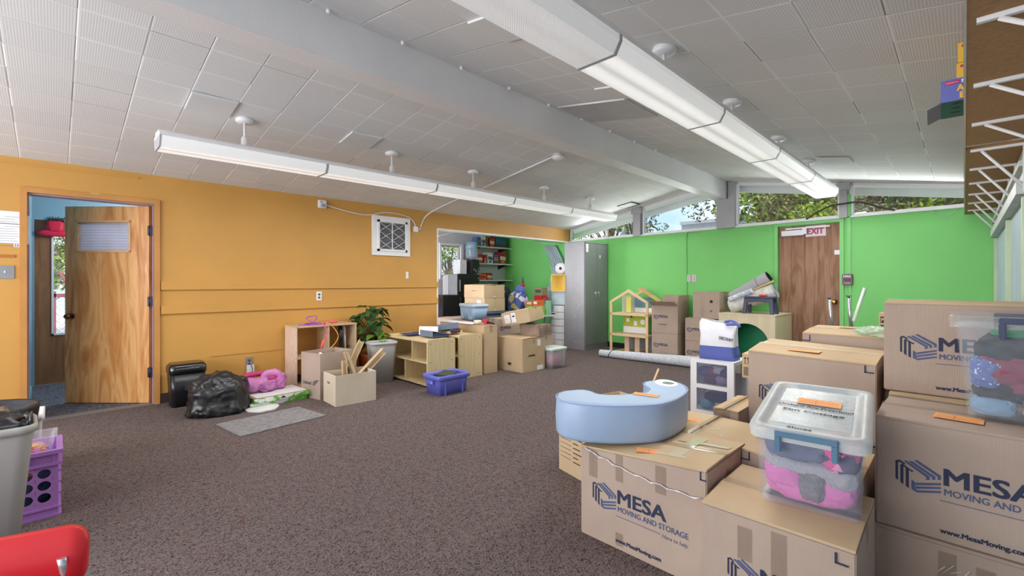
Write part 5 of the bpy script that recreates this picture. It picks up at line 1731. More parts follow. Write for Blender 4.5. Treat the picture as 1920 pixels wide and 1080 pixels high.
for v in b.verts: v.co.z = max(v.co.z, .001)
mesh('rolled_sleeve', b, PJ, t)
b = B(); blob(b, (.02, .12, .10), (.05, .08, .07), 9, .25, 3, .8, 4); mesh('lining', b, PJ2, t)
mesh('hood', fold_tube([(-.10, -.16, .15), (-.11, -.02, .17), (-.09, .10, .165), (-.06, .16, .14)], .036, 5), PJ2, t)
t = thing('patterned_blanket', 'silvery lilac patterned cloth spilling between the black bag and the jacket', 'cloth', (-5.42, 1.30, .095))
b = B(); blob(b, (0, .02, .08), (.07, .07, .08), 14, .2, 2.6, .75, 4, flat=.08); mesh('cloth', b, ramp_mat('lilac_pattern', [(0, (160, 130, 200)), (.4, (206, 190, 226)), (.6, (120, 96, 170)), (1, (226, 216, 236))], 14, .5, detail=3), t)

# white scalloped board on the carpet
c_ = zp(487, 768)
b = B()
pts = []
for k in range(40):
    a = 2 * pi * k / 40
    r_ = 1 + .07 * abs(sin(a * 3.5))
    pts.append((c_.x - .03 + .155 * r_ * cos(a), c_.y + .03 + .14 * r_ * sin(a)))
prism(b, pts, lambda p: (p[0], p[1], .002), lambda p: (p[0], p[1], .014))
tag(mesh('scalloped_board', b, WPLAST), 'white cloud shaped board on the carpet in front of the game boxes', 'board')
# door mat
b = B()
q = [zp(*p) for p in ((404.7, 797.5), (451.3, 820.3), (612, 780.5), (559.5, 764.2))]
lo = [b.verts.new((p.x, p.y, .001)) for p in q]; hi = [b.verts.new((p.x, p.y, .011)) for p in q]
b.faces.new(lo[::-1]); b.faces.new(hi)
for i in range(4):
    b.faces.new((lo[i], lo[(i + 1) % 4], hi[(i + 1) % 4], hi[i]))
tag(mesh('door_mat', b, ramp_mat('grey_ribbed_mat', [(.3, (112, 110, 112)), (.7, (150, 148, 150))], 22, .95, (3, 1, 1), bump=.8, detail=3)), 'grey ribbed door mat lying flat on the brown carpet', 'mat')

# ------------------------------------------------------------------ cubby, united box, beige box
t = thing('cubby_shelf', 'open plywood cubby shelf against the orange wall, jump ropes on top', 'shelf', (-5.835, 1.97, 0))
b = B(); box(b, 0, .345, 0, .018, 0, .715); mesh('side_panel', b, ramp_mat('worn_plywood', [(.25, (196, 160, 136)), (.5, (222, 196, 176)), (.75, (208, 176, 152))], 5, .55, (2, 1, 1.2), distort=2), t)
b = B(); box(b, 0, .345, .725, .743, 0, .715); mesh('side_panel', b, PLY, t)
b = B(); box(b, -.0, .35, -.003, .746, .715, .733); mesh('top_panel', b, PLY, t)
b = B(); box(b, 0, .34, .38, .398, .02, .715); mesh('divider', b, PLY, t)
b = B(); box(b, 0, .34, .018, .725, .35, .368); mesh('shelf_board', b, PLY, t)
b = B(); box(b, 0, .345, .018, .725, 0, .018); mesh('bottom_panel', b, PLY, t)
# jump ropes
def rope(pts, col, label, handles=(), name='jump_rope'):
    t = thing(name, label, 'jump rope', pts[0], group='jump ropes on the cubby shelf')
    o = Vector(pts[0])
    b = B(); tube(b, [p - o for p in spline(pts, 7)], .0055, 6); mesh('cord', b, col, t)
    for h0, h1, cm in handles:
        b = B(); cyl(b, Vector(h0) - o, Vector(h1) - o, .017, .014, 12); mesh('handle', b, cm, t)
tz = .742
PURR = mat('purple_rope', (150, 70, 190), .5); PINKR = mat('pink_rope', (226, 90, 130), .5); YELR = mat('yellow_rope', (236, 170, 80), .5)
rope([(-5.62, 2.05, tz), (-5.56, 2.16, tz), (-5.60, 2.26, tz + .09), (-5.58, 2.12, tz + .08), (-5.56, 2.24, tz), (-5.63, 2.30, tz + .01), (-5.58, 2.10, tz), (-5.55, 2.34, tz)], PURR, 'purple jump rope looped on top of the cubby shelf')
rope([(-5.58, 2.10, tz + .012), (-5.66, 2.25, tz + .012), (-5.57, 2.35, tz + .01), (-5.6, 2.43, tz + .02)], PINKR, 'pink jump rope with a coral handle on top of the cubby shelf', [((-5.6, 2.40, tz + .018), (-5.56, 2.50, tz + .018), SKIPPINK)])
rope([(-5.52, 2.28, tz + .012), (-5.475, 2.30, .72), (-5.465, 2.32, .6), (-5.46, 2.28, .55), (-5.46, 2.27, .52)], PINKR, 'pink jump rope hanging over the cubby front with a long coral handle', [((-5.455, 2.28, .56), (-5.455, 2.245, .43), SKIPPINK)])
rope([(-5.55, 2.35, tz + .012), (-5.475, 2.38, .73), (-5.46, 2.46, .60), (-5.46, 2.42, .50), (-5.46, 2.33, .42), (-5.46, 2.40, .40), (-5.46, 2.47, .42)], YELR, 'yellow jump rope hanging in a loop from the cubby shelf')
b = B(); cyl(b, (-5.60, 2.57, .37), (-5.56, 2.53, .70), .026, seg=14)
tag(mesh('rolled_black_mat', b, BLACKP), 'black rolled tube standing in the right cell of the cubby shelf', 'tube')
b = B(); cyl(b, (-5.63, 2.63, .37), (-5.60, 2.60, .70), .014, seg=10)
tag(mesh('paper_roll', b, PAPER), 'thin white paper roll beside the black tube in the cubby', 'paper roll')

tV = open_carton((-5.165, 1.912, 0), .335, .42, .487, radians(12.5), 'tall open cardboard box printed United beside the cubby shelf')
b = B(); text(b, 'United', .03, .145, .15, .038, y=-.0015, bold=.0008)
for k in range(6):
    z = .142 + k * .008
    quad(b, [(.20 + .003 * k, -.0015, z), (.255 + .012 * k, -.0015, z + .006 + .003 * k), (.25 + .010 * k, -.0015, z + .010 + .003 * k), (.205 + .003 * k, -.0015, z + .005)])
mesh('printed_lettering', b, NAVY, tV, normals=False)
b = B(); box(b, .10, .20, -.003, -.002, .02, .075); mesh('packing_tape', b, TAPE, tV)
b = B(); cyl(b, (-5.0, 2.12, .40), (-5.02, 2.05, .475), .016, .012, 12); cyl(b, (-5.0, 2.12, .008), (-5.0, 2.12, .40), .016, seg=12)
tag(mesh('paper_roll', b, PAPER), 'white paper roll poking out of the tall open box', 'paper roll')

t = thing('open_box', 'low beige open box with a hand hole, holding cardboard strips', 'box', (-4.79, 2.0, 0), radians(-3))
b = B()
W_, D_, H_, th = .33, .43, .31, .006
box(b, 0, W_, 0, D_, 0, .006); box(b, 0, W_, D_ - th, D_, .006, H_); box(b, 0, th, th, D_ - th, .006, H_); box(b, W_ - th, W_, th, D_ - th, .006, H_)
box(b, 0, W_, 0, th, .006, .20); box(b, 0, W_, 0, th, .225, H_); box(b, 0, .10, 0, th, .20, .225); box(b, .18, W_, 0, th, .20, .225)
mesh('box_body', b, CARDL, t)
def angle_strip(p0, p1, w, label, roll=0):
    p0 = Vector(p0); p1 = Vector(p1)
    q = (p1 - p0).to_track_quat('X', 'Z').to_matrix().to_4x4()
    L = (p1 - p0).length
    b = B()
    M_ = q @ Matrix.Rotation(roll, 4, 'X')
    box(b, 0, L, 0, w, 0, .006, M_); box(b, 0, L, 0, .006, 0, w * .7, M_); box(b, 0, L, w - .006, w, 0, w * .7, M_)
    t = tag(mesh('cardboard_strip', b, CARDT, loc=p0), label, 'cardboard strip', 'cardboard edge strips in the beige box')
angle_strip((-4.66, 2.10, .02), (-4.82, 2.46, .57), .06, 'tallest cardboard edge strip leaning back in the beige box', 1.0)
angle_strip((-4.60, 2.10, .03), (-4.72, 2.66, .44), .07, 'long cardboard edge strip sticking out of the beige box to the right', 1.5)
angle_strip((-4.70, 2.33, .05), (-4.75, 2.19, .49), .055, 'dark ended channel strip leaning left in the beige box', .4)
angle_strip((-4.62, 2.18, .03), (-4.70, 2.20, .41), .05, 'short cardboard strip at the front of the beige box', .2)

# ------------------------------------------------------------------ potted plant and grey bin
t = thing('potted_plant', 'leafy green plant in an orange pot against the orange wall', 'plant', (-5.62, 2.99, 0))
b = B(); lathe(b, [(.10, 0), (.14, .02), (.165, .28), (.175, .30), (.155, .30), (.14, .27), (.001, .265)], 28, cap1=False); mesh('pot', b, TERRA, t)
b = B(); lathe(b, [(.14, .266), (.001, .275)], 20, cap0=False, cap1=False); mesh('soil', b, mat('dark_soil', (46, 34, 26), .95), t)
def leaf(b, base, dirv, L, Wd, droop=.3, mi=0):
    dirv = Vector(dirv).normalized()
    side = dirv.cross(Vector((0, 0, 1)))
    if side.length < .1:
        side = Vector((1, 0, 0))
    side.normalize()
    upv = side.cross(dirv)
    rows = []
    n = 7
    for i in range(n + 1):
        u = i / n
        wv = Wd * (sin(pi * min(u * 1.0, 1) ** .75)) * .5 + .0008
        c = Vector(base) + dirv * (L * u) + Vector((0, 0, -droop * L * u * u))
        rows.append([b.verts.new(c - side * wv + upv * wv * .35), b.verts.new(c), b.verts.new(c + side * wv + upv * wv * .35)])
    for i in range(n):
        for k in (0, 1):
            f = b.faces.new((rows[i][k], rows[i][k + 1], rows[i + 1][k + 1], rows[i + 1][k])); f.smooth = True; f.material_index = mi
rl = random.Random(5)
stems = B(); fol = B()
for k in range(58):
    a = rl.uniform(0, 2 * pi); h_ = rl.uniform(.42, .92)
    r_ = .05 + .15 * rl.random() * (1.1 - abs(h_ - .66))
    p = Vector((r_ * cos(a), r_ * sin(a) * 1.05, h_))
    p.x = max(p.x, -.17)
    tube(stems, spline([(0.02 * cos(a), .02 * sin(a), .27), (p.x * .3, p.y * .3, .27 + (h_ - .27) * .6), p], 4), .0035, 5)
    d_ = Vector((abs(cos(a)) * .8 - .1, sin(a) + rl.uniform(-.3, .3) - .25, rl.uniform(-.5, .35)))
    leaf(fol, p, d_, rl.uniform(.12, .17), rl.uniform(.10, .135), rl.uniform(.2, .5), 0)
for (x, y, z, dx, dy) in ((.20, -.06, .56, .3, -.9), (.21, .04, .57, .4, .8), (.20, -.01, .60, .5, -.2), (.19, .02, .53, .6, -.1)):
    tube(stems, spline([(0, 0, .27), (x * .5, y, z - .1), (x, y, z)], 4), .0035, 5)
    leaf(fol, (x, y, z), (dx, dy, -.15), .15, .13, .2, 1)
for k in range(10):
    a = -.6 + k * .12
    p = Vector((.14 + .03 * (k % 3), -.06 + .018 * k, .44 - .03 * (k % 4)))
    leaf(fol, p, (.35, -.2 + .04 * k, -.9), .14, .09, .1, 0)
mesh('stems', stems, mat('stem_brown_green', (90, 84, 50), .6), t)
bmesh.ops.solidify(fol, geom=fol.faces[:], thickness=.0012)
mesh('foliage', fol, [LEAFD, LEAFL], t)

t = thing('wastebasket', 'empty grey plastic wastebasket between the plant and the light shelf unit', 'wastebasket', (-5.22, 2.915, 0), radians(78))
def basket(t, w0, d0_, w1, d1_, h, m, lipm=None):
    b = B()
    loft(b, [rrect(w0, d0_, .045, z=0), rrect(w1, d1_, .055, z=h - .03)], True, False)
    loft(b, [rrect(w1 - .008, d1_ - .008, .055, z=h - .03), rrect(w0 - .008, d0_ - .008, .045, z=.008)], False, True)
    mesh('bin_body', b, m, t)
    b = B()
    loft(b, [rrect(w1, d1_, .055, z=h - .035), rrect(w1 + .022, d1_ + .022, .06, z=h - .035), rrect(w1 + .026, d1_ + .026, .06, z=h - .01), rrect(w1 + .006, d1_ + .006, .055, z=h), rrect(w1 - .008, d1_ - .008, .05, z=h - .004), rrect(w1 - .008, d1_ - .008, .05, z=h - .03)], False, False)
    mesh('rim', b, lipm or m, t)
basket(t, .255, .20, .335, .245, .505, GREYPL)

# ------------------------------------------------------------------ light wooden shelf units
def shelf_unit(x0, x1, y0, y1, h, label, div_top, div_bot):
    t = thing('shelf_unit', label, 'shelf', (x0, y0, 0), group='light wooden shelf units')
    w, d = x1 - x0, y1 - y0
    b = B()
    prof = []
    for (cy, cz, a0) in ((d - .03, h - .03, 0), (.03, h - .03, 90)):
        for k in range(6):
            a = radians(a0 + 18 * k); prof.append((cy + .03 * cos(a), cz + .03 * sin(a)))
    prof += [(0, 0), (d, 0)]
    for xx in (w - .02,):
        prism(b, prof, lambda p: (xx, p[0], p[1]), lambda p: (xx + .02, p[0], p[1]))
    mesh('end_panel', b, MAPLE, t)
    b = B(); prism(b, prof, lambda p: (0, p[0], p[1]), lambda p: (.02, p[0], p[1])); mesh('end_panel', b, MAPLE, t)
    for nm, z in (('top_panel', h - .035), ('shelf_board', h * .5), ('bottom_panel', .02)):
        b = B(); box(b, .02, w - .02, .0, d - .01, z, z + .018); mesh(nm, b, MAPLE, t)
    b = B(); box(b, .02, w - .02, d - .012, d - .006, .02, h - .035); mesh('back_panel', b, MAPLE, t)
    for x in div_top:
        b = B(); box(b, x, x + .016, .01, d - .012, h * .5 + .018, h - .035); mesh('divider', b, MAPLE, t)
    for x in div_bot:
        b = B(); box(b, x, x + .016, .01, d - .012, .038, h * .5); mesh('divider', b, MAPLE, t)
    b = B()
    for y in (.04, d - .05):
        for z in (h - .05, h * .52, .04):
            cyl(b, (w, y, z), (w + .002, y, z), .006, seg=8)
    mesh('bolt', b, mat('dark_bolt', (60, 52, 46), .5), t)
shelf_unit(-5.42, -4.485, 3.10, 3.51, .565, 'light wooden shelf unit with open cells and a blue binder on top', (.58, ), (.42,))
shelf_unit(-5.50, -4.60, 3.66, 4.06, .565, 'second light wooden shelf unit, behind the blue tub', (.45,), (.45,))
# binders and papers
def binder(loc, rz, label, open_ang=10, w=.27, d=.29, th=.075, tilt=0):
    t = thing('ring_binder', label, 'binder', loc, rot=(radians(tilt), 0, rz), group='ring binders')
    b = B(); box(b, 0, w, 0, d, 0, .004); mesh('cover', b, BINDER, t)
    b = B(); box(b, -.004, .0, 0, d, 0, th); mesh('spine', b, BINDER, t)
    b = B(); M_ = Matrix.Translation((0, 0, th)) @ Matrix.Rotation(radians(open_ang), 4, 'Y'); box(b, 0, w, 0, d, -.004, 0, M_); mesh('cover', b, BINDER, t)
    b = B()
    M2 = Matrix.Translation((.01, 0, th * .45)) @ Matrix.Rotation(radians(open_ang * .5), 4, 'Y')
    box(b, 0, w - .03, .01, d - .01, -th * .3, th * .25, M2); mesh('pages', b, PAPER if th < .06 else BINDB, t)
    b = B()
    for k in range(3):
        y = d * (.2 + .3 * k); tube(b, [(.004, y, .01), (.02, y, th * .5), (.004, y, th - .01)], .002, 5)
    mesh('rings', b, CHROME, t)
binder((-4.66, 3.30, .566), radians(88), 'closed blue-grey ring binder lying on the nearer light shelf unit', 12)
binder((-4.78, 3.80, .64), radians(150), 'ring binder leaning open with its white cover up on the second light shelf unit', 22, tilt=-6)
b = B()
M_ = Matrix.Translation((-5.03, 3.34, .566)) @ Matrix.Rotation(radians(40), 4, 'Z') @ Matrix.Rotation(radians(-12), 4, 'X')
box(b, 0, .25, 0, .006, 0, .11, M_)
t = tag(mesh('desk_sign', b, PAPER), 'white framed card standing behind the binder on the nearer shelf unit', 'sign card')
b = B(); text(b, 'Class', .03, .04, .07, .022, y=-.002, M=M_); mesh('lettering', b, SLATE, t, normals=False)
b = B(); box(b, -5.30, -5.05, 3.62 - .40, 3.62 - .12, .566, .575); tag(mesh('folder', b, BINDB), 'dark blue folder under the card on the nearer shelf unit', 'folder')
b = B(); box(b, -5.12, -4.83, 3.68, 3.90, .566, .60); tag(mesh('paper_stack', b, mat('cream_paper', (232, 218, 172), .7)), 'cream paper stack at the left end of the second light shelf unit', 'paper')
b = B(); blob(b, (-4.86, 3.78, .605), (.07, .08, .032), 3, .2, 3, .6, 3); tag(mesh('dark_pouch', b, mat('dark_red_navy_cloth', (70, 40, 64), .6, var=.3, vs=30)), 'dark red and navy pouch under the leaning binder', 'pouch')

# blue tub with papers
t = thing('plastic_tub', 'periwinkle blue plastic tub full of papers on the carpet', 'tub', (-4.195, 3.16, 0))
b = B()
loft(b, [rrect(.255, .385, .03, z=0), rrect(.285, .415, .03, z=.185)], True, False)
loft(b, [rrect(.275, .405, .03, z=.185), rrect(.245, .375, .03, z=.01)], False, True)
for y in (-.12, .12):
    box(b, .13, .143, y - .008, y + .008, .0, .18)
mesh('tub_body', b, PERI, t)
b = B()
loft(b, [rrect(.285, .415, .03, z=.165), rrect(.325, .455, .04, z=.17), rrect(.33, .46, .04, z=.215), rrect(.31, .44, .04, z=.22), rrect(.275, .405, .03, z=.20), rrect(.275, .405, .03, z=.18)], False, False)
mesh('rim', b, PERI, t)
b = B(); box(b, -.06, .06, -.232, -.20, .12, .165); bevel(b, .004); hd_ = mesh('handle', b, PERI, t)
b = B(); cyl(b, (.03, -.232, .14), (.03, -.236, .14), .006, seg=8); mesh('stud', b, WPLAST, hd_)
b = B(); box(b, -.11, .11, -.17, .08, .012, .175, Matrix.Rotation(radians(6), 4, 'Z')); o = tag(mesh('paper_stack', b, PAPER, loc=(-4.195, 3.16, 0)), 'white paper pile inside the blue tub', 'paper')
b = B(); M_ = Matrix.Rotation(radians(22), 4, 'Z') @ Matrix.Rotation(radians(9), 4, 'X'); box(b, -.09, .10, -.10, .12, .20, .212, M_); box(b, -.09, .10, -.10, -.095, .195, .235, M_)
tag(mesh('dark_folder', b, mat('green_black_folder', (58, 66, 66), .4), loc=(-4.195, 3.16, 0)), 'dark green folder on top of the papers in the blue tub', 'folder')

# ------------------------------------------------------------------ boxes in front of the side room
tS = carton((-5.62, 4.11, 0), 1.0, .25, .65, 0, 'long narrow upright cardboard box across the opening, tape roll on top', m=CARDT, seed=0, seam='x')
b = B(); box(b, 0, .75, -.02, .20, .660, .668); mesh('white_sheet', b, PAPER, tS)
pt = zp(889, 600, .672)
t = thing('tape_roll', 'cream roll of tape on the long upright box', 'tape roll', (-4.86, 4.20, .664))
b = B(); loft(b, [[(r_ * cos(2 * pi * k / 24), r_ * sin(2 * pi * k / 24), z) for k in range(24)] for r_, z in ((.035, 0), (.055, 0), (.055, .05), (.035, .05), (.035, 0))], False, False); mesh('tape', b, BEIGE, t)
t = thing('tape_gun', 'red tape dispenser beside the cream tape roll', 'tape dispenser', (-4.72, 4.22, .664), radians(20))
b = B(); cyl(b, (0, -.025, .045), (0, .025, .045), .04, seg=18); box(b, 0, .10, -.02, .02, .0, .012); mesh('reel', b, mat('dark_red_plastic', (170, 40, 56), .4), t)
b = B(); tube(b, [(.02, 0, .03), (.09, .0, .022), (.14, 0, .012)], .012, 8); mesh('handle', b, BLACKP, t)
# support and totes behind
carton((-6.30, 4.50, 0), .95, .55, .655, 0, 'brown box mostly hidden under the grey-blue tote', seed=1)
def tote(loc, w, d, h, rz, label, m, lidm=None, name='storage_tote'):
    t = thing(name, label, 'storage tote', loc, rz, group='plastic totes')
    b = B()
    loft(b, [rrect(w * .80, d * .80, .04, z=0), rrect(w * .94, d * .94, .045, z=h - .04)])
    for x in (-.25, .25):
        box(b, x * w - .05, x * w + .05, -d * .455, -d * .40, .02, h - .07)
    mesh('tote_body', b, m, t)
    b = B(); loft(b, [rrect(w * .95, d * .95, .05, z=h - .045), rrect(w, d, .055, z=h - .04), rrect(w, d, .055, z=h - .015), rrect(w * .96, d * .96, .05, z=h)]); mesh('lid', b, lidm or m, t)
    return t
tote((-5.45, 4.63, .664), .50, .30, .25, radians(-12), 'grey-blue storage tote with a pale lid in front of the stacked boxes', TOTEB, mat('pale_blue_lid', (186, 202, 216), .4))
carton((-6.58, 5.26, 0), .62, .62, .335, 0, 'brown box hidden under the dark blue tote', seed=1)
tote((-6.22, 5.58, .338), .72, .60, .39, 0, 'dark blue storage tote under the two stacked brown boxes', DTOTE)
for k, (h_, dxx) in enumerate(((.235, .01), (.235, 0))):
    t = carton((-6.545 + .012 * (1 - k), 5.33, .73 + .237 * k), .555, .50, h_, 0, 'wide brown box with a taped side, %s of the pair on the dark blue tote' % ('lower', 'upper')[k], m=CARDT, seed=k + 1)
    b = B(); box(b, .5565, .5575, .22, .28, .01, h_ - .02); mesh('packing_tape', b, mat('pale_tape', (214, 204, 160), .4), t)
    b = B(); text(b, 'BROTHERS', .22, .12, .11, .016, y=-.0014) if k else box(b, .36, .47, -.0085, -.0075, 0.02, .2)
    mesh('printed_label', b, SLATE if k else PAPER, t, normals=False)
t = carton((-5.06, 4.80, 0), .50, .27, .341, radians(90), 'lower brown box under the printed box behind the tilted box', seed=0)
t = carton((-5.06, 4.80, .343), .50, .27, .341, radians(90), 'printed brown box behind the tilted box in the middle pile', seed=1, mtop=CARDT)
mesa_print(t, .03, .15, .62, y=-.0014, small=True, url=False)
# big plain box with a crushed one and a tilted one on it
t = carton((-4.765, 4.52, 0), .475, .47, .465, 0, 'large plain brown box at the front of the middle pile', seed=2, m=CARDT, dz=(0, .004, .0, .02))
b = B(); box(b, .476, .479, .30, .42, .01, .07); box(b, .476, .479, .30, .37, .35, .44); mesh('white_label', b, PAPER, t)
b = B(); box(b, .20, .26, -.012, -.0095, .09, .12); box(b, .4835, .486, .10, .25, .215, .222); box(b, .4835, .486, .12, .24, .225, .235); mesh('printed_marks', b, BLACKI, t)
carton((-4.80, 5.02, 0), .34, .40, .46, 0, 'plain brown box behind the large plain box of the middle pile', seed=1)
tx = thing('crushed_box', 'crushed brown box squeezed under the tilted box', 'box', (-4.60, 4.80, .475), radians(8), group='cardboard moving boxes')
b = B(); box(b, 0, .34, 0, .30, 0, .16); subdiv(b, 5); wobble(b, .028, 7, 4)
for v in b.verts: v.co.z = max(v.co.z, 0)
mesh('box_body', b, mat('crushed_cardboard', (150, 128, 112), .85, var=.2, vs=9), tx)
t = carton((-4.79, 4.64, .60), .47, .42, .19, 0, 'tilted brown box with white labels on top of the middle pile', seed=1, m=CARDT)
t.rotation_euler = (radians(4), radians(-11), radians(12))
b = B(); box(b, .05, .15, -.0095, -.0085, .03, .155); box(b, .17, .25, -.0095, -.0085, .03, .17); box(b, .447, .4485, .12, .25, .05, .14); mesh('white_label', b, PAPER, t)
b = B(); box(b, .19, .23, -.0105, -.0095, .11, .13); box(b, .07, .10, -.0105, -.0095, .09, .094); mesh('label_print', b, BLACKI, t)
t = thing('clear_storage_bin', 'small clear bin of pink things at the right foot of the middle pile', 'storage bin', (-4.31, 5.19, 0))
b = B(); loft(b, [rrect(.22, .30, .03, z=0), rrect(.26, .34, .03, z=.26)], True, False); mesh('bin_body', b, film_material('milky_plastic', (220, 224, 226), .45, .3), t)
b = B(); loft(b, [rrect(.275, .355, .03, z=.255), rrect(.28, .36, .03, z=.285), rrect(.26, .34, .03, z=.295)]); mesh('lid', b, mat('mint_lid', (200, 216, 206), .4), t)
b = B(); blob(b, (-4.31, 5.19, .12), (.09, .12, .10), 4, .2, 2.5, .7, 3); tag(mesh('pink_cloth', b, mat('dusty_pink', (206, 130, 160), .8)), 'pink cloth inside the small clear bin', 'cloth')

# colourful bags and packets behind the pile
BAGP = ramp_mat('blue_yellow_print_bag', [(0, (92, 112, 176)), (.55, (92, 112, 176)), (.60, (226, 214, 120)), (.72, (226, 178, 200)), (.80, (230, 232, 240)), (.9, (60, 70, 130))], 9, .6, kind='voronoi', const=True)
def spot(px, py, d):
    return dp(px, py, d)
# low table that carries them
t = thing('folding_table', 'low table under the colourful bags behind the pile', 'table', (-6.05, 6.22, 0))
b = B(); box(b, -.55, .45, -.05, .60, .60, .63); mesh('table_top', b, WPLAST, t)
for x in (-.5, .22):
    for y in (0, .55):
        b = B(); cyl(b, (x, y, 0), (x, y, .60), .015, seg=8); mesh('leg', b, GREYP, t)
zt_ = .632
t = thing('patterned_bag', 'blue bag printed with yellow and pink figures, stuffed full', 'bag', (-6.20, 6.40, zt_))
b = B(); blob(b, (0, 0, .20), (.185, .15, .22), 3, .10, 2.2, .6, 4, flat=.198); mesh('bag_body', b, BAGP, t)
b = B(); tube(b, spline([(-.1, 0, .38), (-.02, -.02, .50), (.06, 0, .52), (.10, 0, .38)], 6), .02, 6); blob(b, (.04, .02, .47), (.10, .06, .08), 8, .3, 3, .8, 3); mesh('handle', b, mat('blue_bag_handle', (98, 118, 186), .7), t)
b = B(); blob(b, (-6.09, 6.42, 1.20), (.035, .035, .04), 2, .2, 3, .8, 3); o = tag(mesh('red_flower', b, mat('red_flower_m', (190, 36, 56), .7)), 'red cloth flower on top of the patterned bag', 'flower')
b = B(); cyl(b, (-6.10, 6.44, 1.245), (-6.12, 6.45, 1.34), .02, .012, 8); tag(mesh('teal_bottle', b, mat('dark_teal', (40, 90, 96), .4)), 'dark teal bottle neck behind the red flower', 'bottle')
b = B(); blob(b, (-6.48, 6.35, zt_ + .26), (.07, .10, .26), 12, .2, 3, .8, 3, flat=.259); tag(mesh('black_patterned_bag', b, ramp_mat('black_lime_bag', [(0, (30, 34, 32)), (.6, (30, 34, 32)), (.7, (190, 200, 110)), (.85, (40, 46, 44))], 12, .6, kind='voronoi', const=True)), 'black and lime patterned bag left of the blue printed bag', 'bag')
# neatly packed packets
def packet(loc, w, d, h, rz, label, m, m2=None, cat='packet', grp='snack packets on the table', name='snack_box', txt=None):
    t = thing(name, label, cat, loc, rz, group=grp)
    b = B(); box(b, 0, w, 0, d, 0, h); bevel(b, .004); mesh('carton', b, m, t)
    if m2:
        b = B(); quad(b, [(w * .15, -.002, h * .35), (w * .85, -.002, h * .35), (w * .85, -.002, h * .75), (w * .15, -.002, h * .75)]); 
        if txt: text(b, txt, w * .2, h * .45, w * .6, h * .2, y=-.004, mi=1)
        mesh('printed_panel', b, [m2, NAVY], t, normals=False)
    return t
LIME = mat('lime_green_plastic', (144, 214, 40), .5, var=.1)
packet((-5.90, 6.28, zt_), .31, .22, .17, 0, 'lime green box in front of the snack packets', LIME, None, name='green_box')
packet((-5.89, 6.30, zt_ + .172), .16, .18, .09, 0, 'coral and white packet on the lime green box', mat('coral_packet', (236, 120, 90), .5), PAPER)
packet((-5.715, 6.30, zt_ + .172), .12, .18, .11, 0, 'orange packet on the lime green box', mat('orange_packet', (222, 110, 50), .5), PAPER)
packet((-5.88, 6.52, zt_), .20, .16, .36, 0, 'red tin behind the lime green box', mat('red_tin', (184, 40, 40), .4), None, name='red_tin')
packet((-5.885, 6.52, zt_ + .362), .21, .16, .15, 0, 'olive brown printed box on the red tin', mat('olive_box', (136, 132, 96), .6), mat('dark_green_print', (60, 80, 60), .6))
packet((-5.67, 6.55, zt_), .08, .14, .27, 0, 'mint green carton right of the red tin', mat('mint_carton', (150, 214, 170), .5), PAPER)

# white drawer tower, yellow bin, paper roll, curtain
t = thing('drawer_tower', 'tall white tower of six rounded drawers beside the metal cabinet', 'drawer tower', (-5.565, 6.93, 0), radians(-40 + 47))
for k in range(6):
    z0 = .02 + k * .132
    b = B()
    pts = [(-.15, .14), (-.15, -.10)] + [(-.15 + .30 * u, -.10 - .05 * sin(pi * u)) for u in [j / 12 for j in range(1, 12)]] + [(.15, -.10), (.15, .14)]
    prism(b, pts, lambda p: (p[0], p[1], z0), lambda p: (p[0], p[1], z0 + .122)); mesh('drawer', b, WPLAST, t)
b = B(); box(b, -.145, .145, -.09, .14, 0, .80); mesh('core_frame', b, GREYP, t)
b = B(); box(b, -.14, .0, -.152, -.146, .565, .675); quad(b, [(-.13, -.153, .63), (-.02, -.153, .63), (-.02, -.153, .655), (-.13, -.153, .655)], 1); quad(b, [(-.11, -.153, .60), (-.06, -.153, .60), (-.06, -.153, .628), (-.11, -.153, .628)], 1); mesh('white_label', b, [PAPER, NAVY], t)
b = B(); cyl(b, (-.06, -.152, .76), (-.06, -.157, .76), .012, seg=10); mesh('logo_dot', b, GREYP, t)
t = thing('yellow_bin', 'yellow plastic bin lying on its side above the white drawer tower', 'bin', (-5.50, 6.86, 1.07), radians(10))
b = B()
loops = [[(p[0], y, p[1] + .165) for p in rrect(w, h, .03)] for y, w, h in ((-.10, .32, .33), (-.095, .30, .31), (.12, .26, .27))]
loft(b, loops, False, False)
loft(b, [[(p[0], y, p[1] + .165) for p in rrect(w, h, .03)] for y, w, h in ((-.10, .32, .33), (-.10, .27, .28), (.115, .24, .25))], False, True)
mesh('bin_body', b, mat('yellow_plastic', (228, 192, 92), .45, var=.05), t)
carton((-5.68, 6.80, .815), .32, .26, .25, radians(8), 'pale box between the drawer tower and the yellow bin', m=mat('pale_blue_card', (196, 214, 222), .7), seed=0, tape=False)
t = thing('paper_towel_roll', 'white paper roll with a brown core standing on edge on the yellow bin', 'paper roll', (-5.45, 6.82, 1.51), radians(20))
b = B(); loft(b, [[(r_ * cos(2 * pi * k / 28), y, r_ * sin(2 * pi * k / 28)) for k in range(28)] for r_, y in ((.03, -.06), (.105, -.06), (.105, .10), (.03, .10))], False, False); mesh('paper', b, PAPER, t)
b = B(); cyl(b, (0, -.05, 0), (0, .09, 0), .031, seg=18); mesh('core', b, mat('dark_core', (64, 48, 44), .7), t)
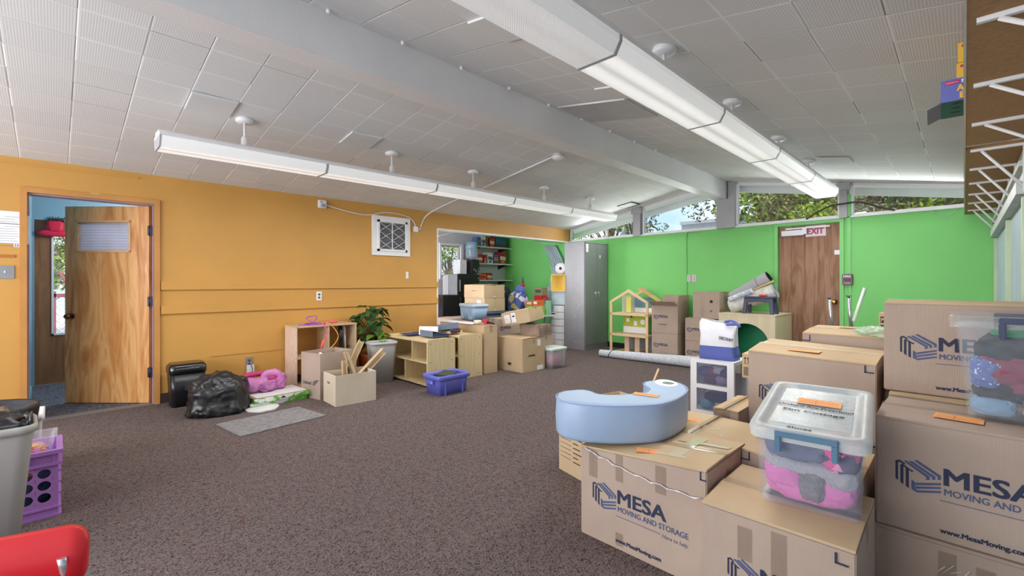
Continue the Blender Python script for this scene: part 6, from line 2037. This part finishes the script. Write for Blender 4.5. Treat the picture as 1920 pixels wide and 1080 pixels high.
# sheer curtain hung on the green wall
b = B()
rowsc = []
for i in range(22):
    u = i / 21
    z = 2.04 - 1.20 * u
    x0 = -.72 + .36 * min(1, u * 2.0) - .10 * max(0, u - .5)
    xw = .37 + .06 * u
    row = []
    for k in range(40):
        v = k / 39
        row.append(b.verts.new((x0 + xw * v, -.08 + .022 * sin(v * 38 + u * 2) - .42 * max(0, u - .25), z)))
    rowsc.append(row)
for i in range(21):
    for k in range(39):
        b.faces.new((rowsc[i][k], rowsc[i][k + 1], rowsc[i + 1][k + 1], rowsc[i + 1][k])).smooth = True
bmesh.ops.solidify(b, geom=b.faces[:], thickness=.002)
tag(mesh('sheer_curtain', b, ramp_mat('chevron_voile', [(0, (226, 238, 244)), (.62, (226, 238, 244)), (.8, (180, 200, 212)), (1, (236, 242, 246))], 2.5, .8, kind='DIAGONAL', distort=2, detail=1), M=Matrix.Translation(fwp(0, 0, 0)) @ Matrix.Rotation(FT, 4, 'Z')), 'white and blue chevron sheer curtain hanging on the green wall beside the cabinet', 'curtain')
b = B(); blob(b, (-5.74, 6.62, .90), (.12, .08, .07), 21, .25, 3, .8, 3); b2 = None
for v in b.verts: v.co.z = max(v.co.z, .83)
tag(mesh('berry_bag', b, mat('red_berry_bag', (176, 44, 60), .5, var=.3, vs=30)), 'red packet in front of the curtain on the drawer tower', 'packet')
b = B(); tube(b, spline([xp(822, 443, -6.02), Vector((-6.3, 5.3, 2.20)), Vector((-6.6, 6.6, 2.26)), Vector(fwp(-.75, -.14, 2.12)), Vector(fwp(-.2, -.12, 2.06))], 8), .006)
tag(mesh('cable', b, WPLAST), 'white cable strung across the side room near its ceiling', 'cable')

# ------------------------------------------------------------------ side room: wall shelves, snacks, fridge, water
cer = [((196, 36, 40), 'red'), ((226, 226, 228), 'white'), ((112, 84, 160), 'purple'), ((214, 158, 60), 'golden'), ((40, 90, 110), 'teal'), ((66, 96, 150), 'blue'), ((90, 150, 90), 'green'), ((150, 30, 60), 'crimson'), ((234, 120, 60), 'orange')]
CM = [mat('snack_%s' % n, c, .5, var=.25, vs=14) for c, n in cer]
shelf_items = {
    2.06: [(.10, .10, .21, 5), (.22, .14, .24, 1), (.40, .03, .25, 6), (.47, .17, .22, 0), (.66, .36, .27, 4)],
    1.68: [(.0, .27, .20, 0), (.29, .10, .19, 7), (.41, .17, .25, 1), (.60, .17, .22, 2), (.79, .22, .27, 0)],
    1.30: [(.12, .25, .14, 8), (.38, .18, .16, 0), (.01, .09, .18, 1)],
}
nm_ = {2.06: 'top', 1.68: 'middle', 1.30: 'lowest'}
for z, items in shelf_items.items():
    t = thing('wall_shelf', '%s white wall shelf of packets in the side room' % nm_[z], 'shelf', (-8.0, 6.56, z), group='wall shelves of the side room')
    b = B(); box(b, 0.0, .32, 0, 1.20, -.025, 0); mesh('board', b, WPLAST, t)
    for y in (.16, 1.0):
        b = B(); prism(b, [(0, -.025), (.28, -.025), (.28, -.04), (0, -.13)], lambda p: (p[0], y, p[1]), lambda p: (p[0], y + .02, p[1])); mesh('bracket', b, BLACKP, t)
    for k, (y, w, h, ci) in enumerate(items):
        t = thing('snack_box', '%s snack box, %s from the left on the %s side room shelf' % (cer[ci][1], ['first', 'second', 'third', 'fourth', 'fifth'][k], nm_[z]) if z != 1.30 or k < 2 else 'white snack bag at the left end of the lowest side room shelf', 'snack box', (-7.76, 6.60 + y, z + .001), radians(90), group='snack boxes on the %s shelf' % nm_[z])
        b = B(); box(b, 0, w, 0, .18, 0, h); bevel(b, .005); mesh('carton', b, CM[ci], t)
        b = B(); quad(b, [(w * .1, -.002, h * .35), (w * .9, -.002, h * .3), (w * .9, -.002, h * .62), (w * .1, -.002, h * .66)]); quad(b, [(w * .25, -.002, h * .08), (w * .7, -.002, h * .08), (w * .7, -.002, h * .25), (w * .25, -.002, h * .25)], 1); mesh('printed_panel', b, [CM[(ci + 1) % 9], CM[(ci + 3) % 9]], t, normals=False)
t = thing('refrigerator', 'black and steel refrigerator under the side room window', 'refrigerator', (-7.75, 5.774, 0))
b = B(); box(b, 0, .44, 0, .54, .0, 1.42); bevel(b, .006); mesh('body', b, mat('fridge_side', (150, 152, 158), .4, .3, var=.1), t)
b = B(); box(b, .441, .47, .0, .54, .0, 1.0); bevel(b, .004); mesh('fridge_door', b, BLACKP, t)
b = B(); box(b, .441, .47, .0, .54, 1.01, 1.42); bevel(b, .004); mesh('freezer_door', b, BLACKP, t)
b = B(); box(b, .47, .49, .03, .05, .6, .95); box(b, .47, .49, .03, .05, 1.06, 1.3); mesh('handle', b, CHROME, t)
b = B()
rws = []
for i in range(12):
    rws.append([b.verts.new((-.02 - .0 + .17 * k / 11, -.02 - .012 * sin(k * 1.6), 1.40 - .62 * i / 11)) for k in range(12)])
for i in range(11):
    for k in range(11):
        b.faces.new((rws[i][k], rws[i][k + 1], rws[i + 1][k + 1], rws[i + 1][k])).smooth = True
bmesh.ops.solidify(b, geom=b.faces[:], thickness=.003)
tag(mesh('towel', b, PAPER, loc=(-7.75, 5.774, 0)), 'white towel hanging at the left of the refrigerator', 'towel')
t = thing('microwave_cart', 'black low appliance in front of the refrigerator', 'appliance', (-7.4, 5.15, 0))
b = B(); box(b, 0, .45, 0, .42, 0, 1.0); bevel(b, .006); mesh('body', b, BLACKM, t)
b = B(); box(b, .04, .41, -.006, 0, .78, .95); mesh('glass_front', b, mat('dark_glass', (16, 16, 20), .1), t)
t = thing('water_dispenser', 'black water dispenser in the corner of the side room', 'water dispenser', (-7.82, 6.36, 0))
b = B(); box(b, 0, .30, 0, .20, 0, 1.74); bevel(b, .01); mesh('body', b, BLACKP, t)
b = B(); box(b, .301, .306, .03, .17, 1.2, 1.55); mesh('white_print', b, ramp_mat('chalk_print', [(0, (20, 20, 22)), (.55, (30, 30, 32)), (.65, (220, 220, 220))], 40, .6, kind='voronoi', const=True), t)
t = thing('water_jug', 'clear blue water jug standing upside down on the dispenser', 'water jug', (-7.67, 6.46, 1.742))
b = B(); lathe(b, [(.05, 0), (.12, .04), (.135, .08), (.128, .12), (.135, .16), (.135, .24), (.128, .28), (.135, .31), (.12, .38), (.03, .40)], 24); mesh('bottle', b, film_material('blue_water_plastic', (160, 200, 220), .45, .1), t)
t = thing('paper_stack', 'pile of white cartons left of the water dispenser', 'cartons', (-7.95, 6.33 - .19, 1.43))
b = B(); box(b, 0.06, .3, -.02, .16, 0, .30); mesh('cartons', b, mat('white_carton', (226, 228, 234), .6, var=.1, vs=20), t)
t = thing('spotted_box', 'white box with black spots beside the opening', 'box', (-6.40, 4.35, .664 - .005))
b = B(); box(b, -.25, -.02, -.02, .12, 0, .30); mesh('box_body', b, ramp_mat('spotted_paper', [(0, (30, 30, 34)), (.35, (30, 30, 34)), (.4, (236, 236, 240))], 30, .6, kind='voronoi', const=True), t)

# ------------------------------------------------------------------ lower left foreground
t = thing('wastebasket', 'large grey wastebasket lined with a black bag at the left edge', 'wastebasket', (-3.15, -.285, 0), radians(92))
basket(t, .33, .22, .43, .30, .60, GREYPL, mat('pale_grey_lip', (188, 186, 180), .4))
b = B()
for v_ in (0,):
    lp = []
    for z, k in ((.595, 1.0), (.62, .985), (.60, .93), (.50, .88), (.35, .80)):
        lp.append([(p[0] * k * (1 + .05 * noise.noise(Vector((i * .6, z * 20, 1)))), p[1] * k * (1 + .05 * noise.noise(Vector((i * .6, z * 20, 5)))), z + .03 * noise.noise(Vector((i * .5, z * 9, 3)))) for i, p in enumerate(rrect(.425, .295, .05, 8))])
    loft(b, lp, False, True)
blob(b, (0, 0, .55), (.18, .12, .09), 31, .3, 3, .8, 4)
mesh('black_liner', b, BAGB, t)

t = thing('fabric_tote', 'black oval fabric tub holding brown fur lined clothing at the left edge', 'tub', (-4.02, -.40, 0))
b = B()
loft(b, [[(.24 * k * cos(a), .32 * k * sin(a), z) for a in [2 * pi * j / 32 for j in range(32)]] for z, k in ((0, .8), (.25, .95), (.50, 1.06), (.52, 1.06), (.515, 1.0), (.30, .93))], True, True)
mesh('tub_body', b, mat('black_nylon', (26, 26, 32), .5, bump=.3, bs=30), t)
t = thing('fur_lined_boots', 'brown boots with beige fur lining inside the black fabric tub', 'boots', (-3.97, -.36, .305))
b = B(); blob(b, (.02, -.07, .12), (.12, .13, .11), 41, .15, 2.4, .7, 4, flat=.118); mesh('boot_leather', b, mat('brown_suede', (96, 80, 76), .8, var=.15, vs=20), t)
b = B(); blob(b, (.10, .08, .125), (.10, .12, .095), 43, .3, 4, .8, 4, flat=.122); wobble(b, .012, 40, 2); mesh('fur_lining', b, ramp_mat('beige_fur', [(.3, (86, 66, 50)), (.7, (176, 152, 124))], 30, .95, bump=.8, detail=6), t)
t = thing('white_crate', 'white plastic crate behind the purple crate', 'crate', (-4.44, -.18, 0))
b = B()
loft(b, [rrect(.24, .22, .02, z=0), rrect(.28, .25, .02, z=.37)], True, False); loft(b, [rrect(.27, .24, .02, z=.37), rrect(.23, .21, .02, z=.01)], False, True)
loft(b, [rrect(.28, .25, .02, z=.34), rrect(.30, .27, .02, z=.345), rrect(.30, .27, .02, z=.38), rrect(.27, .24, .02, z=.38), rrect(.27, .24, .02, z=.36)], False, False)
mesh('crate_body', b, WPLAST, t)

# purple crate with round holes
t = thing('plastic_crate', 'lilac purple crate with round holes on the carpet beside the wastebasket', 'crate', (-3.60, -.17, 0))
hw, hd = .145, .185
b = B()
for (xa, xb, ya, yb) in ((hw - .008, hw, -hd, hd), (-hw, -hw + .008, -hd, hd)):
    # wall with holes: built as rings around each hole
    ny, nz = 5, 3
    y0, y1, z0, z1 = -hd + .02, hd - .02, .075, .265
    cyw, czw = (y1 - y0) / ny, (z1 - z0) / nz
    for i in range(ny):
        for j in range(nz):
            cy, cz = y0 + cyw * (i + .5), z0 + czw * (j + .5)
            rr = min(cyw, czw) * .40
            n = 20
            A_, C_, A2, C2 = [], [], [], []
            for k in range(n):
                a = 2 * pi * (k + .5) / n
                m_ = min(cyw / 2 / max(abs(cos(a)), 1e-6), czw / 2 / max(abs(sin(a)), 1e-6))
                for lst, x, r_ in ((A_, xa, m_), (C_, xa, rr), (A2, xb, m_), (C2, xb, rr)):
                    lst.append(b.verts.new((x, cy + cos(a) * r_, cz + sin(a) * r_)))
            for k in range(n):
                l = (k + 1) % n
                b.faces.new((A_[k], A_[l], C_[l], C_[k])); b.faces.new((A2[k], C2[k], C2[l], A2[l])); b.faces.new((C_[k], C_[l], C2[l], C2[k]))
    box(b, xa, xb, -hd, y0, .0, .355); box(b, xa, xb, y1, hd, .0, .355); box(b, xa, xb, y0, y1, .0, z0); box(b, xa, xb, y0, y1, z1, .355)
box(b, -hw + .008, hw - .008, -hd, -hd + .008, .008, .355); box(b, -hw + .008, hw - .008, hd - .008, hd, .008, .355); box(b, -hw + .008, hw - .008, -hd, hd, 0, .008)
mesh('crate_body', b, PURPLE, t)
b = B()
for z0, z1, e in ((.275, .29, .016), (.335, .355, .018), (.0, .012, .012), (.045, .055, .010)):
    box(b, hw, hw + e, -hd - e, hd + e, z0, z1); box(b, -hw - e, -hw, -hd - e, hd + e, z0, z1); box(b, -hw, hw, hd, hd + e, z0, z1); box(b, -hw, hw, -hd - e, -hd, z0, z1)
for y in (-.12, .0, .12):
    box(b, hw, hw + .014, y - .05, y - .045, .29, .335); box(b, hw, hw + .014, y + .045, y + .05, .29, .335)
for z in (.1, .16, .22):
    box(b, -.10, .10, hd, hd + .012, z, z + .01)
mesh('ribs', b, PURPLE, t)
t = thing('clear_tray', 'clear plastic tray of coloured rubber bands inside the purple crate', 'tray', (-3.55, -.10, .30))
b = B(); loft(b, [rrect(.14, .16, .02, z=0), rrect(.19, .21, .02, z=.12)], True, False); loft(b, [rrect(.19, .21, .02, z=.12), rrect(.205, .225, .02, z=.122), rrect(.205, .225, .02, z=.128)], False, False); mesh('tray_body', b, film_material('clear_tray_plastic', (226, 220, 230), .3, .2), t)
b = B(); blob(b, (-3.55, -.10, .345), (.06, .07, .035), 8, .3, 3, .8, 4); tag(mesh('rubber_bands', b, ramp_mat('rainbow_bands', [(0, (230, 90, 90)), (.3, (240, 190, 90)), (.5, (240, 150, 200)), (.7, (150, 170, 230)), (.9, (240, 230, 200))], 40, .5, kind='voronoi', const=True)), 'colourful rubber bands in the clear tray', 'rubber bands', kind='stuff')
b = B(); blob(b, (-3.60, -.17, .13), (.115, .155, .12), 18, .12, 3, .6, 4, flat=.118); tag(mesh('toy_pieces', b, ramp_mat('toy_mix', [(0, (60, 90, 100)), (.4, (40, 60, 80)), (.6, (210, 110, 90)), (.7, (50, 70, 90)), (.9, (100, 120, 130))], 16, .5, kind='voronoi', const=True)), 'jumble of dark toys seen through the holes of the purple crate', 'toys', kind='stuff')

# red chair, just its back reaches into view
t = thing('red_chair', 'red plastic child chair at the lower left corner', 'chair', (-1.745, -.10, 0), radians(-107 - 90 + 90))
b = B()
n1, n2 = 16, 8
grid = []
W_, Hh, cz = .36, .15, .522
def back_pt(u, v, th):
    x = (u - .5) * W_
    z = cz + (v - .5) * Hh
    y = .9 * (u - .5) ** 2 * .22 + th - (v - .5) * .05
    return x, y, z
outline = rrect(W_, Hh, .045, 6)
front = [];
prism(b, outline, lambda p: (p[0], .55 * p[0] ** 2 - p[1] * .22, cz + p[1]), lambda p: (p[0], .55 * p[0] ** 2 - p[1] * .22 + .026, cz + p[1]))
bmesh.ops.triangulate(b, faces=[f for f in b.faces if len(f.verts) > 4])
bevel_edges = [e for e in b.edges if len(e.link_faces) == 2 and e.calc_face_angle(0) > .9]
bmesh.ops.bevel(b, geom=bevel_edges, offset=.009, segments=3, affect='EDGES', clamp_overlap=True)
for f in b.faces: f.smooth = True
mesh('backrest', b, RED, t)
b = B(); loft(b, [rrect(.34, .30, .05, z=.26, cy=.19), rrect(.36, .33, .06, z=.268, cy=.19), rrect(.36, .33, .06, z=.28, cy=.19), rrect(.33, .30, .05, z=.288, cy=.19)]); mesh('seat', b, RED, t)
for sx in (-1, 1):
    b = B(); tube(b, spline([(sx * .15, .31, .26), (sx * .165, .33, .15), (sx * .18, .35, .0)], 4), .011, 8); mesh('leg', b, CHROME, t)
    b = B(); tube(b, spline([(sx * .13, .035, .53), (sx * .145, .035, .40), (sx * .15, .05, .26), (sx * .165, .03, .15), (sx * .18, .01, .0)], 4), .011, 8); mesh('leg', b, CHROME, t)

# ------------------------------------------------------------------ boxes on the high shelf
def hi_box(px, py, name, label, w, d, h, rz, m, z=2.027, x=None, y=None, extra=None):
    t = thing(name, label, 'toy box', (x, y, z), rz, group='toy boxes on the high shelf')
    b = B(); box(b, 0, w, 0, d, 0, h); bevel(b, .002); mesh('carton', b, m, t)
    return t
YB = mat('yellow_card', (236, 184, 58), .5, var=.05)
VB = mat('violet_blue_card', (104, 112, 186), .5, var=.05)
GB = mat('dark_green_card', (36, 92, 90), .5, var=.08)
RL = mat('raspberry_label', (196, 40, 90), .5)
for k in range(2):
    t = thing('toy_box', 'yellow toy box on the high shelf, %s of the two stacked yellow ones' % ('lower', 'upper')[k], 'toy box', (-.024 + .004 * k, 2.80, 2.126 + .088 * k), 0, group='toy boxes on the high shelf')
    b = B(); box(b, 0, .22, 0, .25, 0, .086); bevel(b, .002); mesh('carton', b, YB, t)
    b = B(); box(b, .035, .10, -.0015, -.0004, .012, .050); mesh('printed_panel', b, [PAPER], t)
    b = B(); box(b, .012, .10, -.0015, -.0004, .065, .076); mesh('red_label', b, RL, t)
t = thing('toy_box', 'violet and green toy box with an open end flap overhanging the high shelf', 'toy box', (-.072, 2.72, 2.029), radians(2), group='toy boxes on the high shelf')
b = B(); box(b, 0, .30, 0, .27, .0, .094); bevel(b, .002); mesh('carton', b, [VB], t)
b = B(); box(b, .002, .298, .002, .268, -.0016, -.0002); mesh('green_side', b, GB, t)
b = B()
for i in range(4):
    for j in range(3):
        q0_ = (.05 + .055 * i, .04 + .07 * j)
        L_ = [(q0_[0] + .018 * cos(a), q0_[1] + .009 * sin(a), -.0022) for a in [2 * pi * k / 12 for k in range(12)]]
        b.faces.new([b.verts.new(p) for p in L_])
mesh('printed_shapes', b, BLACKI, t, normals=False)
b = B(); M_ = Matrix.Rotation(radians(-25), 4, 'Y'); box(b, -.05, 0, .0, .26, -.001, .001, M_); mesh('end_flap', b, mat('grey_flap', (120, 116, 122), .6), t)
b = B(); box(b, .012, .055, -.0015, -.0004, .070, .086); mesh('red_label', b, RL, t)
b = B(); text(b, 'ALPHABET', .05, .038, .15, .026, y=-.002, bold=.0015); text(b, 'BUS', .06, .008, .07, .024, y=-.002, bold=.002); mesh('lettering', b, mat('yellow_lettering', (246, 190, 70), .5), t, normals=False)
b = B(); text(b, 'Lakeshore', .015, .075, .038, .007, y=-.003); text(b, 'Floating', .065, .072, .07, .013, y=-.003, bold=.001); mesh('white_lettering', b, PAPER, t, normals=False)

# ------------------------------------------------------------------ outside
LG = [mat('leaf_lime', (168, 190, 58), .6, var=.2, vs=3), mat('leaf_green', (104, 132, 44), .6, var=.25, vs=3), mat('leaf_olive', (120, 112, 62), .65, var=.25, vs=3), mat('leaf_pale', (206, 204, 176), .6, var=.2, vs=3)]
BARK = mat('bark', (104, 84, 64), .9, var=.2, vs=20)
def tree(x, y, z0, r, hgt, n, label, seed, mix=(4, 4, 2, 1), size=.055):
    rr_ = random.Random(seed)
    t = thing('tree', label, 'tree', (x, y, -.05), group='trees beyond the clerestory windows')
    vs, fs, mi = [], [], []
    cl = [(Vector((rr_.uniform(-1, 1), rr_.uniform(-.6, .6), rr_.uniform(-1, 1))), rr_.uniform(.25, .5)) for _ in range(26)]
    bag = [i for i, m_ in enumerate(mix) for _ in range(m_)]
    for c, cr_ in cl:
        cm = rr_.choice(bag)
        for k in range(n // 26):
            d_ = Vector((rr_.gauss(0, 1), rr_.gauss(0, 1), rr_.gauss(0, 1))).normalized() * (cr_ * rr_.random() ** .4)
            p = Vector(((c.x + d_.x) * r, (c.y + d_.y) * r, z0 + (c.z + d_.z) * hgt))
            a = Vector((rr_.gauss(0, 1), rr_.gauss(0, 1), rr_.gauss(0, 1))).normalized()
            s_ = a.cross(Vector((rr_.gauss(0, 1), rr_.gauss(0, 1), 1))).normalized()
            l_ = size * rr_.uniform(.7, 1.5); w = l_ * .42
            i0 = len(vs)
            vs += [p - a * l_, p + s_ * w + a * l_ * .1, p + a * l_, p - s_ * w + a * l_ * .1]
            fs.append((i0, i0 + 1, i0 + 2, i0 + 3)); mi.append(cm if rr_.random() < .7 else rr_.choice(bag))
    me = D.meshes.new('foliage'); me.from_pydata(vs, [], fs)
    for m_ in LG: me.materials.append(m_)
    me.polygons.foreach_set('material_index', mi)
    o = D.objects.new('foliage', me); COL.objects.link(o); o.parent = t
    b = B(); tube(b, spline([(0, 0, 0), (.08, .05, z0 * .5), (0, 0, z0 + hgt * .3)], 4), .09, 8)
    for c, cr_ in cl[:12]:
        tube(b, [(.02, 0, z0 * .7), (c.x * r * .5, c.y * r * .5, z0 + c.z * hgt * .4), (c.x * r, c.y * r, z0 + c.z * hgt)], .022, 5)
    mesh('trunk', b, BARK, t)
tree(-3.2, 11.6, 3.6, 1.5, 1.4, 9000, 'bright green bushy tree beyond the window left of the exit door', 1, (6, 5, 1, 2))
tree(-1.2, 10.8, 2.9, 1.5, 1.3, 11000, 'olive tree beyond the window right of the ridge beam', 2, (4, 4, 5, 2), .05)
tree(1.3, 10.8, 2.7, 1.7, 1.3, 10000, 'dull olive tree beyond the rightmost clerestory window', 3, (1, 3, 8, 1), .05)
tree(-4.6, 12.6, 4.3, 1.0, 1.0, 3500, 'half hidden tree beside the post under the ridge beam', 4, (3, 4, 3, 1))
tree(-8.2, 12.8, 3.2, 1.1, .8, 1500, 'thin leaved tree at the left end of the clerestory windows', 5, (1, 4, 4, 1))
tree(-7.0, 12.2, 3.3, .8, .8, 900, 'sparse leafy branches beyond the left clerestory window', 6, (1, 5, 3, 0))
tree(-13.0, 9.9, 1.9, 1.3, 1.0, 5500, 'pale tree outside the side room window', 7, (2, 3, 3, 4))
tree(-14.5, .35, 2.1, 1.4, .9, 5000, 'tree seen through the outer door glass', 8, (1, 4, 2, 2))
# dense hedge behind the trees
def hedge(x0, x1, y, z0, z1, n, label, seed, mix):
    rr_ = random.Random(seed)
    t = thing('hedge', label, 'hedge', (x0, y, -.05))
    vs, fs, mi = [], [], []
    bag = [i for i, m_ in enumerate(mix) for _ in range(m_)]
    for k in range(n):
        p = Vector((rr_.uniform(0, x1 - x0), rr_.uniform(-.3, .3), rr_.uniform(z0, z1) + .2 * sin(rr_.random() * 6)))
        a = Vector((rr_.gauss(0, 1), rr_.gauss(0, .5), rr_.gauss(0, 1))).normalized()
        s_ = a.cross(Vector((0, 1, rr_.gauss(0, .5)))).normalized()
        l_ = .08 * rr_.uniform(.7, 1.5); w = l_ * .5
        i0 = len(vs)
        vs += [p - a * l_, p + s_ * w, p + a * l_, p - s_ * w]
        fs.append((i0, i0 + 1, i0 + 2, i0 + 3)); mi.append(rr_.choice(bag))
    me = D.meshes.new('foliage'); me.from_pydata(vs, [], fs)
    for m_ in LG: me.materials.append(m_)
    me.polygons.foreach_set('material_index', mi)
    o = D.objects.new('foliage', me); COL.objects.link(o); o.parent = t
    o['kind'] = 'stuff'
    b = B()
    for k in range(int((x1 - x0) / .5)):
        cyl(b, (k * .5 + .2, 0, 0), (k * .5 + .2, 0, z1 - .5), .03, seg=6)
    mesh('stems', b, BARK, t)
hedge(-3.8, 3.5, 12.8, .6, 5.2, 14000, 'tall olive hedge behind the trees on the right', 12, (2, 4, 7, 2))
t = thing('neighbour_building', 'low flat grey building seen past the post under the ridge beam', 'building', (-8.16, 18.0, -.05))
b = B(); box(b, 0, 2.9, 0, 4, 0, 3.62); mesh('wall', b, mat('grey_stucco', (160, 162, 166), .8), t)
b = B(); box(b, -.05, 2.95, -.05, 4.05, 3.62, 3.75); mesh('parapet', b, mat('grey_parapet', (190, 190, 192), .8), t)
